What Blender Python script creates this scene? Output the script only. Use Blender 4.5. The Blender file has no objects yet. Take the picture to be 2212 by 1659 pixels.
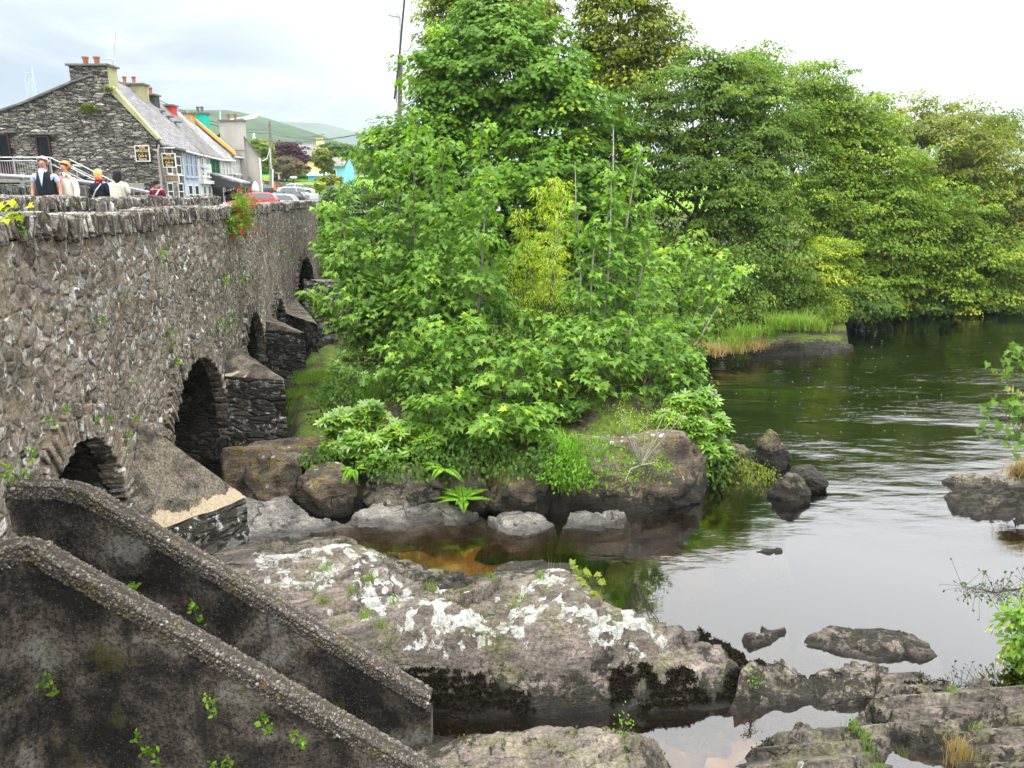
import bpy, math, random
import numpy as np
from mathutils import Vector, Matrix
C = bpy.context.scene
col = C.collection
R = math.radians
rng = np.random.default_rng(7)
random.seed(7)

# ---------------------------------------------------------------- camera
CAM_H, PITCH, FPX = 6.0, R(13.67), 768.0
cd = bpy.data.cameras.new('camera')
cd.sensor_width = 36; cd.lens = 27.0; cd.clip_start = 0.1; cd.clip_end = 9000
cam = bpy.data.objects.new('camera', cd); col.objects.link(cam)
cam.location = (0, 0, CAM_H); cam.rotation_euler = (R(90) - PITCH, 0, 0)
C.camera = cam
C.view_settings.view_transform = 'Standard'
C.view_settings.look = 'None'
C.view_settings.gamma = 1
C.view_settings.exposure = 0.6
C.render.engine = 'CYCLES'
cy = C.cycles
cy.max_bounces = 7; cy.diffuse_bounces = 3; cy.glossy_bounces = 3; cy.transmission_bounces = 4
cy.transparent_max_bounces = 8; cy.volume_bounces = 0
cy.sample_clamp_indirect = 6
cy.use_denoising = True
cy.caustics_reflective = False; cy.caustics_refractive = False

# ---------------------------------------------------------------- node helper
class NT:
    def __init__(s, tree): s.t = tree; s.n = tree.nodes; s.l = tree.links
    def new(s, typ, **kw):
        nd = s.n.new(typ)
        for k, v in kw.items(): setattr(nd, k, v)
        return nd
    def put(s, sock, v):
        if hasattr(v, 'is_linked') or isinstance(v, bpy.types.NodeSocket): s.l.new(v, sock)
        elif v is not None:
            try: sock.default_value = v
            except Exception:
                sock.default_value = (*v, 1) if hasattr(v, '__len__') and len(v) == 3 else (v, v, v)
    def pos(s): return s.new('ShaderNodeNewGeometry').outputs['Position']
    def obj(s): return s.new('ShaderNodeTexCoord').outputs['Object']
    def xyz(s, v):
        nd = s.new('ShaderNodeSeparateXYZ'); s.put(nd.inputs[0], v); return nd.outputs
    def comb(s, x, y, z):
        nd = s.new('ShaderNodeCombineXYZ')
        for i, q in enumerate((x, y, z)): s.put(nd.inputs[i], q)
        return nd.outputs[0]
    def scale(s, v, sc, rot=(0, 0, 0)):
        nd = s.new('ShaderNodeMapping'); s.put(nd.inputs['Vector'], v)
        nd.inputs['Scale'].default_value = sc; nd.inputs['Rotation'].default_value = rot
        return nd.outputs[0]
    def noise(s, v, scale=5, detail=4, rough=.55, dist=0, color=False):
        nd = s.new('ShaderNodeTexNoise'); s.put(nd.inputs['Vector'], v)
        nd.inputs['Scale'].default_value = scale; nd.inputs['Detail'].default_value = detail
        nd.inputs['Roughness'].default_value = rough; nd.inputs['Distortion'].default_value = dist
        return nd.outputs['Color' if color else 'Fac']
    def vor(s, v, scale=5, feature='F1', out='Distance', rand=1):
        nd = s.new('ShaderNodeTexVoronoi', feature=feature); s.put(nd.inputs['Vector'], v)
        nd.inputs['Scale'].default_value = scale; nd.inputs['Randomness'].default_value = rand
        return nd.outputs[out]
    def m(s, op, a, b=None, c=None, clamp=False):
        nd = s.new('ShaderNodeMath', operation=op, use_clamp=clamp)
        for i, q in enumerate((a, b, c)):
            if q is not None: s.put(nd.inputs[i], q)
        return nd.outputs[0]
    def vm(s, op, a, b=None):
        nd = s.new('ShaderNodeVectorMath', operation=op); s.put(nd.inputs[0], a)
        if b is not None: s.put(nd.inputs[1], b)
        return nd.outputs[0]
    def rng(s, v, a, b, c=0, d=1, smooth=True):
        nd = s.new('ShaderNodeMapRange'); nd.interpolation_type = 'SMOOTHSTEP' if smooth else 'LINEAR'
        s.put(nd.inputs[0], v)
        for i, q in enumerate((a, b, c, d)): s.put(nd.inputs[i + 1], q)
        return nd.outputs[0]
    def mix(s, f, a, b, mode='MIX'):
        nd = s.new('ShaderNodeMix', data_type='RGBA', blend_type=mode)
        s.put(nd.inputs[0], f)
        for i, q in ((6, a), (7, b)):
            if isinstance(q, tuple): nd.inputs[i].default_value = (*q[:3], 1)
            else: s.put(nd.inputs[i], q)
        return nd.outputs[2]
    def ramp(s, f, stops):
        nd = s.new('ShaderNodeValToRGB'); s.put(nd.inputs[0], f)
        el = nd.color_ramp.elements
        while len(el) < len(stops): el.new(.5)
        for e, (p, c) in zip(el, stops): e.position = p; e.color = (*c, 1)
        return nd.outputs[0]
    def bump(s, h, strength=.5, dist=.05, nrm=None):
        nd = s.new('ShaderNodeBump'); s.put(nd.inputs['Height'], h)
        nd.inputs['Strength'].default_value = strength; nd.inputs['Distance'].default_value = dist
        if nrm: s.put(nd.inputs['Normal'], nrm)
        return nd.outputs[0]
    def bsdf(s, colr, rough=.8, nrm=None, spec=.4, metal=0):
        nd = s.new('ShaderNodeBsdfPrincipled')
        if isinstance(colr, tuple): nd.inputs['Base Color'].default_value = (*colr[:3], 1)
        else: s.put(nd.inputs['Base Color'], colr)
        s.put(nd.inputs['Roughness'], rough); nd.inputs['Specular IOR Level'].default_value = spec
        nd.inputs['Metallic'].default_value = metal
        if nrm: s.put(nd.inputs['Normal'], nrm)
        return nd.outputs[0]

def mat(name, fn):
    m = bpy.data.materials.new(name); m.use_nodes = True
    t = NT(m.node_tree); t.n.clear()
    out = t.new('ShaderNodeOutputMaterial')
    r = fn(t)
    if r is not None: t.l.new(r, out.inputs['Surface'])
    m['_o'] = 1
    return m

# ---------------------------------------------------------------- world and sun
SUN_EL, SUN_AZ = R(66), R(235)
w = bpy.data.worlds.new('World'); C.world = w; w.use_nodes = True
t = NT(w.node_tree); t.n.clear()
sky = t.new('ShaderNodeTexSky', sky_type='NISHITA', sun_disc=False)
sky.sun_elevation = SUN_EL; sky.sun_rotation = SUN_AZ; sky.altitude = 20
tc = t.new('ShaderNodeTexCoord').outputs['Generated']
x, y, z = t.xyz(tc)
zz = t.m('MAXIMUM', z, 0.0)
lum = t.m('ADD', t.m('MULTIPLY_ADD', zz, 1.6, .9), t.m('MULTIPLY', t.m('POWER', zz, 3.0), 4.2))            # overcast sky: brighter overhead
pl = t.vm('DIVIDE', tc, t.comb(t.m('ADD', zz, .12), t.m('ADD', zz, .12), t.m('ADD', zz, .12)))
n1 = t.noise(t.scale(pl, (1, 1, 1)), .9, 5, .5, .3)
n2 = t.noise(t.scale(tc, (1.3, 1.3, 4.5)), 2.4, 5, .5, .6)
left = t.rng(x, .0, -.36)                          # darker cloud bank to the north west
band = t.rng(z, .42, .08)
dark = t.m('MULTIPLY', t.m('MULTIPLY', left, band), t.rng(n2, .22, .52))
low = t.m('MULTIPLY', t.m('MULTIPLY', t.rng(z, .17, .05), t.rng(x, -.02, -.2)), t.rng(t.noise(t.scale(tc, (2, 2, 9)), 3, 4, .5, .4), .25, .55))
grey = t.mix(t.rng(n1, .3, .7), (.94, .97, 1.0), (1.0, 1.0, 1.0))
grey = t.mix(t.m('MULTIPLY', dark, .95), grey, (.25, .325, .395))
grey = t.mix(t.m('MULTIPLY', low, .75), grey, (.31, .39, .45))
cl = t.vm('MULTIPLY', grey, t.comb(lum, lum, lum))
bg1 = t.new('ShaderNodeBackground'); t.put(bg1.inputs[0], cl); bg1.inputs[1].default_value = .92
bg2 = t.new('ShaderNodeBackground'); t.put(bg2.inputs[0], sky.outputs[0]); bg2.inputs[1].default_value = .05
ad = t.new('ShaderNodeMixShader'); ad.inputs[0].default_value = .1
t.l.new(bg1.outputs[0], ad.inputs[1]); t.l.new(bg2.outputs[0], ad.inputs[2])
wo = t.new('ShaderNodeOutputWorld'); t.l.new(ad.outputs[0], wo.inputs[0])
sl = bpy.data.lights.new('sun', 'SUN'); sl.energy = 1.5; sl.angle = R(12); sl.color = (1, .96, .9)
so = bpy.data.objects.new('sun', sl); col.objects.link(so)
sd = Vector((math.sin(SUN_AZ) * math.cos(SUN_EL), math.cos(SUN_AZ) * math.cos(SUN_EL), math.sin(SUN_EL)))
so.rotation_euler = sd.to_track_quat('Z', 'Y').to_euler()

# ---------------------------------------------------------------- picture units (2212 wide) to metres
def ray(u, v):
    x = (u * 1024 / 2212 - 512) / FPX; y = (384 - v * 1024 / 2212) / FPX
    return (x, math.cos(PITCH) + y * math.sin(PITCH), -math.sin(PITCH) + y * math.cos(PITCH))
def atz(u, v, z=0.0):
    r = ray(u, v); k = (z - CAM_H) / r[2]; return Vector((k * r[0], k * r[1], z))
def aty(u, v, Y):
    r = ray(u, v); k = Y / r[1]; return Vector((k * r[0], Y, CAM_H + k * r[2]))
def atx(u, v, X):
    r = ray(u, v); k = X / r[0]; return Vector((X, k * r[1], CAM_H + k * r[2]))
def mpp(Y): return Y * 0.4629 / FPX * 1.0           # metres per picture unit at depth Y
# ---------------------------------------------------------------- objects
def origin_of(o):
    v = Vector((0, 0, 0))
    while o is not None: v += o.location; o = o.parent
    return v
def tag(o, label=None, cat=None, group=None, kind=None):
    if label: o['label'] = label
    if cat: o['category'] = cat
    if group: o['group'] = group
    if kind: o['kind'] = kind
    return o
def thing(name, label, cat, loc=(0, 0, 0), rz=0, group=None):
    o = bpy.data.objects.new(name, None); col.objects.link(o); o.location = loc; o.rotation_euler = (0, 0, rz)
    o.empty_display_size = .2
    return tag(o, label, cat, group)
def link(name, me, m=None, parent=None, world=True):
    o = bpy.data.objects.new(name, me); col.objects.link(o)
    if m is not None:
        for q in (m if isinstance(m, (list, tuple)) else [m]): me.materials.append(q)
    if parent is not None:
        o.parent = parent
        if world:
            off = origin_of(parent); me.transform(Matrix.Translation(-off))
    return o
def mesh(name, V, F, m=None, parent=None, world=True, smooth=False, mi=None, attrs=None):
    """V list/array of points, F list of index lists"""
    me = bpy.data.meshes.new(name)
    me.from_pydata([tuple(map(float, v)) for v in V], [], [tuple(map(int, f)) for f in F]); me.update()
    if smooth: me.polygons.foreach_set('use_smooth', [True] * len(me.polygons))
    if mi is not None: me.polygons.foreach_set('material_index', np.asarray(mi, dtype=np.int32))
    if attrs:
        for k, a in attrs.items():
            at = me.attributes.new(k, 'FLOAT', 'POINT'); at.data.foreach_set('value', np.asarray(a, dtype=np.float32))
    return link(name, me, m, parent, world)
def mesh_np(name, V, Fn, m=None, parent=None, world=True, smooth=False, attrs=None):
    """fast path: V (n,3), Fn (f,k) all faces with k corners"""
    V = np.asarray(V, dtype=np.float32); Fn = np.asarray(Fn, dtype=np.int32)
    me = bpy.data.meshes.new(name); f, k = Fn.shape
    me.vertices.add(len(V)); me.vertices.foreach_set('co', V.ravel())
    me.loops.add(f * k); me.loops.foreach_set('vertex_index', Fn.ravel())
    me.polygons.add(f); me.polygons.foreach_set('loop_start', np.arange(0, f * k, k, dtype=np.int32))
    me.polygons.foreach_set('loop_total', np.full(f, k, dtype=np.int32))
    if smooth: me.polygons.foreach_set('use_smooth', np.ones(f, dtype=bool))
    me.update(calc_edges=True); me.validate()
    if attrs:
        for kk, a in attrs.items():
            at = me.attributes.new(kk, 'FLOAT', 'POINT'); at.data.foreach_set('value', np.asarray(a, dtype=np.float32))
    return link(name, me, m, parent, world)
def copy_tree(o, parent=None):
    c = o.copy(); col.objects.link(c)
    if parent is not None: c.parent = parent
    for ch in [q for q in o.children]: copy_tree(ch, c)
    return c

class MB:
    """collects boxes, tubes, slabs into one mesh"""
    def __init__(s): s.V = []; s.F = []; s.M = []
    def add(s, V, F, mi=0):
        b = len(s.V); s.V += [tuple(v) for v in V]; s.F += [[b + i for i in f] for f in F]; s.M += [mi] * len(F); return s
    def box(s, c, d, rz=0, mi=0, M=None, taper=1):
        x, y, z = d[0] / 2, d[1] / 2, d[2] / 2
        P = [Vector((sx * x * (taper if sz > 0 else 1), sy * y * (taper if sz > 0 else 1), sz * z)) for sz in (-1, 1) for sy in (-1, 1) for sx in (-1, 1)]
        Q = Matrix.Rotation(rz, 3, 'Z') if M is None else M
        P = [Q @ p + Vector(c) for p in P]
        return s.add(P, [(0, 2, 3, 1), (4, 5, 7, 6), (0, 1, 5, 4), (2, 6, 7, 3), (0, 4, 6, 2), (1, 3, 7, 5)], mi)
    def tube(s, pts, r, n=6, mi=0, cap=True):
        pts = [Vector(p) for p in pts]; rr = r if hasattr(r, '__len__') else [r] * len(pts)
        V = []; F = []
        for i, p in enumerate(pts):
            d = (pts[min(i + 1, len(pts) - 1)] - pts[max(i - 1, 0)]).normalized()
            a = d.cross(Vector((0, 0, 1)) if abs(d.z) < .9 else Vector((1, 0, 0))).normalized(); b = d.cross(a)
            for k in range(n):
                th = 2 * math.pi * k / n; V.append(p + (a * math.cos(th) + b * math.sin(th)) * rr[i])
        for i in range(len(pts) - 1):
            for k in range(n): F.append((i * n + k, i * n + (k + 1) % n, (i + 1) * n + (k + 1) % n, (i + 1) * n + k))
        if cap: F.append(tuple(range(n))[::-1]); F.append(tuple((len(pts) - 1) * n + k for k in range(n)))
        return s.add(V, F, mi)
    def prism(s, poly, off, mi=0):
        """poly: 3D points in a plane, extruded by vector off"""
        n = len(poly); A = [Vector(p) for p in poly]; B = [p + Vector(off) for p in A]
        return s.add(A + B, [tuple(range(n)), tuple(range(2 * n - 1, n - 1, -1))] + [(i, i + n, (i + 1) % n + n, (i + 1) % n) for i in range(n)], mi)
    def lathe(s, c, prof, n=12, mi=0):
        V = []; F = []
        for (r, z) in prof:
            for k in range(n): V.append((c[0] + r * math.cos(2 * math.pi * k / n), c[1] + r * math.sin(2 * math.pi * k / n), c[2] + z))
        for i in range(len(prof) - 1):
            for k in range(n): F.append((i * n + k, i * n + (k + 1) % n, (i + 1) * n + (k + 1) % n, (i + 1) * n + k))
        F.append(tuple(range(n))[::-1]); F.append(tuple((len(prof) - 1) * n + k for k in range(n)))
        return s.add(V, F, mi)
    def build(s, name, m=None, parent=None, world=True, smooth=False, bevel=0):
        o = mesh(name, s.V, s.F, m, parent, world, smooth, s.M if isinstance(m, (list, tuple)) else None)
        if bevel:
            b = o.modifiers.new('b', 'BEVEL'); b.width = bevel; b.segments = 2; b.limit_method = 'ANGLE'
        return o

# ---------------------------------------------------------------- numpy noise
def _h(ix, iy, iz=0, s=0):
    n = (ix.astype(np.int64) * 374761393 + iy.astype(np.int64) * 668265263 + np.asarray(iz, dtype=np.int64) * 2147483647 + s * 1274126177) & 0xffffffff
    n = ((n ^ (n >> 13)) * 1274126177) & 0xffffffff
    n = ((n ^ (n >> 16)) * 2246822519) & 0xffffffff
    return ((n ^ (n >> 15)) & 0xffffff) / 16777215.0
def vnoise(x, y, s=0):
    xi = np.floor(x); yi = np.floor(y); fx = x - xi; fy = y - yi
    fx = fx * fx * (3 - 2 * fx); fy = fy * fy * (3 - 2 * fy)
    a = _h(xi, yi, 0, s); b = _h(xi + 1, yi, 0, s); c = _h(xi, yi + 1, 0, s); d = _h(xi + 1, yi + 1, 0, s)
    return (a * (1 - fx) + b * fx) * (1 - fy) + (c * (1 - fx) + d * fx) * fy
def fbm(x, y, o=4, s=0, g=.5):
    x = np.asarray(x, float); y = np.asarray(y, float)
    r = 0; a = 1; t_ = 0
    for i in range(o): r = r + a * (vnoise(x, y, s + i) - .5); t_ += a; a *= g; x = x * 2.03 + 5.1; y = y * 2.03 + 1.7
    return r / t_ * 2
def worley(x, y, s=0):
    """F1, F2, cell value, offset to the cell point"""
    xi = np.floor(x); yi = np.floor(y)
    f1 = np.full(x.shape, 9.); f2 = np.full(x.shape, 9.); cv = np.zeros(x.shape); ox = np.zeros(x.shape); oy = np.zeros(x.shape)
    for dx in (-1, 0, 1):
        for dy in (-1, 0, 1):
            cx = xi + dx; cyy = yi + dy
            px = cx + _h(cx, cyy, 1, s); py = cyy + _h(cx, cyy, 2, s)
            d = np.hypot(x - px, y - py); k = d < f1
            f2 = np.where(k, f1, np.minimum(f2, d)); cv = np.where(k, _h(cx, cyy, 3, s), cv)
            ox = np.where(k, x - px, ox); oy = np.where(k, y - py, oy); f1 = np.where(k, d, f1)
    return f1, f2, cv, ox, oy
def sstep(x, a, b):
    k = np.clip((x - a) / (b - a), 0, 1); return k * k * (3 - 2 * k)
def polysd(x, y, poly):
    """signed distance to a polygon, positive inside"""
    P = np.asarray(poly, float); d = np.full(x.shape, 1e9); ins = np.zeros(x.shape, bool)
    for i in range(len(P)):
        ax, ay = P[i]; bx, by = P[(i + 1) % len(P)]
        ex, ey = bx - ax, by - ay
        k = np.clip(((x - ax) * ex + (y - ay) * ey) / (ex * ex + ey * ey + 1e-12), 0, 1)
        d = np.minimum(d, np.hypot(x - ax - k * ex, y - ay - k * ey))
        c = (ay > y) != (by > y)
        with np.errstate(divide='ignore', invalid='ignore'):
            ins ^= c & (x < ex * (y - ay) / (ey if ey else 1e-12) + ax)
    return np.where(ins, d, -d)
def grid_faces(nx, ny):
    i = np.arange(nx - 1)[:, None] * ny + np.arange(ny - 1)[None, :]
    i = i.ravel(); return np.stack([i, i + ny, i + ny + 1, i + 1], 1)
# ================================================================ materials
def plain(name, c, rough=.6, spec=.4, metal=0, var=.12, scale=6):
    def f(t):
        n = t.noise(t.obj(), scale, 4)
        k = t.rng(n, .3, .7, 1 - var, 1 + var)
        return t.bsdf(t.mix(1.0, c, t.comb(k, k, k), 'MULTIPLY'), rough, None, spec, metal)
    return mat(name, f)

def masonry(name, stops, scale=(4.2, 4.2, 5.5), mortar=(.085, .075, .062), smear=.5, lichen=.5, dirt=.6, moss=0.2, bump=.9, wscale=1):
    def f(t):
        p = t.pos(); wob = t.noise(p, 3.0, 3, .5, 0, True)
        q = t.vm('ADD', t.scale(p, scale), t.vm('MULTIPLY', t.vm('SUBTRACT', wob, (.5, .5, .5)), (.9, .9, .9)))
        edge = t.vor(q, 1, 'DISTANCE_TO_EDGE'); cell = t.vor(q, 1, 'F1', 'Color')
        r = t.xyz(cell)
        stone = t.ramp(r[0], stops)
        fine = t.noise(p, 38, 5, .65); k = t.rng(fine, .30, .70, .45, 1.55)
        stone = t.mix(1.0, stone, t.comb(k, k, k), 'MULTIPLY')
        big = t.noise(p, 1.1, 4, .6)
        sm = t.m('MULTIPLY', t.rng(t.noise(p, 2.7, 4, .6), .42, .6), smear)
        mask = t.m('MAXIMUM', t.rng(edge, .10, .04), sm)
        mc = t.mix(t.rng(t.noise(p, 14, 4, .7), .3, .7), tuple(c * .75 for c in mortar), tuple(c * 1.5 for c in mortar))
        c = t.mix(mask, stone, mc)
        dk = t.m('MULTIPLY', t.rng(big, .38, .62), dirt)
        c = t.mix(dk, c, t.mix(1.0, c, (.42, .40, .37), 'MULTIPLY'))
        bl = t.rng(t.noise(t.scale(p, (.8, .8, .8)), 7.5, 6, .75), .56, .62)
        c = t.mix(t.m('MULTIPLY', bl, .75), c, (.03, .028, .024))
        if lichen:
            ln = t.noise(p, 7.5, 5, .62, .4); sel = t.rng(r[1], .72, .8)
            lm = t.m('MULTIPLY', t.rng(ln, .56, .60), t.m('MULTIPLY', t.m('MAXIMUM', sel, .25), lichen * 1.4, clamp=True), clamp=True)
            c = t.mix(lm, c, (.55, .54, .50))
        if moss:
            mm = t.m('MULTIPLY', t.rng(t.noise(p, 3.2, 6, .7), .58, .66), moss)
            c = t.mix(mm, c, (.10, .11, .025))
        h = t.m('ADD', t.m('MULTIPLY', t.rng(edge, 0, .22), t.m('SUBTRACT', 1, t.m('MULTIPLY', sm, .8))), t.m('ADD', t.m('MULTIPLY', fine, .5), t.m('MULTIPLY', r[2], .35)))
        return t.bsdf(c, .92, t.bump(h, bump, .05 * wscale), .2)
    return mat(name, f)
BR = [(0, (.07, .055, .045)), (.2, (.22, .195, .16)), (.4, (.13, .108, .10)), (.6, (.31, .275, .23)), (.78, (.19, .170, .155)), (.9, (.26, .275, .26)), (1, (.62, .58, .52))]
M_BRIDGE = masonry('bridge rubble stone', BR, (5.2, 5.2, 6.0), mortar=(.195, .155, .115), lichen=.9, moss=.3, smear=.9, bump=.7)
M_COPING = masonry('coping slate stone', [(p, tuple(q * 1.15 for q in c)) for p, c in BR], (9, 9, 3), lichen=.6, moss=.35, smear=.15, bump=.6)
M_PIER = masonry('river pier stone', [(0, (.045, .042, .036)), (.5, (.10, .09, .075)), (.8, (.13, .125, .11)), (1, (.20, .20, .18))], (2.0, 2.0, 6.5), mortar=(.05, .045, .035), lichen=.7, dirt=.8, moss=.5, smear=.35)
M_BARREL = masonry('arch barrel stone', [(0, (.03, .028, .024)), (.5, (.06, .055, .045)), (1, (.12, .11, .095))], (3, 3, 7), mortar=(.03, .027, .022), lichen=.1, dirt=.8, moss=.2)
M_RETAIN = masonry('river retaining stone', [(0, (.10, .09, .08)), (.5, (.20, .19, .16)), (1, (.34, .34, .30))], (1.5, 1.5, 4.0), mortar=(.06, .055, .04), lichen=1, dirt=.3, moss=.4)
M_GABLE = masonry('slate rubble gable', [(0, (.10, .09, .08)), (.35, (.22, .20, .17)), (.6, (.31, .285, .235)), (.85, (.40, .37, .31)), (1, (.62, .58, .50))], (1.7, 1.7, 6.5), mortar=(.05, .045, .04), lichen=.35, dirt=.25, moss=0, smear=0, wscale=1.6)
M_SHOPSTONE = masonry('rounded shop stone', [(0, (.08, .08, .08)), (.5, (.22, .20, .18)), (1, (.40, .36, .31))], (3.0, 3.0, 5), mortar=(.17, .15, .13), lichen=.2, dirt=.2, moss=0, smear=0)
M_GREYWALL = masonry('grey green parapet stone', [(0, (.07, .08, .07)), (.5, (.15, .165, .145)), (1, (.24, .25, .22))], (6, 6, 3), lichen=.3, dirt=.3, moss=.1, smear=.2)

def f_cap(t):
    p = t.pos(); z = t.xyz(p)[2]
    n = t.noise(p, 2.2, 6, .65, .3); f = t.noise(p, 30, 5, .7)
    c = t.mix(t.rng(n, .40, .60), (.042, .035, .027), (.16, .135, .10))
    k = t.rng(f, .34, .66, .45, 1.6); c = t.mix(1.0, c, t.comb(k, k, k), 'MULTIPLY')
    a = t.new('ShaderNodeAttribute', attribute_name='worn').outputs['Fac']
    wm = t.rng(t.m('ADD', a, t.m('MULTIPLY', t.m('SUBTRACT', t.noise(p, 2.6, 6, .65, .4), .5), 2.2)), .50, .54)
    wm = t.m('MULTIPLY', wm, t.rng(t.noise(p, 6, 5, .7), .3, .42))
    c = t.mix(wm, c, t.mix(t.rng(f, .3, .7), (.34, .26, .16), (.52, .43, .30)))
    return t.bsdf(c, .9, t.bump(t.m('SUBTRACT', f, t.m('MULTIPLY', wm, .8)), .5, .02), .2)
M_CAP = mat('worn cement cap', f_cap)

def f_conc(t):
    p = t.pos(); n = t.noise(p, 1.3, 6, .62, .4); f = t.noise(p, 26, 6, .75)
    sp = t.vor(p, 42, 'F1', 'Distance'); cc = t.xyz(t.vor(p, 42, 'F1', 'Color'))
    c = t.mix(t.rng(n, .40, .62), (.012, .010, .008), (.088, .073, .058))
    k = t.rng(f, .36, .64, .25, 2.0); c = t.mix(1.0, c, t.comb(k, k, k), 'MULTIPLY')
    spots = t.m('MULTIPLY', t.rng(sp, .34, .24), t.rng(cc[0], .72, .85))
    c = t.mix(t.m('MULTIPLY', spots, .7), c, (.17, .155, .135))
    pale = t.m('MULTIPLY', t.rng(t.noise(p, 1.3, 5, .6, .5), .54, .66), t.rng(f, .3, .6))
    c = t.mix(t.m('MULTIPLY', pale, .7), c, (.25, .25, .22))
    gr = t.rng(t.noise(p, 2.3, 6, .7), .57, .68)
    c = t.mix(t.m('MULTIPLY', gr, .7), c, (.075, .070, .018))
    streak = t.rng(t.noise(t.scale(p, (6, 6, .5)), 1.3, 4, .6), .56, .68)
    c = t.mix(t.m('MULTIPLY', streak, .6), c, (.014, .013, .013))
    h = t.m('ADD', t.m('MULTIPLY', f, 1.2), t.m('MULTIPLY', spots, .8))
    return t.bsdf(c, .9, t.bump(h, .8, .03), .25)
M_CONC = mat('blackened pebbly concrete', f_conc)
def f_matrix(t):
    p = t.pos(); f = t.noise(p, 30, 5, .7)
    c = t.mix(t.rng(f, .3, .7), (.022, .018, .014), (.062, .050, .038))
    mo = t.rng(t.noise(p, 4.5, 5, .7), .6, .68)
    c = t.mix(t.m('MULTIPLY', mo, .6), c, (.15, .10, .03))
    return t.bsdf(c, .95, t.bump(f, .6, .015), .2)
M_MATRIX = mat('pebble dash bed', f_matrix)
def f_pebble(t):
    a = t.new('ShaderNodeAttribute', attribute_name='tint').outputs['Fac']
    c = t.ramp(a, [(0, (.030, .025, .020)), (.3, (.060, .050, .040)), (.6, (.105, .09, .075)), (.85, (.18, .165, .145)), (1, (.42, .39, .34))])
    p = t.pos(); f = t.noise(p, 60, 4, .6); k = t.rng(f, .3, .7, .7, 1.25)
    c = t.mix(1.0, c, t.comb(k, k, k), 'MULTIPLY')
    mo = t.rng(t.noise(p, 3.5, 5, .7), .52, .62)
    c = t.mix(t.m('MULTIPLY', mo, .6), c, (.10, .085, .02))
    return t.bsdf(c, .7, None, .3)
M_PEBBLE = mat('river pebbles', f_pebble)

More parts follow.
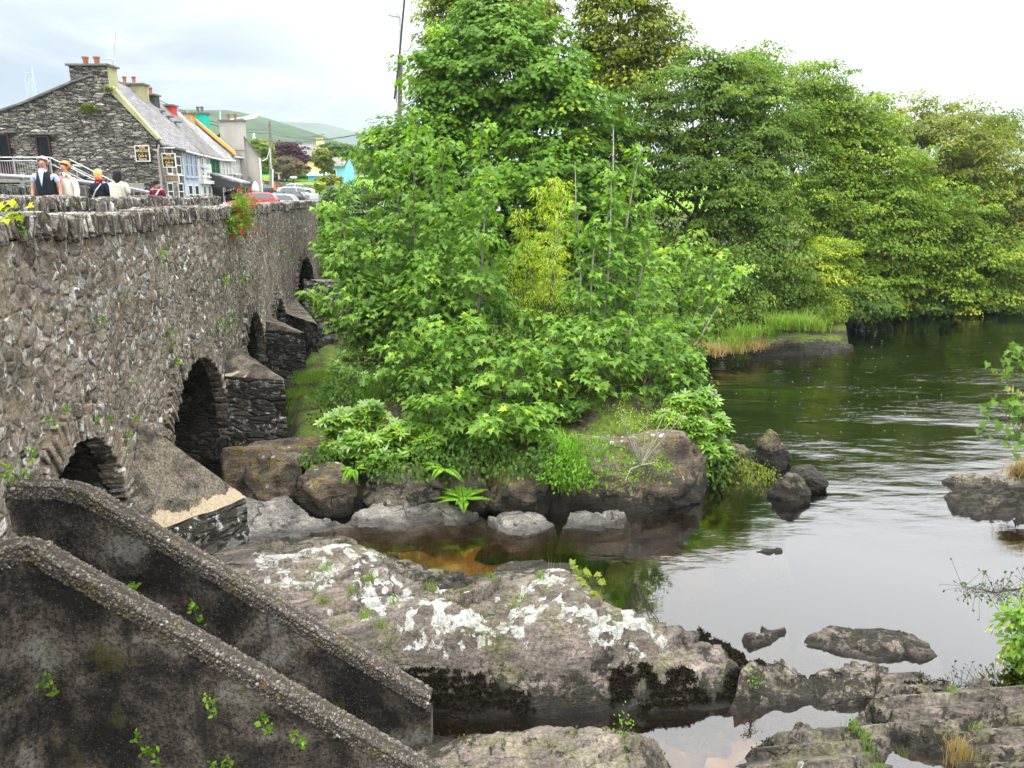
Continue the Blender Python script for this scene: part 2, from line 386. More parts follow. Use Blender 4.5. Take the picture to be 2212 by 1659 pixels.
def rock(name, dry=((.085, .068, .056), (.215, .178, .145)), lichen=.0, moss=.3, black=.35, wet=0, strat=1, gm=(.055, .060, .012)):
    """bedrock with pale lichen on the tops and dark moss low down"""
    def f(t):
        p = t.pos(); X, Y, Z = t.xyz(p)
        nz = t.xyz(t.new('ShaderNodeNewGeometry').outputs['Normal'])[2]
        n = t.noise(p, 1.6, 6, .62, .4); f_ = t.noise(p, 24, 6, .72)
        st = t.noise(t.scale(p, (1.4, 1.4, 9), (.12, .18, .3)), 1.6, 5, .6, .3)
        c = t.mix(t.rng(n, .34, .66), dry[0], dry[1])
        c = t.mix(t.m('MULTIPLY', t.rng(st, .4, .62), .45 * strat), c, tuple(q * .55 for q in dry[0]))
        k = t.rng(f_, .32, .68, .50, 1.5); c = t.mix(1.0, c, t.comb(k, k, k), 'MULTIPLY')
        crk = t.vor(t.vm('ADD', t.scale(p, (1.1, 1.7, 1.4), (.2, .1, .5)), t.vm('MULTIPLY', t.noise(p, 3, 3, .5, 0, True), (.5, .5, .5))), 1.1, 'DISTANCE_TO_EDGE')
        cm = t.m('MULTIPLY', t.rng(crk, .016, .004), t.rng(t.noise(p, .9, 3), .5, .62))
        c = t.mix(t.m('MULTIPLY', cm, .85), c, (.018, .015, .012))
        if lichen:
            ln = t.noise(p, 3.6, 7, .60, .5)
            hh = t.rng(t.m('ADD', Z, t.m('MULTIPLY', t.m('SUBTRACT', n, .5), .9)), .35, 1.15)
            up = t.rng(nz, .35, .8)
            at_ = t.new('ShaderNodeAttribute', attribute_name='lich').outputs['Fac']
            amt = t.m('MULTIPLY', t.m('ADD', at_, t.m('MULTIPLY', t.m('MULTIPLY', hh, up), .35 if lichen >= 1 else lichen)), t.rng(nz, .1, .5))
            th = t.m('SUBTRACT', .735, t.m('MULTIPLY', amt, .235))
            lm = t.m('MULTIPLY', t.rng(t.m('SUBTRACT', t.m('ADD', ln, t.m('MULTIPLY', t.m('SUBTRACT', t.noise(p, 17, 5, .7), .5), .17)), th), -.01, .012), t.rng(t.noise(p, 30, 4, .7), .30, .42))
            cr = t.xyz(t.vor(t.vm('ADD', p, t.vm('MULTIPLY', t.noise(p, 5, 3, .6, 0, True), (.3, .3, .3))), 6.5, 'F1', 'Color'))
            lm = t.m('MULTIPLY', lm, t.rng(t.m('ADD', cr[0], t.m('MULTIPLY', at_, .25)), .52, .58))
            lm = t.m('MULTIPLY', lm, t.m('SUBTRACT', 1, cm), clamp=True)
            c = t.mix(lm, c, t.mix(t.rng(t.noise(p, 14, 5, .7), .35, .62), (.24, .23, .20), (.50, .50, .46)))
            spot = t.vor(p, 5.0, 'F1', 'Distance'); sc = t.xyz(t.vor(p, 5.0, 'F1', 'Color'))
            sm = t.m('MULTIPLY', t.rng(spot, .26, .20), t.rng(t.m('ADD', sc[0], t.m('MULTIPLY', hh, .12)), .93, .95))
            c = t.mix(t.m('MULTIPLY', sm, t.rng(t.noise(p, 25, 4, .7), .3, .6)), c, (.46, .45, .40))
        if moss:
            mm = t.m('MULTIPLY', t.rng(t.noise(p, 2.4, 6, .68), .5, .58), t.m('MULTIPLY', t.rng(nz, .2, .7), moss))
            c = t.mix(mm, c, t.mix(t.rng(f_, .35, .65), gm, tuple(q * 2.6 for q in gm)))
        if black:
            bn = t.noise(p, 5.2, 9, .78, .3)
            hb = t.rng(t.m('ADD', Z, t.m('MULTIPLY', t.m('SUBTRACT', n, .5), .5)), .75, .05)
            bm = t.rng(t.m('ADD', t.m('ADD', t.m('MULTIPLY', bn, .75), t.m('MULTIPLY', t.noise(p, 1.3, 4, .6), .35)), t.m('MULTIPLY', hb, .20 * black * 2)), .66, .70)
            c = t.mix(t.m('MULTIPLY', bm, .93), c, t.mix(t.rng(f_, .4, .7), (.008, .007, .005), (.035, .030, .012)))
        wl = t.rng(Z, .10, .02)
        c = t.mix(t.m('MULTIPLY', wl, .7), c, (.012, .010, .008))
        h = t.m('ADD', t.m('MULTIPLY', f_, .8), t.m('SUBTRACT', t.m('MULTIPLY', st, .8), t.m('MULTIPLY', cm, .9)))
        return t.bsdf(c, .75 if not wet else .35, t.bump(h, 1.0, .055), .35 if not wet else .6)
    return mat(name, f)
M_ROCK_L = rock('lichened bedrock', lichen=1.0, moss=.35, black=.5)
M_ROCK_S = rock('layered shore slabs', ((.09, .075, .06), (.19, .16, .125)), lichen=.35, moss=.45, black=.25, strat=1.5)
M_ROCK_M = rock('mossy black boulder', ((.040, .030, .020), (.17, .13, .092)), lichen=.6, moss=.75, black=.6, gm=(.075, .055, .012))
M_ROCK_G = rock('grey water worn ledge', ((.11, .10, .083), (.34, .31, .27)), lichen=.0, moss=.0, black=.12, wet=1)
M_ROCK_B = rock('brown boulder', ((.10, .08, .065), (.22, .185, .145)), lichen=.45, moss=.3, black=.35)
M_ROCK_D = rock('dark river boulder', ((.030, .024, .018), (.11, .088, .065)), lichen=.05, moss=.8, black=.6, gm=(.05, .05, .012))

def f_ground(t):
    p = t.pos(); X, Y, Z = t.xyz(p)
    n = t.noise(p, 1.2, 6, .6); f = t.noise(p, 12, 6, .7)
    soil = t.mix(t.rng(f, .3, .7), (.018, .013, .009), (.065, .052, .036))
    gr = t.mix(t.rng(f, .3, .7), (.035, .06, .010), (.11, .15, .028))
    lawn = t.mix(t.rng(n, .3, .7), (.11, .22, .022), (.15, .27, .03))
    c = t.mix(t.rng(n, .42, .58), soil, gr)
    c = t.mix(t.m('MULTIPLY', t.rng(Z, 4.4, 4.8), t.rng(Y, 66, 78)), c, lawn)
    bed = t.mix(t.rng(n, .35, .65), (.07, .052, .026), (.29, .225, .125))
    bed = t.mix(t.rng(Y, 16, 21), bed, (.022, .018, .012))
    c = t.mix(t.rng(Z, .12, -.02), c, bed)
    return t.bsdf(c, .95, t.bump(f, .6, .05), .1)
M_GROUND = mat('ground soil and grass', f_ground)
def f_hill(t):
    p = t.pos(); n = t.noise(p, .012, 7, .6); n2 = t.noise(t.scale(p, (1, 1, 3)), .035, 5, .6)
    c = t.mix(t.rng(n, .35, .65), (.036, .060, .030), (.060, .098, .042))
    c = t.mix(t.rng(n2, .5, .62), c, (.055, .066, .05))
    return t.bsdf(c, 1, None, 0)
M_HILL = mat('hill pasture', f_hill)
def f_asph(t):
    p = t.pos(); f = t.noise(p, 20, 5, .7); n = t.noise(p, .7, 4)
    c = t.mix(t.rng(f, .3, .7), (.085, .085, .085), (.15, .15, .148)); c = t.mix(t.rng(n, .4, .7), c, (.20, .20, .195))
    return t.bsdf(c, .85, t.bump(f, .3, .01), .3)
M_ASPH = mat('asphalt', f_asph)

def f_water(t):
    p = t.pos(); X, Y, Z = t.xyz(p)
    w1 = t.noise(t.scale(p, (.9, 2.4, 1)), 1.5, 3, .55, .3)
    w2 = t.noise(t.scale(p, (.6, 1.5, 1), (0, 0, -.35)), .55, 3, .5, .8)
    w3 = t.noise(t.scale(p, (1.0, 2.2, 1), (0, 0, .2)), 7, 3, .6)
    riff = t.rng(Y, 10.5, 17.5)                   # broken water upstream, still pools near the stairs
    lane = t.rng(t.noise(t.scale(p, (.35, .6, 1), (0, 0, .5)), .6, 3, .5), .38, .62)
    amp = t.m('MULTIPLY_ADD', riff, t.m('MULTIPLY_ADD', lane, .6, .18), .03)
    h = t.m('MULTIPLY', t.m('ADD', t.m('ADD', t.m('MULTIPLY', w1, .5), t.m('MULTIPLY', w2, .9)), t.m('MULTIPLY', w3, .09)), amp)
    nr = t.bump(h, .55, .14)
    fr = t.new('ShaderNodeFresnel'); fr.inputs['IOR'].default_value = 1.40; t.put(fr.inputs['Normal'], nr)
    fac = t.m('MINIMUM', t.m('MULTIPLY', fr.outputs[0], 2.8), t.m('MULTIPLY_ADD', fr.outputs[0], .45, .26), clamp=True)
    gl = t.new('ShaderNodeBsdfGlossy'); gl.inputs['Roughness'].default_value = .015; t.put(gl.inputs['Normal'], nr)
    gl.inputs['Color'].default_value = (1, 1, 1, 1)
    tr = t.new('ShaderNodeBsdfTransparent'); tr.inputs[0].default_value = (.96, .93, .88, 1)
    mx = t.new('ShaderNodeMixShader'); t.put(mx.inputs[0], fac); t.l.new(tr.outputs[0], mx.inputs[1]); t.l.new(gl.outputs[0], mx.inputs[2])
    va = t.new('ShaderNodeVolumeAbsorption'); va.inputs['Color'].default_value = (.66, .42, .12, 1); va.inputs['Density'].default_value = 1.7
    t.l.new(va.outputs[0], [q for q in t.n if q.type == 'OUTPUT_MATERIAL'][0].inputs['Volume'])
    return mx.outputs[0]
M_WATER = mat('brown bog water', f_water)

def leafmat(name, stops, trans=.36, rough=.55, gloss=.13, tcol=1.6):
    def f(t):
        a = t.new('ShaderNodeAttribute', attribute_name='tint').outputs['Fac']
        c = t.ramp(a, stops)
        b = t.bsdf(c, rough, None, gloss)
        tr = t.new('ShaderNodeBsdfTranslucent')
        t.put(tr.inputs[0], t.mix(1.0, c, (tcol, tcol * 1.05, tcol * .45), 'MULTIPLY'))
        mx = t.new('ShaderNodeMixShader'); mx.inputs[0].default_value = trans
        t.l.new(b, mx.inputs[1]); t.l.new(tr.outputs[0], mx.inputs[2])
        return mx.outputs[0]
    return mat(name, f)
L_SYC = leafmat('sycamore sapling leaf', [(0, (0.088, 0.174, 0.029)), (.55, (0.149, 0.275, 0.040)), (.85, (0.245, 0.377, 0.047)), (1, (0.560, 0.580, 0.053))])
L_SYC2 = leafmat('big sycamore leaf', [(0, (0.067, 0.145, 0.013)), (.6, (0.123, 0.239, 0.021)), (.9, (0.193, 0.334, 0.029)), (1, (0.350, 0.435, 0.042))])
L_LIME = leafmat('lime tree leaf', [(0, (0.105, 0.152, 0.016)), (.6, (0.210, 0.261, 0.026)), (1, (0.473, 0.464, 0.063))])
L_DARK = leafmat('dark woodland leaf', [(0, (0.060, 0.109, 0.017)), (.6, (0.108, 0.189, 0.023)), (1, (0.245, 0.319, 0.037))])
L_MID = leafmat('mid woodland leaf', [(0, (0.088, 0.160, 0.015)), (.6, (0.166, 0.261, 0.023)), (1, (0.367, 0.420, 0.042))])
L_OLIVE = leafmat('olive woodland leaf', [(0, (0.105, 0.138, 0.021)), (.6, (0.210, 0.246, 0.037)), (1, (0.525, 0.420, 0.063))])
L_WILLOW = leafmat('yellow willow leaf', [(0, (.189, .286, .020)), (.6, (.351, .468, .040)), (1, (.567, .598, .080))])
L_RHODO = leafmat('rhododendron leaf', [(0, (.06, .13, .014)), (.5, (.14, .27, .022)), (1, (.34, .46, .06))], trans=.3, rough=.35, gloss=.5)
L_IVY = leafmat('ivy leaf', [(0, (0.032, 0.072, 0.011)), (.6, (0.061, 0.123, 0.015)), (1, (0.158, 0.232, 0.026))], trans=.25)
L_PURPLE = leafmat('copper beech leaf', [(0, (.035, .010, .016)), (.6, (.075, .022, .032)), (1, (.15, .05, .05))], tcol=1.1)
L_BROWN = leafmat('bronze shrub leaf', [(0, (.07, .065, .028)), (.6, (.13, .11, .045)), (1, (.25, .16, .08))])
L_FERN = leafmat('fern frond', [(0, (.07, .17, .012)), (.6, (.15, .31, .02)), (1, (.27, .42, .05))])
L_GRASS = leafmat('grass blade', [(0, (.06, .13, .012)), (.6, (.14, .25, .025)), (.9, (.22, .32, .05)), (1, (.36, .27, .13))])
L_DRY = leafmat('dry grass blade', [(0, (.20, .14, .06)), (.6, (.32, .24, .11)), (1, (.45, .36, .18))])
L_YELLOW = leafmat('yellow green sprig', [(0, (.26, .34, .01)), (1, (.52, .58, .03))])
L_FLOWER = leafmat('valerian flower', [(0, (.45, .015, .06)), (1, (.62, .06, .12))], tcol=1)
L_SAMARA = leafmat('winged seeds', [(0, (.35, .34, .08)), (1, (.55, .42, .16))])
M_BARK = plain('grey bark', (.16, .14, .11), .9, .1, var=.45, scale=9)
M_BARKD = plain('dark bark', (.055, .045, .034), .95, .1, var=.4, scale=7)
M_BARKP = plain('pale dead wood', (.34, .31, .27), .9, .1, var=.3, scale=9)
# ================================================================ bridge frame: s along it, p to its left (negative), z up
PHI = R(-9.54); BD = 3.7
DX, DY = math.sin(PHI), math.cos(PHI)
def bw(s, p, z=0.0): return Vector((s * DX + p * DY, s * DY - p * DX, z))
def to_sp(x, y): return x * DX + y * DY, x * DY - y * DX

# ================================================================ ground
def b2(s, p): v = bw(s, p); return (v.x, v.y)
BASIN = [(-4.6, -40), (-4.6, 3.0), b2(5.5, -BD), b2(5, -10.6), b2(2, -42), b2(43, -42), b2(46, -10.6), b2(46, -BD + .2), (-8.5, 37.5), (-2.5, 35.5), (3, 32.8), (8, 31.0),
         (10.3, 30.2), (14.0, 31.6), (15.6, 36), (19, 42.7), (29, 43.7), (48, 44), (75, 38), (75, -40)]
ISLAND = [(-5.3, 17.3), (-4.6, 15.3), (-2.6, 14.6), (.4, 14.4), (2.2, 14.6), (3.6, 15.0), (4.7, 17.0), (5.5, 20.5), (5.4, 23.5), (2, 28), (-3.5, 30), (-7.0, 30.5), (-7.3, 26), (-6.4, 21)]
RIGHT = [(11.2, 15.5), (10.6, 12.2), (9.5, 10.2), (8.0, 8.8), (7.0, 6.0), (7, -40), (76, -40), (76, 26), (30, 24), (17, 20)]
def ground_z(x, y):
    sd = polysd(x, y, BASIN); n = fbm(x * .35, y * .35, 4, 3); n2 = fbm(x * 1.7, y * 1.7, 3, 9)
    s, p = to_sp(x, y)
    bed = -.42 - 2.0 * sstep(y, 15, 22) + .3 * n2 - 2.0 * sstep(x + .25 * (y - 8), 1.2, 4.0) * sstep(y, 8.6, 10.5)
    bed = np.maximum(bed, -2.9)
    out = -sd
    town = 5.02 + .48 * sstep(y, 78, 100) + .095 * np.clip(y - 100, 0, 52)
    bank = .1 + (town - .1) * sstep(out, 0, 5.5) + .25 * n * sstep(out, 1, 5) * (1 - sstep(out, 5, 9))
    east = .5 + 1.6 * sstep(out, 0, 10) + .5 * n
    bank = np.where(x > 4, east * (1 - sstep(y, 50, 90)) + bank * sstep(y, 50, 90), bank)
    z = np.where(sd > 0, bed + (0.1 - bed) * (1 - sstep(sd, 0, .9)), bank)
    si = polysd(x, y, ISLAND)
    isl = -1.2 + 2.0 * sstep(si, -.7, .45) + .75 * sstep(si, .3, 2.5) * sstep(x, -5.2, -3.5) + .16 * n2 + .3 * n
    isl = isl + .45 * sstep(x, .5, 2.5) * sstep(si, .2, 1.2)
    z = np.where(si > -.9, np.maximum(z, isl), z)
    sr = polysd(x, y, RIGHT)
    z = np.where(sr > -.6, np.maximum(z, -1.0 + 1.7 * sstep(sr, -.6, 1.0) + .1 * n2), z)
    return z
def axis(a, b, st, far):
    m = list(np.arange(a, b + 1e-6, st)); d = st; lo = []; hi = []
    q = a
    while q > -far: d *= 1.28; q -= d; lo.append(q)
    d = st; q = b
    while q < far: d *= 1.28; q += d; hi.append(q)
    return np.array(lo[::-1] + m + hi)
gx = axis(-13, 34, .25, 2600); gy = axis(1.5, 50, .25, 2600)
X, Y = np.meshgrid(gx, gy, indexing='ij')
Zg = ground_z(X.ravel(), Y.ravel())
g = mesh_np('ground', np.stack([X.ravel(), Y.ravel(), Zg], 1), grid_faces(len(gx), len(gy)), M_GROUND, smooth=True)
tag(g, kind='structure')
def gz(x, y): return float(ground_z(np.array([float(x)]), np.array([float(y)]))[0])

wb = MB(); wb.box((14, 20, -1.75), (130, 118, 3.5))
wat = wb.build('water', M_WATER); tag(wat, kind='structure')

# hills under the cloud
def hill(name, prof, Yd, m, depth, low=5.0):
    """prof: skyline in picture units; a ridge of real depth falling towards us"""
    us = np.linspace(prof[0][0], prof[-1][0], 90); vs = np.interp(us, [q[0] for q in prof], [q[1] for q in prof])
    V = []; n = 30
    for u, v in zip(us, vs):
        top = aty(u, v, Yd)
        for k in range(n):
            f = k / (n - 1); yy = Yd - depth * (1 - f); xx = top.x * (1 - .25 * (1 - f))
            hz = low + (top.z - low) * (math.sin(f * math.pi / 2) ** 1.25)
            hz += (top.z - low) * .05 * float(fbm(np.array([xx * .01]), np.array([yy * .01]), 4, 5)[0]) * math.sin(f * math.pi)
            V.append((xx, yy, hz))
        for k in range(8):
            f = (k + 1) / 8; V.append((top.x * (1 + .2 * f), Yd + depth * f, top.z + (low - top.z) * f * f))
    o = mesh_np(name, np.array(V), grid_faces(90, n + 8), m, smooth=True); tag(o, kind='structure'); return o
hill('hill', [(-500, 330), (0, 310), (250, 290), (380, 262), (452, 248), (485, 250), (520, 249), (548, 253), (580, 260), (612, 268), (650, 280), (700, 296), (740, 310), (780, 322), (900, 352), (1100, 385), (1400, 405)], 900, M_HILL, 520)
hill('distant_hill', [(300, 270), (600, 265), (690, 268), (760, 285), (830, 300), (1000, 330), (1300, 380), (1800, 400)], 2300, M_HILL, 700)

# street surface and car park on the town side
def sheet(name, pts, m, dz=0.0):
    o = mesh(name, [(q[0], q[1], q[2] + dz) for q in pts], [tuple(range(len(pts)))], m); tag(o, kind='structure'); return o
sheet('street', [(-24.3, 54, 5.05), (-10, 47, 5.05), (6, 60, 5.05), (8, 78, 5.05), (-14, 78, 5.05), (-24.3, 78, 5.05)], M_ASPH, .03)
rx = np.linspace(-26, 8, 12); ry = np.linspace(78, 112, 16)
XX, YY = np.meshgrid(rx, ry, indexing='ij'); ZZ = ground_z(XX.ravel(), YY.ravel()) + .08
o = mesh_np('car_park', np.stack([XX.ravel(), YY.ravel(), ZZ], 1), grid_faces(12, 16), M_ASPH); tag(o, kind='structure')
# ================================================================ the stone bridge
ARCH = [(8.35, 10.72, 2.05, 3.18), (13.05, 17.95, .95, 2.93), (20.85, 24.35, 1.15, 2.84), (26.7, 29.75, 1.15, 2.50), (34.0, 43.0, .9, 3.20)]   # s0, s1, springing, crown
def arch_z(s, A):
    s0, s1, zs, zc = A; c = (s0 + s1) / 2; r = (s1 - s0) / 2
    return zs + (zc - zs) * np.sqrt(np.clip(1 - ((s - c) / r) ** 2, 0, 1))
def relief(s, z, p=0):
    """outward relief of the rubble face"""
    q = s * 3.4 + .5 * fbm(s * 2, z * 2, 3, 21); r = z * 4.4 + .5 * fbm(s * 2, z * 2, 3, 25)
    f1, f2, cv, _, _ = worley(q, r, 4)
    e = sstep(f2 - f1, .02, .28); sm = sstep(fbm(s * .9, z * .9, 3, 33), -.05, .25)
    fine = fbm(s * 11, z * 11, 3, 40)
    return (.018 * e + .040 * (cv - .5) * e) * (1 - .7 * sm) + .026 * fine + .035 * fbm(s * .5, z * .5, 3, 50)
bridge = thing('stone_bridge', 'long old rubble stone road bridge with arches over the river', 'bridge', bw(12, -BD))
V = []; F = []
def face_patch(sv, zb, zt, nz, inv=1):
    b = len(V)
    n = len(sv)
    tt = np.linspace(0, 1, nz)
    S = np.repeat(sv, nz); Z = (zb[:, None] + (zt[:, None] - zb[:, None]) * tt[None, :]).ravel()
    d = relief(S, Z)
    P = np.stack([S * DX + (-BD + d) * DY, S * DY - (-BD + d) * DX, Z], 1)
    V.extend(P.tolist()); F.extend((grid_faces(n, nz) + b).tolist())
WT = 5.56
prev = 4.5
for A in ARCH + [(64.0, 64.1, 0, 0)]:
    s0, s1 = A[0], A[1]; st = .05 if prev < 22 else .1
    sv = np.linspace(prev, s0, max(3, int((s0 - prev) / st)))
    face_patch(sv, np.full(len(sv), -1.0), np.full(len(sv), WT), int(6.5 / st))
    if s1 > 63: break
    c = (s0 + s1) / 2; r = (s1 - s0) / 2; n = int((s1 - s0) / st * 1.3)
    sv = c - r * np.cos(np.linspace(0, math.pi, n)); zb = arch_z(sv, A)
    face_patch(sv, zb, np.full(n, WT), int(4.3 / st))
    prev = s1
mesh_np('wall', V, F, M_BRIDGE, bridge)
# back face, deck edge and parapet inner face
mb = MB(); 
mb.prism([bw(4.5, -BD - .03, 4.9), bw(64, -BD - .03, 4.9), bw(64, -BD - .03, WT), bw(4.5, -BD - .03, WT)], bw(0, -.42) )
mb.build('parapet_core', M_BRIDGE, bridge)
mb = MB(); mb.prism([bw(4.5, -BD - .05, 4.55), bw(52, -BD - .05, 4.55), bw(52, -BD - .05, 4.98), bw(4.5, -BD - .05, 4.98)], bw(0, -6.9))
mb.build('deck', M_ASPH, bridge)
# barrels and inner pier walls
for A in ARCH:
    s0, s1, zs, zc = A
    prof = [(s0, z) for z in np.linspace(-1.2, zs, 14)[:-1]]
    th = np.linspace(0, math.pi, 34); c = (s0 + s1) / 2; r = (s1 - s0) / 2
    prof += [(c - r * math.cos(a), zs + (zc - zs) * math.sin(a)) for a in th]
    prof += [(s1, z) for z in np.linspace(zs, -1.2, 14)[1:]]
    pv = np.concatenate([np.linspace(-BD - .02, -BD - 3, 30), np.linspace(-BD - 3.3, -10.6, 16)])
    S = np.array([q[0] for q in prof]); Z = np.array([q[1] for q in prof])
    dS = np.gradient(S); dZ = np.gradient(Z); L = np.hypot(dS, dZ); nS, nZ = dZ / L, -dS / L          # inward
    arc = np.concatenate([[0], np.cumsum(np.hypot(np.diff(S), np.diff(Z)))])
    VV = []
    for i in range(len(S)):
        f1, f2, cv, _, _ = worley(np.full(len(pv), arc[i] * 7) , pv * 2.2, 8)
        d = .05 * sstep(f2 - f1, .02, .3) + .07 * (cv - .5) + .05 * fbm(pv, np.full(len(pv), arc[i]), 3, 3)
        for k, p in enumerate(pv):
            dd = d[k] * min(1, k / 3); VV.append(bw(S[i] + nS[i] * dd, p, Z[i] + nZ[i] * dd))
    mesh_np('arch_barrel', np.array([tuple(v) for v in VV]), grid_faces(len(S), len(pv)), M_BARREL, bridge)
# slab: a rough stone with its long axis w, thickness t and depth d
def slab_stone(mb, c, ax, ay, az, dims, rnd, j=.12):
    x, y, z = dims[0] / 2, dims[1] / 2, dims[2] / 2; P = []
    for sz in (-1, 1):
        for sy in (-1, 1):
            for sx in (-1, 1):
                a = 1 + rnd.uniform(-j, j) * 1.2; b = 1 + rnd.uniform(-j, j) * 1.2; e = 1 + rnd.uniform(-j, j)
                P.append(c + ax * (sx * x * a) + ay * (sy * y * b) + az * (sz * z * e))
    mb.add(P, [(0, 2, 3, 1), (4, 5, 7, 6), (0, 1, 5, 4), (2, 6, 7, 3), (0, 4, 6, 2), (1, 3, 7, 5)])
def rough(mb, name, m, parent, bev=.012):
    o = mb.build(name, m, parent)
    b = o.modifiers.new('b', 'BEVEL'); b.width = bev; b.segments = 1
    return o
rnd = random.Random(3)
out3 = bw(0, 1) - bw(0, 0); al3 = bw(1, 0) - bw(0, 0); up3 = Vector((0, 0, 1))
for A in ARCH:
    s0, s1, zs, zc = A; c = (s0 + s1) / 2; r = (s1 - s0) / 2; mb = MB()
    arcL = math.pi * (r + zc - zs) / 2; a = -.12
    while a < math.pi + .12:
        th_ = rnd.uniform(.05, .11); ln = rnd.uniform(.30, .52); 
        aa = min(max(a, 0), math.pi); z = zs + (zc - zs) * math.sin(aa); s = c - r * math.cos(aa)
        nv = Vector((-math.cos(aa) * (zc - zs), 0, math.sin(aa) * r)).normalized()
        rad = al3 * nv.x + up3 * nv.z; tan = al3 * nv.z - up3 * nv.x
        if a < 0: z -= abs(a) * 3; 
        if a > math.pi: z -= (a - math.pi) * 3
        pr = rnd.uniform(.02, .075)
        slab_stone(mb, bw(s, -BD + pr / 2 - .08, z) + rad * (ln / 2 - rnd.uniform(0, .05)), tan, out3, rad, (th_, .22 + pr, ln), rnd)
        a += th_ * 1.02 / (arcL / math.pi)
    rough(mb, 'arch_ring', M_BRIDGE, bridge)
def coping(s0, s1, p, ztop, name, m, parent, width=.5, hmin=.2, hmax=.34, tmin=.05, tmax=.13, sag=0):
    mb = MB(); s = s0
    while s < s1:
        tk = rnd.uniform(tmin, tmax) * (1 if s < 25 else 1.6); h = rnd.uniform(hmin, hmax)
        jut = rnd.uniform(-.02, .04)
        c = bw(s, p + jut, ztop - h / 2 + rnd.uniform(-.02, .02) + .025 * math.sin(s * .9) + .02 * math.sin(s * 2.3) + sag)
        tl = rnd.uniform(-.16, .16); ax = (al3 + up3 * tl).normalized(); az = (up3 - al3 * tl).normalized()
        slab_stone(mb, c, ax, out3, az, (tk, width + rnd.uniform(-.06, .06), h), rnd, .16)
        s += tk * .97
    return rough(mb, name, m, parent, .014)
coping(4.6, 63.5, -BD - .20, 5.79, 'coping', M_COPING, bridge, .50, .24, .30)
# cutwaters: half pyramid caps over vertical stone noses
CUT = [((300, 905), (528, 1075), 10.72, 13.05, -2.40, 11.85), ((494, 751), (611, 821), 17.95, 20.85, -2.30, 19.3), ((568, 692), (656, 720), 24.35, 26.7, -2.4, 25.5), ((623, 663), (683, 700), 29.75, 34.0, -2.3, 31.6)]
for i, (ap, tp, s0, s1, pt, sm) in enumerate(CUT):
    def on(u, v, p):    # height of the picture ray where it meets the plane p
        r_ = ray(u, v); nn = r_[0] * DY - r_[1] * DX; k = p / nn
        return k * r_[0] * DX + k * r_[1] * DY, CAM_H + k * r_[2]
    sa, za = on(*ap, -BD); stp, zt = on(*tp, pt)
    zt = max(zt, .75)
    zl = zt + (za - zt) * .08 ; zl2 = zt + (za - zt) * .08
    n = 40
    # nose walls: from (s0,-BD) to tip to (s1,-BD)
    VV = []; nz = 30
    tip = (stp, pt)
    path = []
    for k in range(n): f = k / (n - 1); path.append((s0 + (tip[0] - s0) * f, -BD + (pt + BD) * f, zl + (zt - zl) * f))
    for k in range(1, n): f = k / (n - 1); path.append((tip[0] + (s1 - tip[0]) * f, pt + (-BD - pt) * f, zt + (zl2 - zt) * f))
    P = np.array(path)
    for (s, p, zt_) in path:
        for q in range(nz):
            z = -1.2 + (zt_ + 1.2) * q / (nz - 1); VV.append((s, p, z))
    VV = np.array(VV)
    f1, f2, cv, _, _ = worley((VV[:, 0] + VV[:, 1]) * 1.6, VV[:, 2] * 5.0, 60 + i)
    side = np.where(np.arange(len(VV)) < n * nz, -1, 1)
    dd = .045 * sstep(f2 - f1, .03, .3) + .09 * (cv - .5) + .05 * fbm(VV[:, 0] * 3, VV[:, 2] * 3, 3, 7)
    dd *= np.where(VV[:, 2] > zt - .02, .3, 1)
    nv = np.stack([side * (pt + BD), np.full(len(VV), abs(s1 - s0) / 2)], 1); nv /= np.linalg.norm(nv, axis=1)[:, None]
    VV[:, 0] += nv[:, 0] * dd; VV[:, 1] += nv[:, 1] * dd
    W = np.array([tuple(bw(a, b, c)) for a, b, c in VV])
    cwt = mesh_np('cutwater', W, grid_faces(len(path), nz), M_PIER, bridge)
    # cap
    m_ = 26; CV = []; CF = []; WA = []
    for sidek, se in ((0, s0), (1, s1)):
        b = len(CV)
        for a in range(m_):
            fa = a / (m_ - 1)
            for c_ in range(m_):
                fc = c_ / (m_ - 1)
                # triangle apex(A) - tip(T) - corner(K): point = A + fa*( (T-A)*(1-fc) + (K-A)*fc )
                A_ = np.array((sa, -BD, za)); T_ = np.array((tip[0], pt + .04, zt)); K_ = np.array((se, -BD, zl))
                q = A_ + fa * ((T_ - A_) * (1 - fc) + (K_ - A_) * fc)
                q[2] += .03 * float(fbm(np.array([q[0] * 3]), np.array([q[1] * 3]), 3, 4)[0])
                CV.append(tuple(bw(*q))); WA.append(max(0, (fa - .72) / .28) * (1.0 if i == 0 and sidek == 0 else .35) + (.55 if i == 0 and sidek == 1 and fc < .3 and .5 < fa else 0))
        fc_ = grid_faces(m_, m_) + b
        CF.extend((fc_ if sidek else fc_[:, ::-1]).tolist())
    mesh_np('cap', CV, CF, M_CAP, cwt, attrs={'worn': WA})

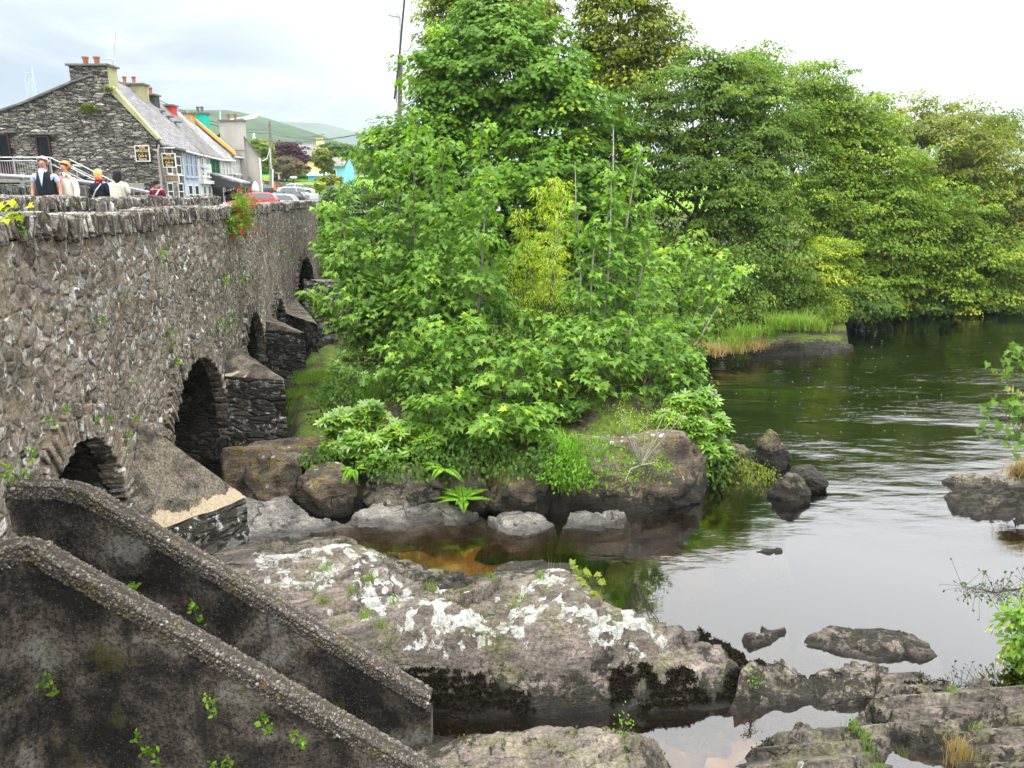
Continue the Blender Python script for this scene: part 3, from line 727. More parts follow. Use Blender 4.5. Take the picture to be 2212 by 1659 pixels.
# pavement wall behind the bridge road (the people stand behind it)
wall2 = thing('parapet_wall', 'low stone parapet wall with upright coping that the walkers stand behind', 'wall', bw(10, -6))
mb = MB(); mb.prism([bw(6, -6.0, 4.98), bw(31.5, -6.0, 4.98), bw(31.5, -6.0, 5.75), bw(6, -6.0, 5.75)], bw(0, -.4)); mb.build('core', M_BRIDGE, wall2)
coping(6, 31.6, -6.2, 5.99, 'coping', M_COPING, wall2, .5, .2, .36)
mb = MB(); q = bw(29.2, -5.86, 5.62); mb.box(q, (.34, .03, .17), -PHI * 0 + -R(9.5)); mb.build('plaque', plain('plaque enamel', (.5, .52, .48), .5), wall2)
wall3 = thing('parapet_wall', 'grey green stone wall carrying a round metal rail behind the walkers', 'wall', bw(10, -8.6))
mb = MB(); mb.prism([bw(6, -8.6, 4.98), bw(30, -8.6, 4.98), bw(30, -8.6, 6.05), bw(6, -8.6, 6.05)], bw(0, -.4)); mb.build('core', M_GREYWALL, wall3)
coping(6, 30, -8.8, 6.30, 'coping', M_GREYWALL, wall3, .5, .22, .32, .07, .14, -.02)
M_GALV = plain('galvanised steel', (.48, .50, .52), .42, .5, .7, .15)
M_GALVP = plain('painted rail grey', (.55, .58, .60), .4, .5, .2, .15)
rail = thing('handrail', 'round galvanised pipe rail on turned posts above the grey green wall', 'railing', bw(12, -8.7, 6.3))
pts = [bw(s, -8.7, 6.48) for s in (10, 20, 24.0)] + [bw(25, -8.6, 6.44), bw(27, -8.2, 6.34), bw(29, -7.8, 6.15), bw(30.5, -7.5, 6.0)]
mb = MB(); mb.tube(pts, .055, 8); mb.build('pipe', M_GALV, rail, smooth=True)
for s in (14.2, 16.0, 17.8, 19.6, 21.4, 23.2):
    mb = MB(); b0 = bw(s, -8.7, 6.28); mb.lathe(b0, [(.03, -.1), (.05, .0), (.03, .04), (.06, .08), (.035, .12), (.07, .16), (.075, .22), (.03, .26)], 10); mb.build('post', M_GALV, rail, smooth=True)

# retaining wall beyond the last cutwater, facing us
P0 = aty(683, 782, 31.2); 
ret = thing('retaining_wall', 'pale lichened stone retaining wall under the ivy beyond the last pier', 'wall', (P0.x, 31.2, 0))
nxr, nzr = 90, 60; VV = []
for i in range(nxr):
    for k in range(nzr):
        VV.append((P0.x - .3 + 6.5 * i / (nxr - 1), 31.2 + .12 * i / nxr, -.6 + (3.4 - .012 * i) * k / (nzr - 1)))
VV = np.array(VV); f1, f2, cv, _, _ = worley(VV[:, 0] * 2.0, VV[:, 2] * 4.5, 77)
VV[:, 1] -= .08 * sstep(f2 - f1, .03, .3) + .12 * (cv - .5)
mesh_np('wall_face', VV, grid_faces(nxr, nzr), M_RETAIN, ret)
mb = MB(); mb.box((P0.x + 2.9, 31.9, 1.0), (6.4, 1.1, 3.3)); mb.build('backing', M_RETAIN, ret)

# ================================================================ pebble topped concrete walls of the river steps
def pebble_wall(name, label, line, th, zb, back=None, npeb=4200, seed=1):
    """line: (x, y, z) of the top centre, left to right; the wall stands below it"""
    L = [Vector(q) for q in line]
    root = thing(name, label, 'wall', (L[-1].x, L[-1].y, 0))
    # resample
    pts = []
    for a, b in zip(L[:-1], L[1:]):
        n = max(2, int((b - a).length / .05))
        for k in range(n): pts.append(a.lerp(b, k / n))
    pts.append(L[-1])
    P = np.array([tuple(p) for p in pts])
    ker = np.ones(7) / 7
    for ax in range(3):
        pad = np.concatenate([np.full(3, P[0, ax]), P[:, ax], np.full(3, P[-1, ax])]); P[:, ax] = np.convolve(pad, ker, 'valid')
    T = np.gradient(P, axis=0); H = T.copy(); H[:, 2] = 0; H /= np.linalg.norm(H, axis=1)[:, None]
    N = np.stack([H[:, 1], -H[:, 0], np.zeros(len(P))], 1)       # towards the viewer
    prof = [(-.5, None), (-.5, -.30), (-.5, -.06), (-.44, -.015), (-.25, .012), (0, .02), (.25, .012), (.44, -.015), (.5, -.06), (.5, -.30)]
    low = np.linspace(0, 1, 40)[1:]
    VV = []; n = len(P)
    for i in range(n):
        for o_, dz in prof:
            z = zb if dz is None else P[i, 2] + dz
            VV.append(P[i] * (1, 1, 0) + N[i] * o_ * th + np.array((0, 0, z)))
        for f in low:
            z = (P[i, 2] - .30) * (1 - f) + zb * f
            w = .018 * float(fbm(np.array([P[i, 0] * 4]), np.array([z * 4]), 3, seed)[0])
            VV.append(P[i] * (1, 1, 0) + N[i] * (.5 * th + w) + np.array((0, 0, z)))
    k = len(prof) + len(low)
    F = grid_faces(n, k).tolist(); VV = [tuple(v) for v in VV]
    F += [list(range(k))[::-1], [(n - 1) * k + j for j in range(k)]]
    mesh('wall', VV, F, M_CONC, root)
    # bed of the pebble band, then the pebbles themselves
    mbd = []; 
    for i in range(n):
        for o_, dz in ((-.52, -.16), (-.52, -.05), (-.45, .0), (0, .032), (.45, .0), (.53, -.05), (.53, -.12)):
            mbd.append(tuple(P[i] * (1, 1, 0) + N[i] * o_ * th + np.array((0, 0, P[i, 2] + dz))))
    Fb = grid_faces(n, 7).tolist() + [list(range(7))[::-1], [(n - 1) * 7 + j for j in range(7)]]
    cp = mesh('coping', mbd, Fb, M_MATRIX, root, smooth=False)
    r_ = np.random.default_rng(seed)
    seg = np.concatenate([[0], np.cumsum(np.linalg.norm(np.diff(P, axis=0), axis=1))]); tot = seg[-1]
    ss = r_.uniform(0, tot, npeb); idx = np.interp(ss, seg, np.arange(n)); i0 = np.clip(idx.astype(int), 0, n - 2); fr = (idx - i0)[:, None]
    base = P[i0] * (1 - fr) + P[i0 + 1] * fr; Nn = N[i0]; Tt = T[i0] / np.linalg.norm(T[i0], axis=1)[:, None]
    q = r_.uniform(-.5, .98, npeb); off = np.clip(q, -.5, .5); down = np.where(q > .5, -.05 - (q - .5) * .22 , .03 * (1 - (2 * off) ** 4) - .022)
    c = base + Nn * (off * th)[:, None] + np.array((0, 0, 1.0)) * down[:, None]
    sz = r_.gamma(4.2, .0026, npeb).clip(.004, .027) * np.where(q > .62, .9, 1)
    ico = bpy.data.meshes.new('tmp'); import bmesh
    bm = bmesh.new(); bmesh.ops.create_icosphere(bm, subdivisions=1, radius=1); bm.to_mesh(ico); bm.free()
    iv = np.array([tuple(v.co) for v in ico.vertices]); 
    fi = np.array([tuple(p.vertices) for p in ico.polygons]); bpy.data.meshes.remove(ico)
    a1 = r_.normal(size=(npeb, 3)); a1 /= np.linalg.norm(a1, axis=1)[:, None]; a2 = np.cross(a1, r_.normal(size=(npeb, 3))); a2 /= np.linalg.norm(a2, axis=1)[:, None]; a3 = np.cross(a1, a2)
    sc = np.stack([sz * r_.uniform(.9, 1.5, npeb), sz * r_.uniform(.7, 1.1, npeb), sz * r_.uniform(.5, .9, npeb)], 1)
    W = c[:, None, :] + iv[None, :, 0, None] * (a1 * sc[:, :1])[:, None] + iv[None, :, 1, None] * (a2 * sc[:, 1:2])[:, None] + iv[None, :, 2, None] * (a3 * sc[:, 2:])[:, None]
    FF = (fi[None] + (np.arange(npeb) * len(iv))[:, None, None]).reshape(-1, 3)
    tint = np.repeat(r_.beta(2, 2.6, npeb), len(iv))
    mesh_np('pebbles', W.reshape(-1, 3), FF, M_PEBBLE, cp, smooth=True, attrs={'tint': tint})
    return root, P, N
B0 = aty(-90, 1040, 6.8); B1 = aty(165, 1042, 7.5); B2 = aty(938, 1503, 7.5)
pebble_wall('step_wall', 'farther blackened concrete wall with pebble coping, its square end standing at the water', [B0, B1 - Vector((.18, 0, 0)), B1 + Vector((.06, 0, -.03)), B2], .21, -.8, npeb=15000, seed=5)
A1 = aty(90, 1180, 6.3); A2 = aty(985, 1690, 6.3); A0 = aty(58, 1158, 6.3); AL = A0 + Vector((-.95, -1.7, -.10))
pebble_wall('step_wall', 'nearer mossy concrete wall with pebble coping that turns the corner at lower left', [AL, A0, A1, A2, A2 + (A2 - A1) * .25], .21, -.8, npeb=16000, seed=6)
# ================================================================ rocks
def rbf(P, z):
    P = np.asarray(P, float); n = len(P)
    d = np.hypot(P[:, None, 0] - P[None, :, 0], P[:, None, 1] - P[None, :, 1])
    K = np.where(d > 0, d * d * np.log(d + 1e-9), 0) + np.eye(n) * .02
    A = np.zeros((n + 3, n + 3)); A[:n, :n] = K; A[:n, n] = 1; A[:n, n + 1:] = P; A[n, :n] = 1; A[n + 1:, :n] = P.T
    w_ = np.linalg.lstsq(A, np.concatenate([z, [0, 0, 0]]), rcond=1e-8)[0]
    def f(x, y):
        r = w_[n] + w_[n + 1] * x + w_[n + 2] * y
        for i in range(n):
            dd = np.hypot(x - P[i, 0], y - P[i, 1]); r = r + w_[i] * dd * dd * np.log(dd + 1e-9)
        return r
    return f
def outcrop(name, label, cps, poly, m, res=.045, strata=.05, block=.07, bs=1.6, ang=.5, seed=0, bumps=(), fall=2.2, group=None, cat='rock', floor=-.45, terrace=0, rough=1.0, lich=None, tilt=.22, dz=0):
    """cps: (u, v, height) control points; poly: footprint outline (u, v, height)"""
    W = [atz(u, v, z) for u, v, z in cps]
    f = rbf([(q.x, q.y) for q in W], np.array([q.z for q in W]))
    PL = [(lambda q: (q.x, q.y))(atz(*p)) for p in poly]
    xs = [p[0] for p in PL]; ys = [p[1] for p in PL]
    X, Y = np.meshgrid(np.arange(min(xs) - .5, max(xs) + .5, res), np.arange(min(ys) - .5, max(ys) + .5, res), indexing='ij')
    sh = X.shape; x, y = X.ravel(), Y.ravel()
    wx = x + .16 * fbm(x * 1.1, y * 1.1, 3, seed); wy = y + .16 * fbm(x * 1.1, y * 1.1, 3, seed + 5)
    sd = polysd(wx, wy, PL); z = f(x, y)
    for (u, v, zz, rr, hh) in bumps:
        q = atz(u, v, zz); z = z + hh * np.exp(-((x - q.x) ** 2 + (y - q.y) ** 2) / (rr * rr))
    z = z + dz * sstep(z, .2, .6)
    ca, sa = math.cos(ang), math.sin(ang); a = (x * ca + y * sa); b = (-x * sa + y * ca)
    wq = .6 * fbm(x * .9, y * .9, 3, seed + 11)
    f1, f2, cv, ox, oy = worley(a * bs * .55 + wq, b * bs * 1.3 + wq, seed + 2)
    e = f2 - f1
    z = z + block * ((cv - .5) * 1.6 + ox * (cv * 2 - 1) * .7 + oy * .5) - .07 * np.exp(-(e / .035) ** 2) * (block > 0)
    g1, g2, gv, gx_, gy_ = worley(a * bs * 1.6 + wq * 2, b * bs * 4 + wq * 2, seed + 3)
    z = z + strata * .55 * (gv - .5) - .025 * np.exp(-((g2 - g1) / .05) ** 2)
    lay = b * 3.2 + z * 3 + .8 * fbm(x * .8, y * .8, 3, seed + 8); z = z + strata * .8 * (np.abs((lay % 1) - .35) * -1.2)
    z = z + rough * .05 * fbm(x * 4, y * 4, 5, seed + 20, .62) + .10 * fbm(x * .9, y * .9, 3, seed + 30)
    if terrace:
        tq = (z + tilt * b + .05 * fbm(x * 1.3, y * 1.3, 3, seed + 60)) / terrace; fr_ = tq - np.floor(tq); zt_ = (np.floor(tq) + sstep(fr_, .62, .92)) * terrace - tilt * b - .05 * fbm(x * 1.3, y * 1.3, 3, seed + 60); z = .25 * z + .75 * zt_
    z = np.where(sd > 0, z, np.minimum(z, .12) + sd * fall)
    z = np.where(sd > 0, z, z)
    z = np.minimum(z, max(q.z for q in W) + .10 + .25 * (np.minimum(z, 9) - max(q.z for q in W)).clip(0, .3))
    keep = z > floor
    V = np.stack([x, y, np.maximum(z, floor - .02)], 1)
    F = grid_faces(*sh); F = F[keep[F].any(1)]
    used = np.unique(F); remap = np.full(len(V), -1); remap[used] = np.arange(len(used))
    la = np.zeros(len(V))
    for (u, v, zz, rr) in (lich or ()):
        q = atz(u, v, zz); la = la + np.exp(-((x - q.x) ** 2 + (y - q.y) ** 2) / (rr * rr))
    o = mesh_np(name, V[used], remap[F], m, smooth=False, attrs={'lich': np.clip(la[used], 0, 1.1)})
    # shade smooth but keep sharp cracks
    o.data.polygons.foreach_set('use_smooth', np.ones(len(o.data.polygons), bool)); 
    tag(o, label, cat, group); o['_f'] = 1
    def top(px, py):
        i = int(round((px - X[0, 0]) / res)); k = int(round((py - Y[0, 0]) / res))
        i = min(max(i, 0), sh[0] - 1); k = min(max(k, 0), sh[1] - 1); return float(z.reshape(sh)[i, k])
    return o, top
def boulder(name, label, c, rad, m, seed=0, rz=0, cuts=16, sub=5, noise=.10, group=None, lean=0):
    import bmesh
    bm = bmesh.new(); bmesh.ops.create_icosphere(bm, subdivisions=sub, radius=1)
    V = np.array([tuple(v.co) for v in bm.verts]); F = np.array([[v.index for v in f.verts] for f in bm.faces]); bm.free()
    r_ = np.random.default_rng(seed)
    for _ in range(cuts):
        n = r_.normal(size=3); n[2] = abs(n[2]) * .7; n /= np.linalg.norm(n); d = r_.uniform(.48, .84)
        k = V @ n; ex = np.maximum(0, k - d); V = V - n[None] * (ex * .93)[:, None]
    V = V * (1 + noise * fbm(V[:, 0] * 1.7 + seed, V[:, 1] * 1.7 + V[:, 2] * 1.3, 4, seed)[:, None])
    a = V[:, 0] * 1.5 + V[:, 2] * 4; V *= (1 + .035 * np.sign(np.sin(a * 2 + 2 * fbm(V[:, 0] * 2, V[:, 1] * 2, 2, seed))))[:, None]
    V += .06 * fbm(V[:, 0] * 6 + 9, V[:, 1] * 6 + V[:, 2] * 5, 4, seed + 5, .6)[:, None] * V
    V = V * np.array(rad)[None]; V[:, 0] += lean * V[:, 2]
    cz, sz_ = math.cos(rz), math.sin(rz); V = np.stack([V[:, 0] * cz - V[:, 1] * sz_, V[:, 0] * sz_ + V[:, 1] * cz, V[:, 2]], 1)
    V += np.array(c)[None]
    o = mesh_np(name, V, F, m, smooth=True); tag(o, label, 'rock', group); return o
def boulder_px(label, u0, u1, vt, vb, m, seed=0, depth=.8, rz=0, name='boulder', z0=0.0, grow=1.05, group=None, noise=.14, cuts=14):
    """stands with its foot at z0, filling the picture box"""
    ft = atz((u0 + u1) / 2, vb, z0); sc = mpp(1) * math.hypot(ft.y, 0) / math.cos(PITCH) * 1.0
    dist = (ft - Vector((0, 0, CAM_H))).dot(Vector((0, math.cos(PITCH), -math.sin(PITCH))))
    k = dist * .4629 / FPX; wd = (u1 - u0) * k
    ry = wd / 2 * depth
    top = aty((u0 + u1) / 2, vt, ft.y + ry * .55); h = max(top.z - z0, .08)
    return boulder(name, label, (ft.x, ft.y + ry * .75, z0 + h * .36), (wd / 2 * grow, ry, h * .68), m, seed, rz, cuts=cuts, group=group, noise=noise)

big, top_big = outcrop('bedrock_outcrop', 'large sloping bedrock outcrop splashed with white lichen beside the stair wall', [
    (820, 1545, 0), (940, 1538, 0), (1100, 1542, 0), (1300, 1538, 0), (1450, 1535, 0), (1560, 1530, 0), (1660, 1500, -.02), (1700, 1515, -.05),
    (1000, 1440, .55), (1150, 1440, .55), (1300, 1440, .50), (1450, 1450, .40), (1580, 1460, .28),
    (800, 1420, .75), (620, 1330, .95), (560, 1250, .90), (700, 1260, .98), (540, 1182, .88), (640, 1170, .98), (760, 1173, .98), (830, 1188, .85), (875, 1218, .55),
    (780, 1300, 1.08), (830, 1228, 1.18), (890, 1262, .85), (960, 1260, .60), (1060, 1250, .52), (920, 1330, 1.05), (1000, 1290, 1.12), (1090, 1300, .85),
    (1120, 1228, .95), (1180, 1222, 1.02), (1240, 1232, .98), (1290, 1262, .72), (1310, 1312, .35), (1200, 1300, 1.15), (1280, 1345, .95), (1350, 1320, .92), (1400, 1340, .82), (1445, 1388, .58), (1540, 1404, .40), (1600, 1420, .30), (1650, 1460, .12),
    (1400, 1318, -.1), (1450, 1352, -.15), (1500, 1375, -.15), (1560, 1385, -.15), (1650, 1432, -.15), (1320, 1290, -.15), (1300, 1235, -.15), (1210, 1200, -.1), (1110, 1208, -.1), (1000, 1232, -.1), (905, 1215, -.15), (840, 1165, -.15), (760, 1150, -.15), (640, 1148, -.15), (540, 1160, -.1)],
    [(500, 1560, 0), (800, 1560, 0), (940, 1540, 0), (1300, 1542, 0), (1560, 1534, 0), (1700, 1520, 0), (1675, 1465, 0), (1600, 1402, .0), (1500, 1385, .0), (1430, 1338, .0), (1330, 1305, .0), (1310, 1245, .0), (1235, 1210, .0), (1120, 1215, .0), (1060, 1238, .0), (920, 1226, .0), (860, 1180, .0), (760, 1156, .0), (640, 1152, .0), (480, 1165, .0), (420, 1300, .0)],
    M_ROCK_L, .028, .045, .15, 1.35, .35, 11, cat='bedrock', terrace=.10, rough=.5, dz=-.13, bumps=[(838, 1245, 1.1, .30, .12), (1200, 1250, 1, .30, .12), (1000, 1300, 1.1, .35, .10), (885, 1272, .8, .22, -.28), (975, 1262, .6, .28, -.22), (730, 1245, .95, .3, -.2), (1295, 1300, .7, .2, -.15), (1110, 1262, .8, .2, -.22), (1360, 1330, .9, .25, .10)],
    lich=[(560, 1190, .85, .36), (640, 1180, .95, .38), (720, 1180, .98, .42), (790, 1195, .9, .38), (600, 1250, .85, .26), (800, 1290, 1.05, .38), (840, 1245, 1.15, .35), (920, 1320, 1.05, .38), (1000, 1300, 1.1, .38), (1080, 1310, 1.0, .32), (1130, 1240, .95, .26), (1190, 1250, 1.0, .32), (1170, 1300, 1.1, .38), (1270, 1340, .95, .28), (1350, 1335, .9, .32), (1430, 1375, .65, .26), (960, 1255, .6, .2), (700, 1240, .95, .32)])
shoreR, top_sr = outcrop('bedrock_outcrop', 'layered flat slabs of broken bedrock with small pools at lower right', [
    (1640, 1659, .12), (1700, 1600, .22), (1760, 1575, .25), (1850, 1520, .15), (1900, 1480, .25), (1960, 1455, .30), (2050, 1470, .28), (2150, 1475, .25), (2212, 1470, .28), (2300, 1470, .3),
    (1950, 1540, .30), (2050, 1560, .28), (2150, 1540, .38), (2212, 1560, .45), (1800, 1640, .40), (1900, 1600, .10), (2000, 1605, .12), (2100, 1600, .25), (1950, 1650, .25), (2050, 1640, .08), (2150, 1640, .35), (2300, 1650, .6), (1850, 1750, .4), (2200, 1800, .7), (1650, 1750, .3)],
    [(1500, 1720, 0), (1610, 1640, 0), (1680, 1600, 0), (1850, 1580, 0), (1870, 1545, 0), (1895, 1515, 0), (1800, 1500, 0), (1790, 1480, 0), (1880, 1470, .0), (1900, 1450, .2), (2000, 1455, .2), (2060, 1480, .1), (2120, 1470, .1), (2212, 1465, .1), (2600, 1440, .1), (2800, 1900, 0), (1400, 1900, 0)],
    M_ROCK_S, .026, .10, .13, 2.0, .12, 23, cat='bedrock', terrace=.17, rough=.5, tilt=.75, bumps=[(1945, 1592, .1, .13, -.4), (2000, 1622, .1, .18, -.4), (1960, 1630, .1, .15, -.4), (2150, 1518, .25, .2, -.35), (2100, 1512, .25, .12, -.3), (1890, 1545, .1, .12, -.25)])
shore_mid, _ = outcrop('bedrock_outcrop', 'low brown rock neck between the large bedrock slope and the right hand slabs', [
    (1650, 1500, .2), (1700, 1490, .22), (1760, 1500, .1), (1800, 1510, .1), (1850, 1500, .18), (1900, 1490, .2), (1680, 1525, .0), (1780, 1530, 0), (1870, 1520, .05)],
    [(1600, 1535, 0), (1700, 1530, 0), (1800, 1532, 0), (1900, 1515, 0), (1930, 1480, .1), (1850, 1482, 0), (1795, 1492, 0), (1740, 1495, 0), (1690, 1470, .05), (1620, 1470, .1)],
    M_ROCK_B, .03, .05, .06, 2.2, .3, 31, cat='bedrock')
near, top_near = outcrop('bedrock_outcrop', 'rounded tan rock with mossy right end at the bottom centre', [
    (940, 1610, .12), (1000, 1600, .28), (1100, 1608, .28), (1200, 1590, .42), (1290, 1580, .50), (1350, 1582, .48), (1400, 1600, .35), (1440, 1640, .1), (1460, 1670, 0), (1000, 1660, .35), (1200, 1650, .5), (1350, 1650, .45), (1100, 1750, .5), (1400, 1750, .3), (900, 1700, .3)],
    [(850, 1750, 0), (900, 1620, 0), (940, 1608, .0), (1100, 1604, .2), (1200, 1588, .3), (1290, 1574, .4), (1370, 1580, .4), (1430, 1615, .1), (1465, 1670, 0), (1500, 1900, 0), (850, 1900, 0)],
    M_ROCK_B, .03, .05, .06, 1.8, .2, 41, cat='bedrock')
outcrop('rock', 'long low brown rock lying in the still grey water', [(1740, 1385, .02), (1760, 1376, .12), (1800, 1376, .13), (1850, 1388, .10), (1900, 1396, .10), (1950, 1382, .12), (1990, 1397, .06), (2010, 1410, 0), (1780, 1405, .02), (1900, 1416, .01), (1800, 1352, -.15), (1900, 1362, -.15), (1980, 1368, -.15)],
    [(1738, 1394, 0), (1740, 1366, .0), (1800, 1364, .0), (1870, 1374, .0), (1930, 1370, .0), (1985, 1384, .0), (2012, 1408, 0), (1960, 1412, 0), (1940, 1408, 0), (1900, 1420, 0), (1850, 1416, 0), (1790, 1404, 0)], M_ROCK_B, .02, .05, .05, 3.5, .1, 51, fall=3)
outcrop('rock', 'small pale hooked rock in the water left of the long low one', [(1610, 1385, .12), (1640, 1378, .14), (1670, 1360, .16), (1690, 1358, .12), (1650, 1352, .1)],
    [(1602, 1388, 0), (1606, 1372, .08), (1648, 1366, .08), (1648, 1345, .08), (1660, 1350, .1), (1696, 1352, .1), (1694, 1366, 0), (1660, 1384, 0), (1620, 1396, 0)], M_ROCK_B, .018, .04, .03, 4, .1, 52, fall=3)
outcrop('rock', 'thin dark sliver of rock awash in midstream', [(1640, 1192, .015), (1665, 1191, .02), (1688, 1191, .015)], [(1634, 1194, 0), (1645, 1190, .0), (1688, 1188, .0), (1692, 1193, 0), (1660, 1196, 0)], M_ROCK_D, .012, .01, .01, 4, .1, 53, fall=2)
outcrop('rock', 'tiny layered stone in the pool between the outcrops', [(1680, 1580, .04), (1700, 1578, .05)], [(1676, 1584, 0), (1680, 1574, .03), (1706, 1574, .04), (1708, 1584, 0)], M_ROCK_D, .015, .02, .02, 5, .1, 54, fall=2)
outcrop('bedrock_outcrop', 'flat tan rock shelf behind the mossy mound at the right edge', [(2050, 1035, .12), (2100, 1040, .18), (2160, 1045, .2), (2250, 1045, .25), (2060, 1050, .05)], [(2035, 1042, 0), (2050, 1030, .1), (2120, 1032, .15), (2330, 1030, .2), (2330, 1090, 0), (2180, 1065, 0), (2080, 1052, 0)], M_ROCK_B, .03, .04, .04, 2, .1, 55, cat='bedrock')
outcrop('bedrock_outcrop', 'ragged mossy rock mound reaching in from the right edge', [(2050, 1085, .08), (2100, 1072, .2), (2160, 1068, .26), (2212, 1066, .30), (2300, 1060, .35), (2100, 1108, .05), (2160, 1122, .04), (2250, 1126, .05), (2180, 1098, .2), (2100, 1040, -.1), (2200, 1035, -.1), (2050, 1055, -.1)],
    [(2042, 1076, .0), (2070, 1064, .0), (2130, 1058, .0), (2212, 1050, .0), (2400, 1045, .0), (2400, 1140, 0), (2212, 1128, 0), (2150, 1132, 0), (2090, 1118, 0), (2060, 1098, 0)], M_ROCK_M, .03, .08, .10, 2.5, .6, 56, terrace=.08, cat='bedrock')
# grey ledges along the foot of the island
outcrop('bedrock_outcrop', 'smooth pale grey ledge sloping to the brown pool beside the first pier', [(535, 1160, .05), (600, 1160, 0), (700, 1148, 0), (560, 1110, .30), (600, 1112, .26), (680, 1135, .08), (740, 1140, .03)],
    [(480, 1175, 0), (560, 1164, 0), (660, 1156, 0), (780, 1142, 0), (740, 1128, .03), (680, 1122, .1), (610, 1088, .3), (480, 1070, .5)], M_ROCK_G, .03, .03, .03, 1.5, .0, 61, cat='bedrock')
outcrop('bedrock_outcrop', 'middle grey ledge with a wet rounded lip on the brown pool', [(750, 1135, .05), (800, 1112, .08), (850, 1108, .11), (930, 1102, .12), (1000, 1110, .08), (1030, 1122, .03), (900, 1138, 0), (820, 1140, .0)],
    [(735, 1138, 0), (800, 1142, 0), (900, 1140, 0), (1000, 1130, 0), (1048, 1120, 0), (1000, 1096, .1), (900, 1088, .15), (800, 1096, .1)], M_ROCK_G, .03, .04, .06, 1.8, .1, 62, cat='bedrock')
outcrop('rock', 'flat pale slab with undercut edge left of its twin under the island', [(1060, 1128, .04), (1100, 1114, .13), (1150, 1114, .13), (1190, 1132, .08), (1120, 1145, .04)], [(1052, 1118, .05), (1070, 1106, .15), (1150, 1100, .18), (1202, 1138, .0), (1150, 1152, 0), (1090, 1144, 0)], M_ROCK_G, .025, .03, .04, 2.2, .1, 63, fall=4)
outcrop('rock', 'flat pale slab right of its twin under the island', [(1225, 1135, .05), (1240, 1114, .13), (1300, 1114, .12), (1330, 1128, .06), (1270, 1140, .04)], [(1215, 1140, 0), (1228, 1106, .15), (1310, 1102, .16), (1350, 1125, .0), (1300, 1142, 0)], M_ROCK_G, .025, .03, .04, 2.2, .1, 64, fall=4)
# boulders that hold up the island
outcrop('bedrock_outcrop', 'dark undercut rock face running along the foot of the island behind the boulders', [(u, 1098, .0) for u in range(520, 1500, 110)] + [(u, 1040, .62) for u in range(520, 1500, 110)] + [(u, 985, .85) for u in range(520, 1500, 110)] + [(u, 940, .85) for u in range(520, 1500, 110)],
    [(470, 1105, 0), (640, 1096, 0), (760, 1092, 0), (900, 1088, 0), (1050, 1094, 0), (1200, 1102, 0), (1350, 1108, 0), (1500, 1090, 0), (1540, 1010, .2), (1500, 940, .8), (1200, 940, .8), (900, 955, .8), (640, 965, .8), (480, 1000, .6)], M_ROCK_M, .035, .10, .16, 1.6, .1, 65, cat='bedrock', terrace=.22, rough=1.4)
boulder_px('dark boulder with a white lichen streak beside the brown path', 630, 770, 985, 1108, M_ROCK_M, 3, .9, z0=.15)
boulder_px('buff bottomed boulder under the rhododendron', 745, 965, 988, 1092, M_ROCK_B, 4, .8, z0=.15)
boulder_px('small dark boulder behind the bright green fern', 940, 1080, 1000, 1098, M_ROCK_D, 5, .9, z0=.15)
boulder_px('shadowed slab faced boulder behind the flat pale slabs', 1040, 1215, 985, 1110, M_ROCK_M, 6, .7, z0=.1)
boulder_px('huge rounded dark boulder with mossy top at the island tip', 1130, 1510, 905, 1112, M_ROCK_M, 7, .62, z0=-.05, noise=.10, cuts=11)
boulder_px('wedge shaped dark boulder at the water under the island tip', 1290, 1515, 965, 1108, M_ROCK_D, 8, .5, z0=-.1)
boulder_px('leaning block of pale lichened rock below the second pier', 470, 640, 985, 1105, M_ROCK_M, 9, .8, z0=.2)
boulder_px('low pale lichened rock on the ledge near the second pier', 560, 680, 980, 1010, M_ROCK_B, 10, 1.0, z0=.7)
boulder_px('flat stone in the gap beneath the leaning block', 500, 600, 1040, 1100, M_ROCK_B, 12, 1.0, z0=.15)
# boulders in the river off the island tip
boulder_px('tall rounded boulder with a mossy crown standing in the river', 1640, 1716, 932, 1008, M_ROCK_D, 13, 1.0, noise=.05, cuts=4)
boulder_px('black pointed boulder awash right of the mossy crowned one', 1706, 1800, 998, 1062, M_ROCK_D, 14, .9)
boulder_px('low black slab leaning against the pointed boulder', 1672, 1768, 1028, 1086, M_ROCK_D, 15, .8)
boulder_px('dark rock under the leaves behind the mossy crowned boulder', 1560, 1640, 950, 1010, M_ROCK_D, 16, .9)
outcrop('bedrock_outcrop', 'dark flat topped ledge jutting into the river below the far bank grass', [(1660, 752, .2), (1700, 742, .32), (1740, 738, .32), (1790, 744, .2), (1840, 750, .05), (1700, 715, .3), (1780, 722, .1), (1830, 748, .08), (1690, 762, .1), (1760, 762, .08)],
    [(1630, 768, 0), (1700, 769, 0), (1770, 766, 0), (1845, 752, 0), (1800, 735, .1), (1740, 722, .3), (1670, 726, .3), (1620, 745, .3)], M_ROCK_D, .05, .1, .12, 1.6, .1, 71, cat='bedrock', terrace=.12)
# sunken stones seen through the brown water
for i, (u, v, ww) in enumerate([(1290, 1170, .5), (1400, 1215, .7), (1330, 1235, .5), (1490, 1210, .8), (1240, 1150, .6), (1080, 1180, .5), (1370, 1360, .4), (1180, 1570, .5), (1300, 1565, .5), (1560, 1590, .7), (1100, 1580, .35), (1480, 1640, .5)]):
    q = atz(u, v, -.3)
    boulder('sunken_stone', 'submerged stone, one of several seen through the brown water', (q.x, q.y, -.42), (ww, ww * .6, .2), M_ROCK_B, 100 + i, i * .7, 6, 4, .1, group='sunken stones in the brown pool')
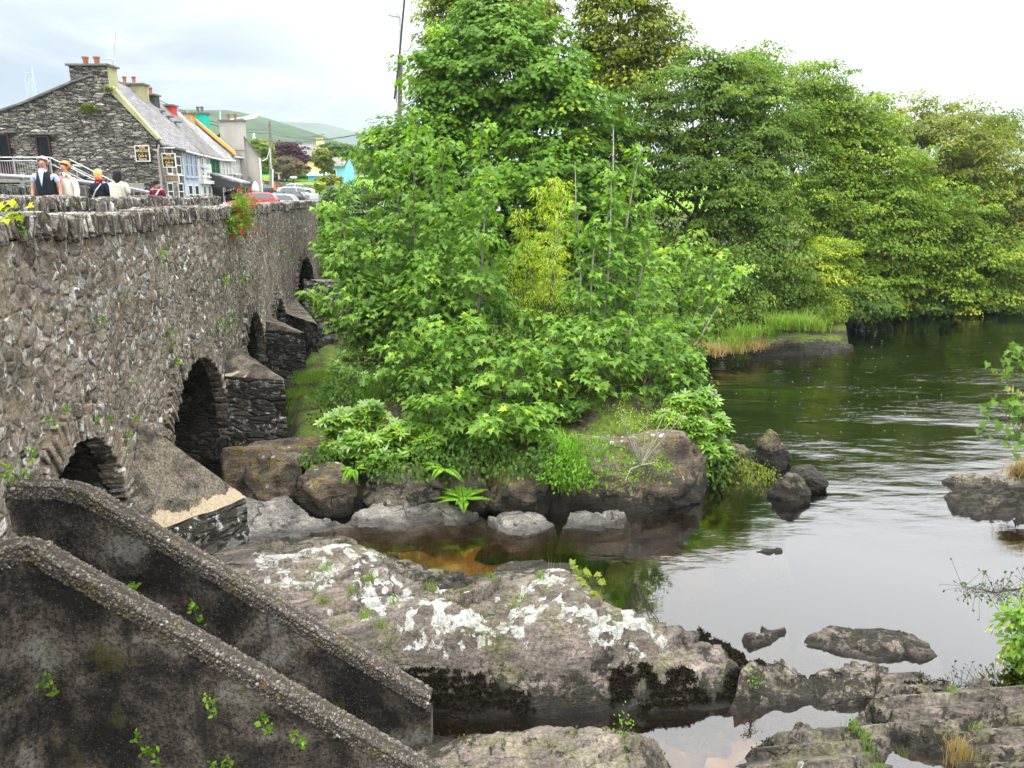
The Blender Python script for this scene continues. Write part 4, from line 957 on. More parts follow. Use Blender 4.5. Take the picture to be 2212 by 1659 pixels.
# ================================================================ vegetation
SH = {
 'maple': np.array([(0, 0), (.22, -.10), (.52, -.06), (.30, .16), (.58, .42), (.24, .42), (0, 1.0), (-.24, .42), (-.58, .42), (-.30, .16), (-.52, -.06), (-.22, -.10)], float),
 'oval': np.array([(0, 0), (.26, .25), (.26, .65), (0, 1), (-.26, .65), (-.26, .25)], float),
 'kite': np.array([(0, 0), (.34, .45), (0, 1), (-.34, .45)], float),
 'long': np.array([(0, 0), (.13, .3), (.15, .65), (0, 1), (-.15, .65), (-.13, .3)], float),
 'thin': np.array([(0, 0), (.09, .4), (0, 1), (-.09, .4)], float),
 'star': np.array([(0, 0), (.50, .12), (.28, .35), (.42, .68), (0, 1), (-.42, .68), (-.28, .35), (-.50, .12)], float),
}
def leaves_geo(c, tip, up, size, shape='maple', fold=.18, droop=.15):
    """c base points, tip directions, up normals -> V, F"""
    n = len(c); S = SH[shape]; k = len(S)
    tip = tip / (np.linalg.norm(tip, axis=1)[:, None] + 1e-9)
    side = np.cross(tip, up); side /= (np.linalg.norm(side, axis=1)[:, None] + 1e-9); nn = np.cross(side, tip)
    z = fold * np.abs(S[:, 0]) - droop * S[:, 1] ** 2
    V = c[:, None, :] + size[:, None, None] * (S[None, :, 0, None] * side[:, None] + S[None, :, 1, None] * tip[:, None] + z[None, :, None] * nn[:, None])
    F = np.arange(n * k).reshape(n, k)
    return V.reshape(-1, 3), F, k
def unit(n, r_): 
    a = r_.normal(size=(n, 3)); return a / np.linalg.norm(a, axis=1)[:, None]
def cluster_leaves(cc, out, rc, per, size, r_, flat=.35, spread=1.0, up=.75, droopy=.5):
    """per leaves round each cluster centre cc, arranged as drooping domes"""
    n = len(cc) * per; C0 = np.repeat(cc, per, 0); O = np.repeat(out, per, 0); rr = np.repeat(rc, per)
    ang = r_.uniform(0, 2 * math.pi, n); rad = np.sqrt(r_.uniform(0, 1, n))
    hx = np.cos(ang) * rad * rr; hy = np.sin(ang) * rad * rr
    hz = -.45 * rad ** 2 * rr + r_.normal(size=n) * flat * rr * .5
    c = C0 + np.stack([hx, hy, hz], 1) * spread
    tip = np.stack([np.cos(ang) * .8, np.sin(ang) * .8, -droopy - r_.uniform(0, .5, n)], 1) + O * .5 + r_.normal(size=(n, 3)) * .25
    upv = np.stack([np.cos(ang) * .3, np.sin(ang) * .3, np.full(n, up)], 1) + O * .45 + r_.normal(size=(n, 3)) * .28
    s = size * r_.uniform(.5, 1.3, n)
    top = np.clip((c[:, 2] - C0[:, 2]) / (rr + 1e-6), -1, 1)
    return c, tip, upv, s, top
def limb_tubes(mb, base, tips, r0, r_, levels=3, jit=.06):
    """a trunk with forking limbs that reach the tips"""
    def rec(p, d, pts, r):
        if len(pts) == 0: return
        if len(pts) <= 2 or r < .012:
            for q in pts:
                m1 = p.lerp(q, .5) + Vector(r_.normal(size=3) * (q - p).length * jit); mb.tube([p, m1, q], [r * .7, r * .45, r * .15], 4, cap=False)
            return
        A = np.array([tuple(q) for q in pts]); c = A.mean(0)
        k = 2 if len(pts) < 8 else 3
        cen = A[r_.choice(len(A), k, replace=False)]
        for _ in range(4):
            lab = np.argmin(((A[:, None] - cen[None]) ** 2).sum(2), 1)
            cen = np.array([A[lab == j].mean(0) if (lab == j).any() else cen[j] for j in range(k)])
        for j in range(k):
            sub = [pts[i] for i in range(len(pts)) if lab[i] == j]
            if not sub: continue
            f = .45; q = p.lerp(Vector(cen[j]), f); m1 = p.lerp(q, .5) + Vector(r_.normal(size=3) * (q - p).length * jit)
            rr = r * max(.4, math.sqrt(len(sub) / len(pts))); mb.tube([p, m1, q], [r * .9, rr * .95, rr * .85], 6, cap=False)
            rec(q, None, sub, rr * .85)
    rec(Vector(base), None, [Vector(t_) for t_ in tips], r0)
def tree(name, label, cat, base, blobs, nclus, per, size, shape, m, rc=.55, trunk_r=.2, bark=M_BARKD, seed=0, group=None, trunk_top=None, inner=.45, flat=.35, up=.75, droopy=.5, tint=(.35, .25), young=.35, asp=.85, limbs=60, fold=.18, zmin=None, lean=None):
    """blobs: (u, v, ru, rv, Y[, depth]) lobes of the crown measured in picture units at depth Y"""
    r_ = np.random.default_rng(seed + 1000)
    if name in ('woodland_tree', 'lime_tree'): rc *= 1.28; nclus = int(nclus * .70); per = int(per * 1.4); up = 1.0; young = max(young, .6)
    if name == 'sycamore_tree': rc *= 1.15; nclus = int(nclus * .82); per = int(per * 1.2); up = 1.0; young = 1.0
    E = []
    for b in blobs:
        q = aty(b[0], b[1], b[4]); k = mpp((q - Vector((0, 0, CAM_H))).dot(Vector((0, math.cos(PITCH), -math.sin(PITCH)))))
        E.append((np.array(tuple(q)), np.array((b[2] * k, b[2] * k * (b[5] if len(b) > 5 else asp), b[3] * k))))
    area = np.array([(e[1][0] * e[1][2] + e[1][0] * e[1][1] + e[1][1] * e[1][2]) for e in E]); pr = area / area.sum()
    ids = r_.choice(len(E), nclus, p=pr)
    d = unit(nclus, r_); d[:, 1] = np.where(r_.uniform(size=nclus) < .45, -np.abs(d[:, 1]), d[:, 1])
    rad = 1 - (1 - inner) * r_.uniform(0, 1, nclus) ** 2.2
    rad *= 1 + .17 * r_.normal(size=nclus)
    cen = np.array([E[i][0] for i in ids]); R3 = np.array([E[i][1] for i in ids])
    cc = cen + d * R3 * rad[:, None]; out = d / R3; out /= np.linalg.norm(out, axis=1)[:, None]
    # drop those deep inside another lobe
    keep = np.ones(nclus, bool)
    for j, (c_, r3) in enumerate(E):
        ins = (((cc - c_) / r3) ** 2).sum(1) < .30; keep &= ~(ins & (ids != j) & (r_.uniform(size=nclus) < .8))
    if zmin is not None: keep &= cc[:, 2] > zmin
    cc, out = cc[keep], out[keep]
    rcs = .86 * rc * r_.uniform(.55, 1.4, len(cc))
    c, tip, upv, s, top = cluster_leaves(cc, out, rcs, per, size, r_, flat, 1, up, droopy)
    V, F, k = leaves_geo(c, tip, upv, s, shape, fold)
    ct = np.repeat(r_.normal(size=len(cc)) * .20, per)
    tn = tint[0] + ct + r_.normal(size=len(c)) * tint[1] * .5 + young * .5 * np.maximum(top, 0) * np.repeat((r_.uniform(size=len(cc)) < .5), per)
    tn = np.clip(tn, 0, 1)
    root = thing(name, label, cat, tuple(base), 0, group)
    crown = mesh_np('crown', V, F, m, root, attrs={'tint': np.repeat(tn, k)})
    mb = MB(); sel = r_.choice(len(cc), min(limbs, len(cc)), replace=False)
    tt = Vector(trunk_top) if trunk_top is not None else Vector(base).lerp(Vector(cc.mean(0)), .45)
    b0 = Vector(base); mid = b0.lerp(tt, .5) + Vector(r_.normal(size=3) * .06 * (tt - b0).length)
    mb.tube([b0 - Vector((0, 0, .3)), b0.lerp(mid, .5), mid, tt], [trunk_r * 1.25, trunk_r, trunk_r * .9, trunk_r * .75], 8)
    tb = np.sort(sel); limb_tubes(mb, tt, [cc[i] for i in tb], trunk_r * .72, r_)
    mb.build('trunk', bark, root, smooth=True)
    return root, cc

# --- the big sycamore on the far bank and its neighbours
FB = lambda u, Y: (aty(u, 400, Y).x, Y, gz(aty(u, 400, Y).x, Y))
tree('sycamore_tree', 'big dense dark green sycamore in the middle, its boughs stacked over the bridge end', 'tree', FB(1100, 35), [
    (1095, 160, 150, 125, 34.5), (975, 195, 88, 112, 34), (1200, 250, 130, 150, 34), (1060, 60, 95, 75, 35.5), (960, 345, 110, 105, 33), (1180, 400, 150, 110, 32.5), (860, 315, 62, 58, 33),
    (1080, 470, 190, 130, 33), (1270, 480, 90, 140, 34), (800, 305, 26, 32, 32.5)], 1150, 70, .19, 'star', L_SYC2, rc=.72, trunk_r=.38, seed=1, droopy=.55, tint=(.38, .25), young=.7, inner=.5)
tree('lime_tree', 'tall yellowish green tree whose top leaves the picture behind the big sycamore', 'tree', FB(1060, 41), [
    (980, 60, 65, 120, 41), (1090, 10, 120, 110, 41), (1030, -60, 110, 90, 41), (1000, 150, 90, 110, 41)], 520, 70, .2, 'kite', L_LIME, rc=.7, trunk_r=.3, seed=2, tint=(.4, .2), young=.5)
tree('lime_tree', 'loose golden green tree right of the top centre with sky showing through it', 'tree', FB(1370, 40), [
    (1340, 40, 100, 110, 40), (1400, 120, 80, 60, 40), (1430, 70, 60, 60, 40), (1290, 110, 70, 90, 40), (1310, 210, 100, 90, 40), (1340, -40, 110, 60, 40)], 480, 62, .2, 'kite', L_LIME, rc=.62, trunk_r=.25, seed=3, tint=(.45, .25), young=.5, inner=.35)
tree('woodland_tree', 'broad dark tree with flat leafy tiers right of the sycamore', 'tree', FB(1480, 36), [
    (1480, 230, 130, 110, 36), (1600, 200, 100, 70, 37), (1400, 330, 90, 120, 35), (1530, 150, 70, 45, 36.5), (1480, 430, 150, 130, 35), (1600, 370, 120, 130, 35.5), (1650, 260, 90, 100, 36.5)], 950, 66, .17, 'kite', L_DARK, rc=.62, trunk_r=.3, seed=4, tint=(.42, .28), flat=.22, bark=M_BARK, limbs=140)
tree('woodland_tree', 'bluish green ivy clad tree whose foliage hangs over the grassy ledge', 'tree', FB(1640, 33.5), [
    (1620, 470, 90, 120, 33.8), (1680, 560, 90, 110, 33.2), (1600, 590, 80, 80, 32.6), (1700, 640, 80, 50, 33), (1500, 600, 70, 90, 32.5), (1560, 680, 60, 35, 31.5), (1640, 655, 60, 35, 32), (1470, 700, 60, 40, 30.5)], 600, 70, .13, 'kite', L_DARK, rc=.45, trunk_r=.2, seed=5, tint=(.5, .3), droopy=.9)
tree('woodland_tree', 'small bright lime green bush at the water edge below the dark trees', 'tree', FB(1750, 34), [(1740, 590, 55, 60, 34), (1790, 560, 50, 45, 34.5), (1760, 650, 60, 40, 34), (1800, 540, 60, 30, 35)], 260, 66, .13, 'kite', L_MID, rc=.4, trunk_r=.1, seed=6, tint=(.75, .3))
tree('woodland_tree', 'feathery topped tree whose arching sprays stand clear against the white sky', 'tree', FB(1690, 42), [
    (1640, 150, 60, 50, 42), (1690, 230, 110, 90, 42), (1760, 170, 70, 45, 42), (1780, 260, 80, 80, 42), (1700, 360, 110, 100, 41)], 560, 60, .16, 'kite', L_MID, rc=.6, trunk_r=.25, seed=7, tint=(.4, .3), inner=.5)
tree('woodland_tree', 'mid green tree between the feathery one and the thin crowned grey branched one', 'tree', FB(1860, 41), [
    (1850, 300, 90, 90, 42), (1900, 400, 110, 110, 41), (1850, 480, 100, 100, 40), (1920, 520, 90, 110, 40), (1800, 440, 80, 100, 40), (1860, 600, 90, 60, 39.5), (1960, 470, 60, 60, 40)], 1000, 66, .17, 'kite', L_MID, rc=.62, trunk_r=.25, seed=8, tint=(.45, .3), flat=.25, bark=M_BARK, limbs=160)
tree('woodland_tree', 'thin crowned tree with grey bare branches showing against the sky', 'tree', FB(1990, 45), [
    (1990, 260, 70, 60, 46), (2070, 260, 90, 55, 46), (2040, 340, 130, 80, 45), (1960, 350, 70, 70, 45), (2120, 300, 50, 40, 46)], 420, 50, .18, 'kite', L_OLIVE, rc=.6, trunk_r=.28, bark=M_BARK, seed=9, tint=(.25, .2), inner=.3, limbs=150, young=.15)
tree('woodland_tree', 'bright tiered tree leaning over the water below the grey branched one', 'tree', FB(2000, 43.6), [
    (2030, 440, 120, 60, 43), (2000, 520, 110, 80, 42), (2100, 560, 110, 90, 42), (2030, 610, 110, 50, 42), (1960, 600, 70, 60, 41.5)], 820, 66, .17, 'kite', L_MID, rc=.65, trunk_r=.25, seed=10, tint=(.48, .3), flat=.22, bark=M_BARK, limbs=140)
tree('woodland_tree', 'yellow tinged olive tree at the right bend of the river', 'tree', FB(2140, 44), [
    (2130, 400, 90, 90, 44), (2170, 500, 90, 100, 44), (2200, 590, 90, 70, 43.5), (2120, 560, 80, 70, 43.5), (2240, 470, 70, 100, 44)], 760, 64, .18, 'kite', L_OLIVE, rc=.65, trunk_r=.25, seed=11, tint=(.3, .3), young=.2, flat=.25)
tree('woodland_tree', 'pale grey green willow at the far right edge', 'tree', FB(2260, 47), [(2220, 330, 60, 60, 50), (2260, 420, 90, 150, 48), (2180, 280, 40, 30, 52), (2320, 400, 120, 160, 47), (2290, 580, 90, 80, 45)], 700, 60, .16, 'thin', L_OLIVE, rc=.6, trunk_r=.25, seed=12, tint=(.3, .2))
tree('woodland_tree', 'dark round topped tree glimpsed on the skyline beyond the others', 'tree', FB(1830, 52), [(1600, 140, 60, 30, 52), (1850, 260, 90, 50, 52), (2100, 330, 60, 60, 56), (2150, 270, 50, 30, 58)], 300, 60, .24, 'kite', L_DARK, rc=.8, trunk_r=.3, seed=13)
# low shore growth that closes the foot of the wood
for i, (u, v, ru, rv, Y, lab) in enumerate([(1180, 620, 130, 110, 32, 'dim bush under the big sycamore behind the saplings'), (1400, 620, 140, 110, 32.5, 'dim bush at the far bank behind the yellow willow'), (870, 520, 110, 110, 33.5, 'ivy covered bush at the far bridge end'), (1850, 650, 70, 30, 36.5, 'overhanging shrub at the dark corner of the far bank'), (1960, 650, 80, 25, 41.5, 'overhanging shrub touching the water at the far bend'), (2120, 645, 100, 25, 42.5, 'low shrub hanging over the far right water')]):
    b = aty(u, v, Y); tree('shore_bush', lab, 'bush', (b.x, Y, max(gz(b.x, Y), .1)), [(u, v, ru, rv, Y)], 220 if ru < 100 else 330, 60, .16, 'kite', L_DARK, rc=.55, trunk_r=.08, seed=30 + i, tint=(.3, .25))

# --- island saplings: upright stems with umbrella clusters of big leaves
def sapling(name, label, stems, size, m, per=16, rc=.26, seed=0, step=.30, branch=.9, tint=(.38, .40), bark=M_BARK, bare=(), shape='maple', low=0.0, young=.9, group=None):
    """stems: (base xyz, top xyz, crown radius at mid)"""
    r_ = np.random.default_rng(seed + 500); mb = MB(); CC = []; OUT = []; RC = []; YG = []
    b0 = stems[0][0]
    for (b, t_, rad) in stems:
        b = np.array(b, float); t_ = np.array(t_, float); L = np.linalg.norm(t_ - b); n = max(6, int(L / step))
        bow = r_.normal(size=3) * .05 * L; bow[2] = 0
        P = [b + (t_ - b) * f + bow * math.sin(f * math.pi) for f in np.linspace(0, 1, 9)]
        r0 = .012 + .009 * L; mb.tube(P, [r0 * (1 - .85 * f) for f in np.linspace(0, 1, 9)], 6)
        for k in range(n):
            f = low + (1 - low) * (k + .5) / n; p = b + (t_ - b) * f + bow * math.sin(f * math.pi)
            env = rad * (math.sin(min(1, (1 - f) * 1.25 + .04) * math.pi / 2)) * (.75 + .25 * math.sin(f * 3 + seed))
            nb = int(2 + env * 3.2)
            for j in range(nb):
                a = r_.uniform(0, 2 * math.pi); ln = env * r_.uniform(.35, 1.05) + .06
                dirv = np.array((math.cos(a), math.sin(a), r_.uniform(.15, .75)))
                q = p + dirv * ln; mb.tube([p, p + dirv * ln * .5 + np.array((0, 0, .03)), q], [max(.004, r0 * .35 * (1 - f) + .004), .005, .003], 3, cap=False)
                m_ = max(1, int(ln / .33))
                for z_ in range(m_):
                    CC.append(p + dirv * ln * (z_ + 1) / m_ + r_.normal(size=3) * .05); OUT.append((math.cos(a), math.sin(a), .2)); RC.append(rc * r_.uniform(.7, 1.2)); YG.append(f > .93 or r_.uniform() < .13)
        CC.append(t_); OUT.append((0, 0, 1)); RC.append(rc * .7); YG.append(True)
    CC = np.array(CC); OUT = np.array(OUT); RC = np.array(RC); YG = np.array(YG, float)
    c, tip, upv, s, top = cluster_leaves(CC, OUT, RC, per, size, r_, .5, 1, .9, .35)
    V, F, k = leaves_geo(c, tip, upv, s, shape, .2, .2)
    tn = tint[0] + np.repeat(r_.normal(size=len(CC)) * .10, per) + r_.normal(size=len(c)) * tint[1] * .4 + young * .32 * np.repeat(YG, per) * np.clip(top + .5, 0, 1)
    root = thing(name, label, 'tree', tuple(b0), 0, group)
    mesh_np('crown', V, F, m, root, attrs={'tint': np.repeat(np.clip(tn, 0, .93), k)})
    for pts, r0 in bare:
        mb.tube(pts, [r0 * (1 - .8 * i / (len(pts) - 1)) for i in range(len(pts))], 5)
    mb.build('trunk', bark, root, smooth=True)
    return root
def st(u0, Y0, u1, v1, Y1, rad, z0=None):
    b = aty(u0, 700, Y0); z = gz(b.x, Y0) if z0 is None else z0; t_ = aty(u1, v1, Y1)
    return ((b.x, Y0, z), tuple(t_), rad)
sapling('sycamore_sapling', 'tall multi stemmed sycamore sapling on the left of the island, reaching above the bridge', [
    st(950, 19.5, 905, 235, 19.5, 1.1), st(980, 19.0, 1040, 265, 19, 1.0), st(900, 19.5, 830, 330, 20, 1.1), st(930, 18.8, 960, 300, 18.5, 1.1), st(880, 19.2, 740, 400, 20.5, 1.0), st(1010, 18.6, 1050, 380, 18.2, .7)],
    .155, L_SYC, per=15, rc=.27, seed=1, step=.29)
sapling('sycamore_sapling', 'long low sycamore boughs reaching left toward the far arches', [
    st(900, 19.8, 690, 520, 21.5, .8), st(880, 19.5, 665, 630, 21.0, .6), st(880, 19.0, 720, 560, 20, .9), st(890, 19.5, 700, 440, 21.5, .7), st(880, 19.5, 720, 480, 21, .9), st(890, 19.4, 770, 480, 20.5, 1.0)], .15, L_SYC, per=15, rc=.27, seed=2, step=.27, low=.45)
tipw = aty(1325, 275, 18.6); basw = aty(1325, 420, 18.6)
sapling('sycamore_sapling', 'sycamore sapling right of the yellow willow with a bare dead leader at its top', [
    st(1290, 18.2, 1320, 370, 18.6, .85), st(1330, 18.2, 1385, 315, 18.6, .6), st(1250, 18.2, 1245, 440, 18.4, .6), st(1350, 18.0, 1420, 430, 18.2, .7), st(1290, 17.8, 1290, 480, 17.6, .8)],
    .15, L_SYC, per=15, rc=.26, seed=3, step=.29, bark=M_BARKP, bare=[([tuple(basw), tuple(basw.lerp(tipw, .5)), tuple(tipw)], .03), ([tuple(aty(1243, 480, 18)), tuple(aty(1244, 420, 18)), tuple(aty(1242, 350, 18))], .018)])
sapling('sycamore_sapling', 'outermost sycamore sapling whose pale stems lean toward the river', [
    st(1440, 22.0, 1500, 500, 22.5, 1.1), st(1470, 21.5, 1560, 540, 22, .9), st(1420, 21.5, 1450, 540, 22, .9), st(1480, 21.0, 1615, 570, 21.5, .5), st(1450, 21.5, 1400, 520, 21.5, .8)],
    .15, L_SYC, per=15, rc=.28, seed=4, step=.30, bark=M_BARKP, tint=(.55, .3), low=.2)
sapling('sycamore_sapling', 'low dense sycamore growth spilling over the boulders in front of the tall saplings', [
    st(960, 16.3, 950, 700, 15.8, .8), st(1040, 16.2, 1010, 690, 16, .9), st(1100, 16.2, 1130, 740, 15.6, .8), st(1010, 15.8, 900, 800, 15.4, .8), st(1080, 15.8, 1060, 810, 15.0, .9), st(1120, 16.0, 1190, 780, 15.8, .7), st(900, 16.8, 860, 720, 16.6, .8), st(1000, 15.3, 1000, 860, 14.5, .6), st(1090, 15.2, 1110, 880, 14.3, .55), st(1050, 15.2, 1060, 900, 14.1, .45), st(940, 15.4, 930, 860, 14.8, .55), st(1150, 15.4, 1170, 870, 14.8, .5)],
    .145, L_SYC, per=17, rc=.25, seed=5, step=.25)
sapling('sycamore_sapling', 'low sycamore growth with reddish young tips above the huge rounded boulder', [
    st(1260, 16.6, 1260, 690, 16.6, .8), st(1330, 16.8, 1340, 680, 16.8, .8), st(1390, 17.0, 1420, 700, 17, .8), st(1200, 16.4, 1200, 700, 16.2, .7), st(1440, 17.5, 1490, 760, 17.5, .7), st(1300, 16.2, 1330, 780, 16.0, .7)],
    .145, L_SYC, per=17, rc=.25, seed=6, step=.25)
sapling('sycamore_sapling', 'middle sycamore growth joining the two tall saplings behind the low bushes', [
    st(1050, 18, 1080, 640, 18, .8), st(1120, 18, 1130, 670, 18, .8), st(1180, 18, 1180, 680, 18, .7), st(960, 18, 920, 560, 17.8, 1.0), st(1400, 19.2, 1410, 600, 19.4, .9)],
    .15, L_SYC, per=15, rc=.27, seed=7, step=.28)
# willow, yellow and feathery
sapling('willow', 'yellow feathery willow glowing between the two tall saplings', [
    st(1140, 19.8, 1120, 455, 20, .5), st(1150, 19.8, 1160, 405, 20, .5), st(1160, 19.8, 1195, 385, 20, .5), st(1150, 19.6, 1140, 520, 19.6, .7), st(1170, 19.6, 1220, 395, 20, .4), st(1140, 19.4, 1095, 560, 19.6, .5), st(1180, 19.5, 1180, 560, 19.4, .6)], .11, L_WILLOW, per=30, rc=.2, seed=8, step=.2, shape='thin', tint=(.5, .4), low=.35)

def rosettes(name, label, cat, pts, size, m, per=9, seed=0, stems=False, shape='long', tint=(.45, .35), base=None, elev=.25):
    r_ = np.random.default_rng(seed); n = len(pts); P = np.repeat(np.array(pts), per, 0)
    ax = unit(n, r_) * .35 + np.array((0, -.25, .9)); ax /= np.linalg.norm(ax, axis=1)[:, None]
    a = np.tile(np.arange(per) * 2 * math.pi / per, n) + np.repeat(r_.uniform(0, 6, n), per)
    A = np.repeat(ax, per, 0); e1 = np.cross(A, (1, 0, .01)); e1 /= np.linalg.norm(e1, axis=1)[:, None]; e2 = np.cross(A, e1)
    ev = elev + r_.normal(size=n * per) * .25
    tip = e1 * np.cos(a)[:, None] + e2 * np.sin(a)[:, None] + A * ev[:, None]
    V, F, k = leaves_geo(P, tip, A, size * r_.uniform(.75, 1.15, n * per), shape, .12, .25)
    tn = np.clip(tint[0] + np.repeat(r_.normal(size=n), per) * tint[1] * .5 + r_.normal(size=n * per) * .08, 0, 1)
    b = Vector(base) if base is not None else Vector(np.array(pts).mean(0))
    root = thing(name, label, cat, tuple(b)); mesh_np('foliage', V, F, m, root, attrs={'tint': np.repeat(tn, k)})
    if stems:
        mb = MB()
        for q in pts[::2]:
            q = Vector(q); mb.tube([b, b.lerp(q, .6) + Vector((0, 0, -.1)), q], [.02, .012, .006], 4, cap=False)
        mb.build('stems', M_BARKD, root)
    return root
def dome_pts(u, v, ru, rv, Y, n, r_, dy=None, power=.5):
    q = np.array(tuple(aty(u, v, Y))); k = mpp((Vector(q) - Vector((0, 0, CAM_H))).dot(Vector((0, math.cos(PITCH), -math.sin(PITCH)))))
    d = unit(n, r_); d[:, 1] = -np.abs(d[:, 1]) * (r_.uniform(size=n) < .75) * 2 + np.abs(d[:, 1]); d[:, 2] = np.where(r_.uniform(size=n) < .6, np.abs(d[:, 2]), d[:, 2])
    rr = r_.uniform(.55, 1.03, n)[:, None]
    return q + d * rr * np.array((ru * k, (dy if dy else ru * k * .7), rv * k))
r_ = np.random.default_rng(77)
rosettes('rhododendron', 'bright rhododendron with whorled leaves beside the brown path', 'shrub', np.concatenate([dome_pts(745, 925, 50, 45, 15.3, 120, r_), dome_pts(800, 900, 34, 34, 15.4, 60, r_), dome_pts(780, 965, 60, 34, 14.9, 120, r_), dome_pts(870, 945, 50, 40, 15.0, 100, r_), dome_pts(920, 965, 44, 30, 14.8, 70, r_), dome_pts(830, 990, 50, 20, 14.6, 60, r_), dome_pts(720, 975, 24, 26, 14.9, 34, r_), dome_pts(950, 930, 24, 26, 15.2, 24, r_)]), .17, L_RHODO, 9, 5, base=atz(830, 1000, .9))
rosettes('rhododendron', 'rhododendron with faded pinkish heads at the river tip of the island', 'shrub', np.concatenate([dome_pts(1480, 880, 45, 32, 16.4, 80, r_), dome_pts(1525, 865, 30, 28, 16.6, 40, r_), dome_pts(1500, 930, 42, 30, 16.0, 70, r_), dome_pts(1550, 930, 26, 34, 16.2, 50, r_), dome_pts(1440, 905, 36, 16, 15.7, 36, r_), dome_pts(1520, 985, 30, 28, 15.6, 45, r_), dome_pts(1560, 985, 22, 24, 15.9, 26, r_), dome_pts(1500, 1020, 26, 18, 15.5, 24, r_)]), .17, L_RHODO, 9, 6, base=atz(1480, 980, 1.2))
rosettes('rhododendron', 'small dark leaved rhododendron tucked under the saplings over the mossy boulder', 'shrub', dome_pts(1220, 890, 50, 30, 15.9, 60, r_), .15, L_RHODO, 9, 7, base=atz(1220, 920, 1.3), tint=(.15, .2))
rosettes('rhododendron', 'rhododendron glimpsed left behind the low sycamores', 'shrub', np.concatenate([dome_pts(760, 800, 50, 50, 19.0, 70, r_), dome_pts(820, 850, 60, 50, 17.4, 70, r_)]), .15, L_RHODO, 9, 8, base=atz(790, 860, 1.2), tint=(.3, .3))
# dark undergrowth and ivy that fill the island under the saplings
def cover(name, label, boxes, n, size, m, shape='kite', seed=0, tint=(.4, .3), kind=None, cat=None, droopy=.8):
    r_ = np.random.default_rng(seed); c = []; 
    tot = sum(b[2] * b[3] for b in boxes)
    for b in boxes:
        c.append(dome_pts(b[0], b[1], b[2], b[3], b[4], max(3, int(n * b[2] * b[3] / tot)), r_))
    c = np.concatenate(c); per = 14
    cc, tip, upv, s, top = cluster_leaves(c, unit(len(c), r_) * .3 + np.array((0, -.5, .3)), np.full(len(c), .22), per, size, r_, .8, 1, .6, droopy)
    V, F, k = leaves_geo(cc, tip, upv, s, shape, .15, .2)
    tn = np.clip(tint[0] + np.repeat(r_.normal(size=len(c)) * .15, per) + r_.normal(size=len(cc)) * .1, 0, 1)
    o = mesh_np(name, V, F, m, None, attrs={'tint': np.repeat(tn, k)}); tag(o, label, cat, None, kind); return o
cover('undergrowth', 'dark ivy and bramble undergrowth covering the island below the saplings', [
    (900, 960, 200, 60, 15.8), (1100, 930, 140, 70, 16), (760, 870, 90, 80, 17.5), (1300, 860, 180, 60, 17.2), (1000, 820, 200, 90, 17.5), (1450, 830, 90, 60, 18), (700, 985, 60, 22, 14.6), (880, 1000, 110, 18, 14.2), (1060, 1000, 100, 22, 14.1), (1190, 985, 70, 25, 14.1), (1010, 970, 110, 30, 14.6), (830, 760, 100, 80, 19.5), (1520, 1010, 60, 40, 15.8), (1100, 720, 300, 100, 20), (1400, 760, 120, 60, 20)], 2600, .085, L_IVY, 'kite', 3, kind='stuff', cat='undergrowth')
cover('ivy', 'dark ivy hanging over the retaining wall and bridge end behind the saplings', [(830, 600, 50, 60, 30.5), (760, 550, 40, 40, 31.5), (840, 540, 80, 80, 31), (730, 500, 40, 60, 33), (725, 440, 35, 40, 35), (770, 450, 60, 60, 35)], 1500, .10, L_IVY, 'kite', 4, kind='stuff', cat='ivy')
cover('bramble', 'loose bramble and small leaved scrub over the middle of the mossy boulder', [(1300, 1000, 100, 40, 13.5), (1230, 1020, 70, 50, 13.3), (1400, 1000, 70, 30, 13.6), (1260, 960, 90, 30, 13.8)], 95, .065, L_FERN, 'oval', 5, kind='stuff', cat='bramble', tint=(.2, .3))
cover('shore_scrub', 'pale leafy scrub trailing from the island tip toward the boulders', [(1590, 1010, 45, 30, 16.2), (1640, 1030, 40, 25, 15.8), (1560, 1000, 40, 50, 16.2)], 160, .06, L_OLIVE, 'oval', 6, kind='stuff', cat='scrub', tint=(.15, .25))

# grass tufts, ferns
def grass(c, n, L, r_, spread=.12, wdt=.008, bend=.6, up=1.0):
    """blades as bent three-segment strips"""
    a = r_.uniform(0, 2 * math.pi, n); b0 = np.array(c) + np.stack([r_.normal(size=n) * spread, r_.normal(size=n) * spread, np.zeros(n)], 1)
    ln = L * r_.uniform(.5, 1.15, n); bd = bend * r_.uniform(.2, 1.3, n); dirx, diry = np.cos(a), np.sin(a); V = []
    for k, f in enumerate((0, .4, .75, 1)):
        h = ln * (f * up - bd * .45 * f * f * f); o_ = ln * bd * f * f * .8
        p = b0 + np.stack([dirx * o_, diry * o_, h], 1); wv = wdt * (1 - f * .92); sx = np.stack([-diry * wv, dirx * wv, np.zeros(n)], 1)
        V += [p - sx, p + sx]
    V = np.stack(V, 1).reshape(-1, 3); base = (np.arange(n) * 8)[:, None]
    F = np.concatenate([base + np.array([[2 * k, 2 * k + 1, 2 * k + 3, 2 * k + 2]]) for k in range(3)], 0)
    return V, F
def tufts(name, label, spots, n, L, m, seed=0, tint=(.5, .3), spread=.12, wdt=.008, bend=.6, kind='stuff', cat='grass', up=1.0):
    r_ = np.random.default_rng(seed); VV = []; FF = []; b = 0; T = []
    for q in spots:
        V, F = grass(q, n, L * r_.uniform(.7, 1.2), r_, spread, wdt, bend, up); VV.append(V); FF.append(F + b); b += len(V); T.append(np.repeat(np.clip(tint[0] + r_.normal() * .1 + r_.normal(size=n) * tint[1] * .5, 0, 1), 8))
    o = mesh_np(name, np.concatenate(VV), np.concatenate(FF), m, None, attrs={'tint': np.concatenate(T)}); tag(o, label, cat, None, kind); return o
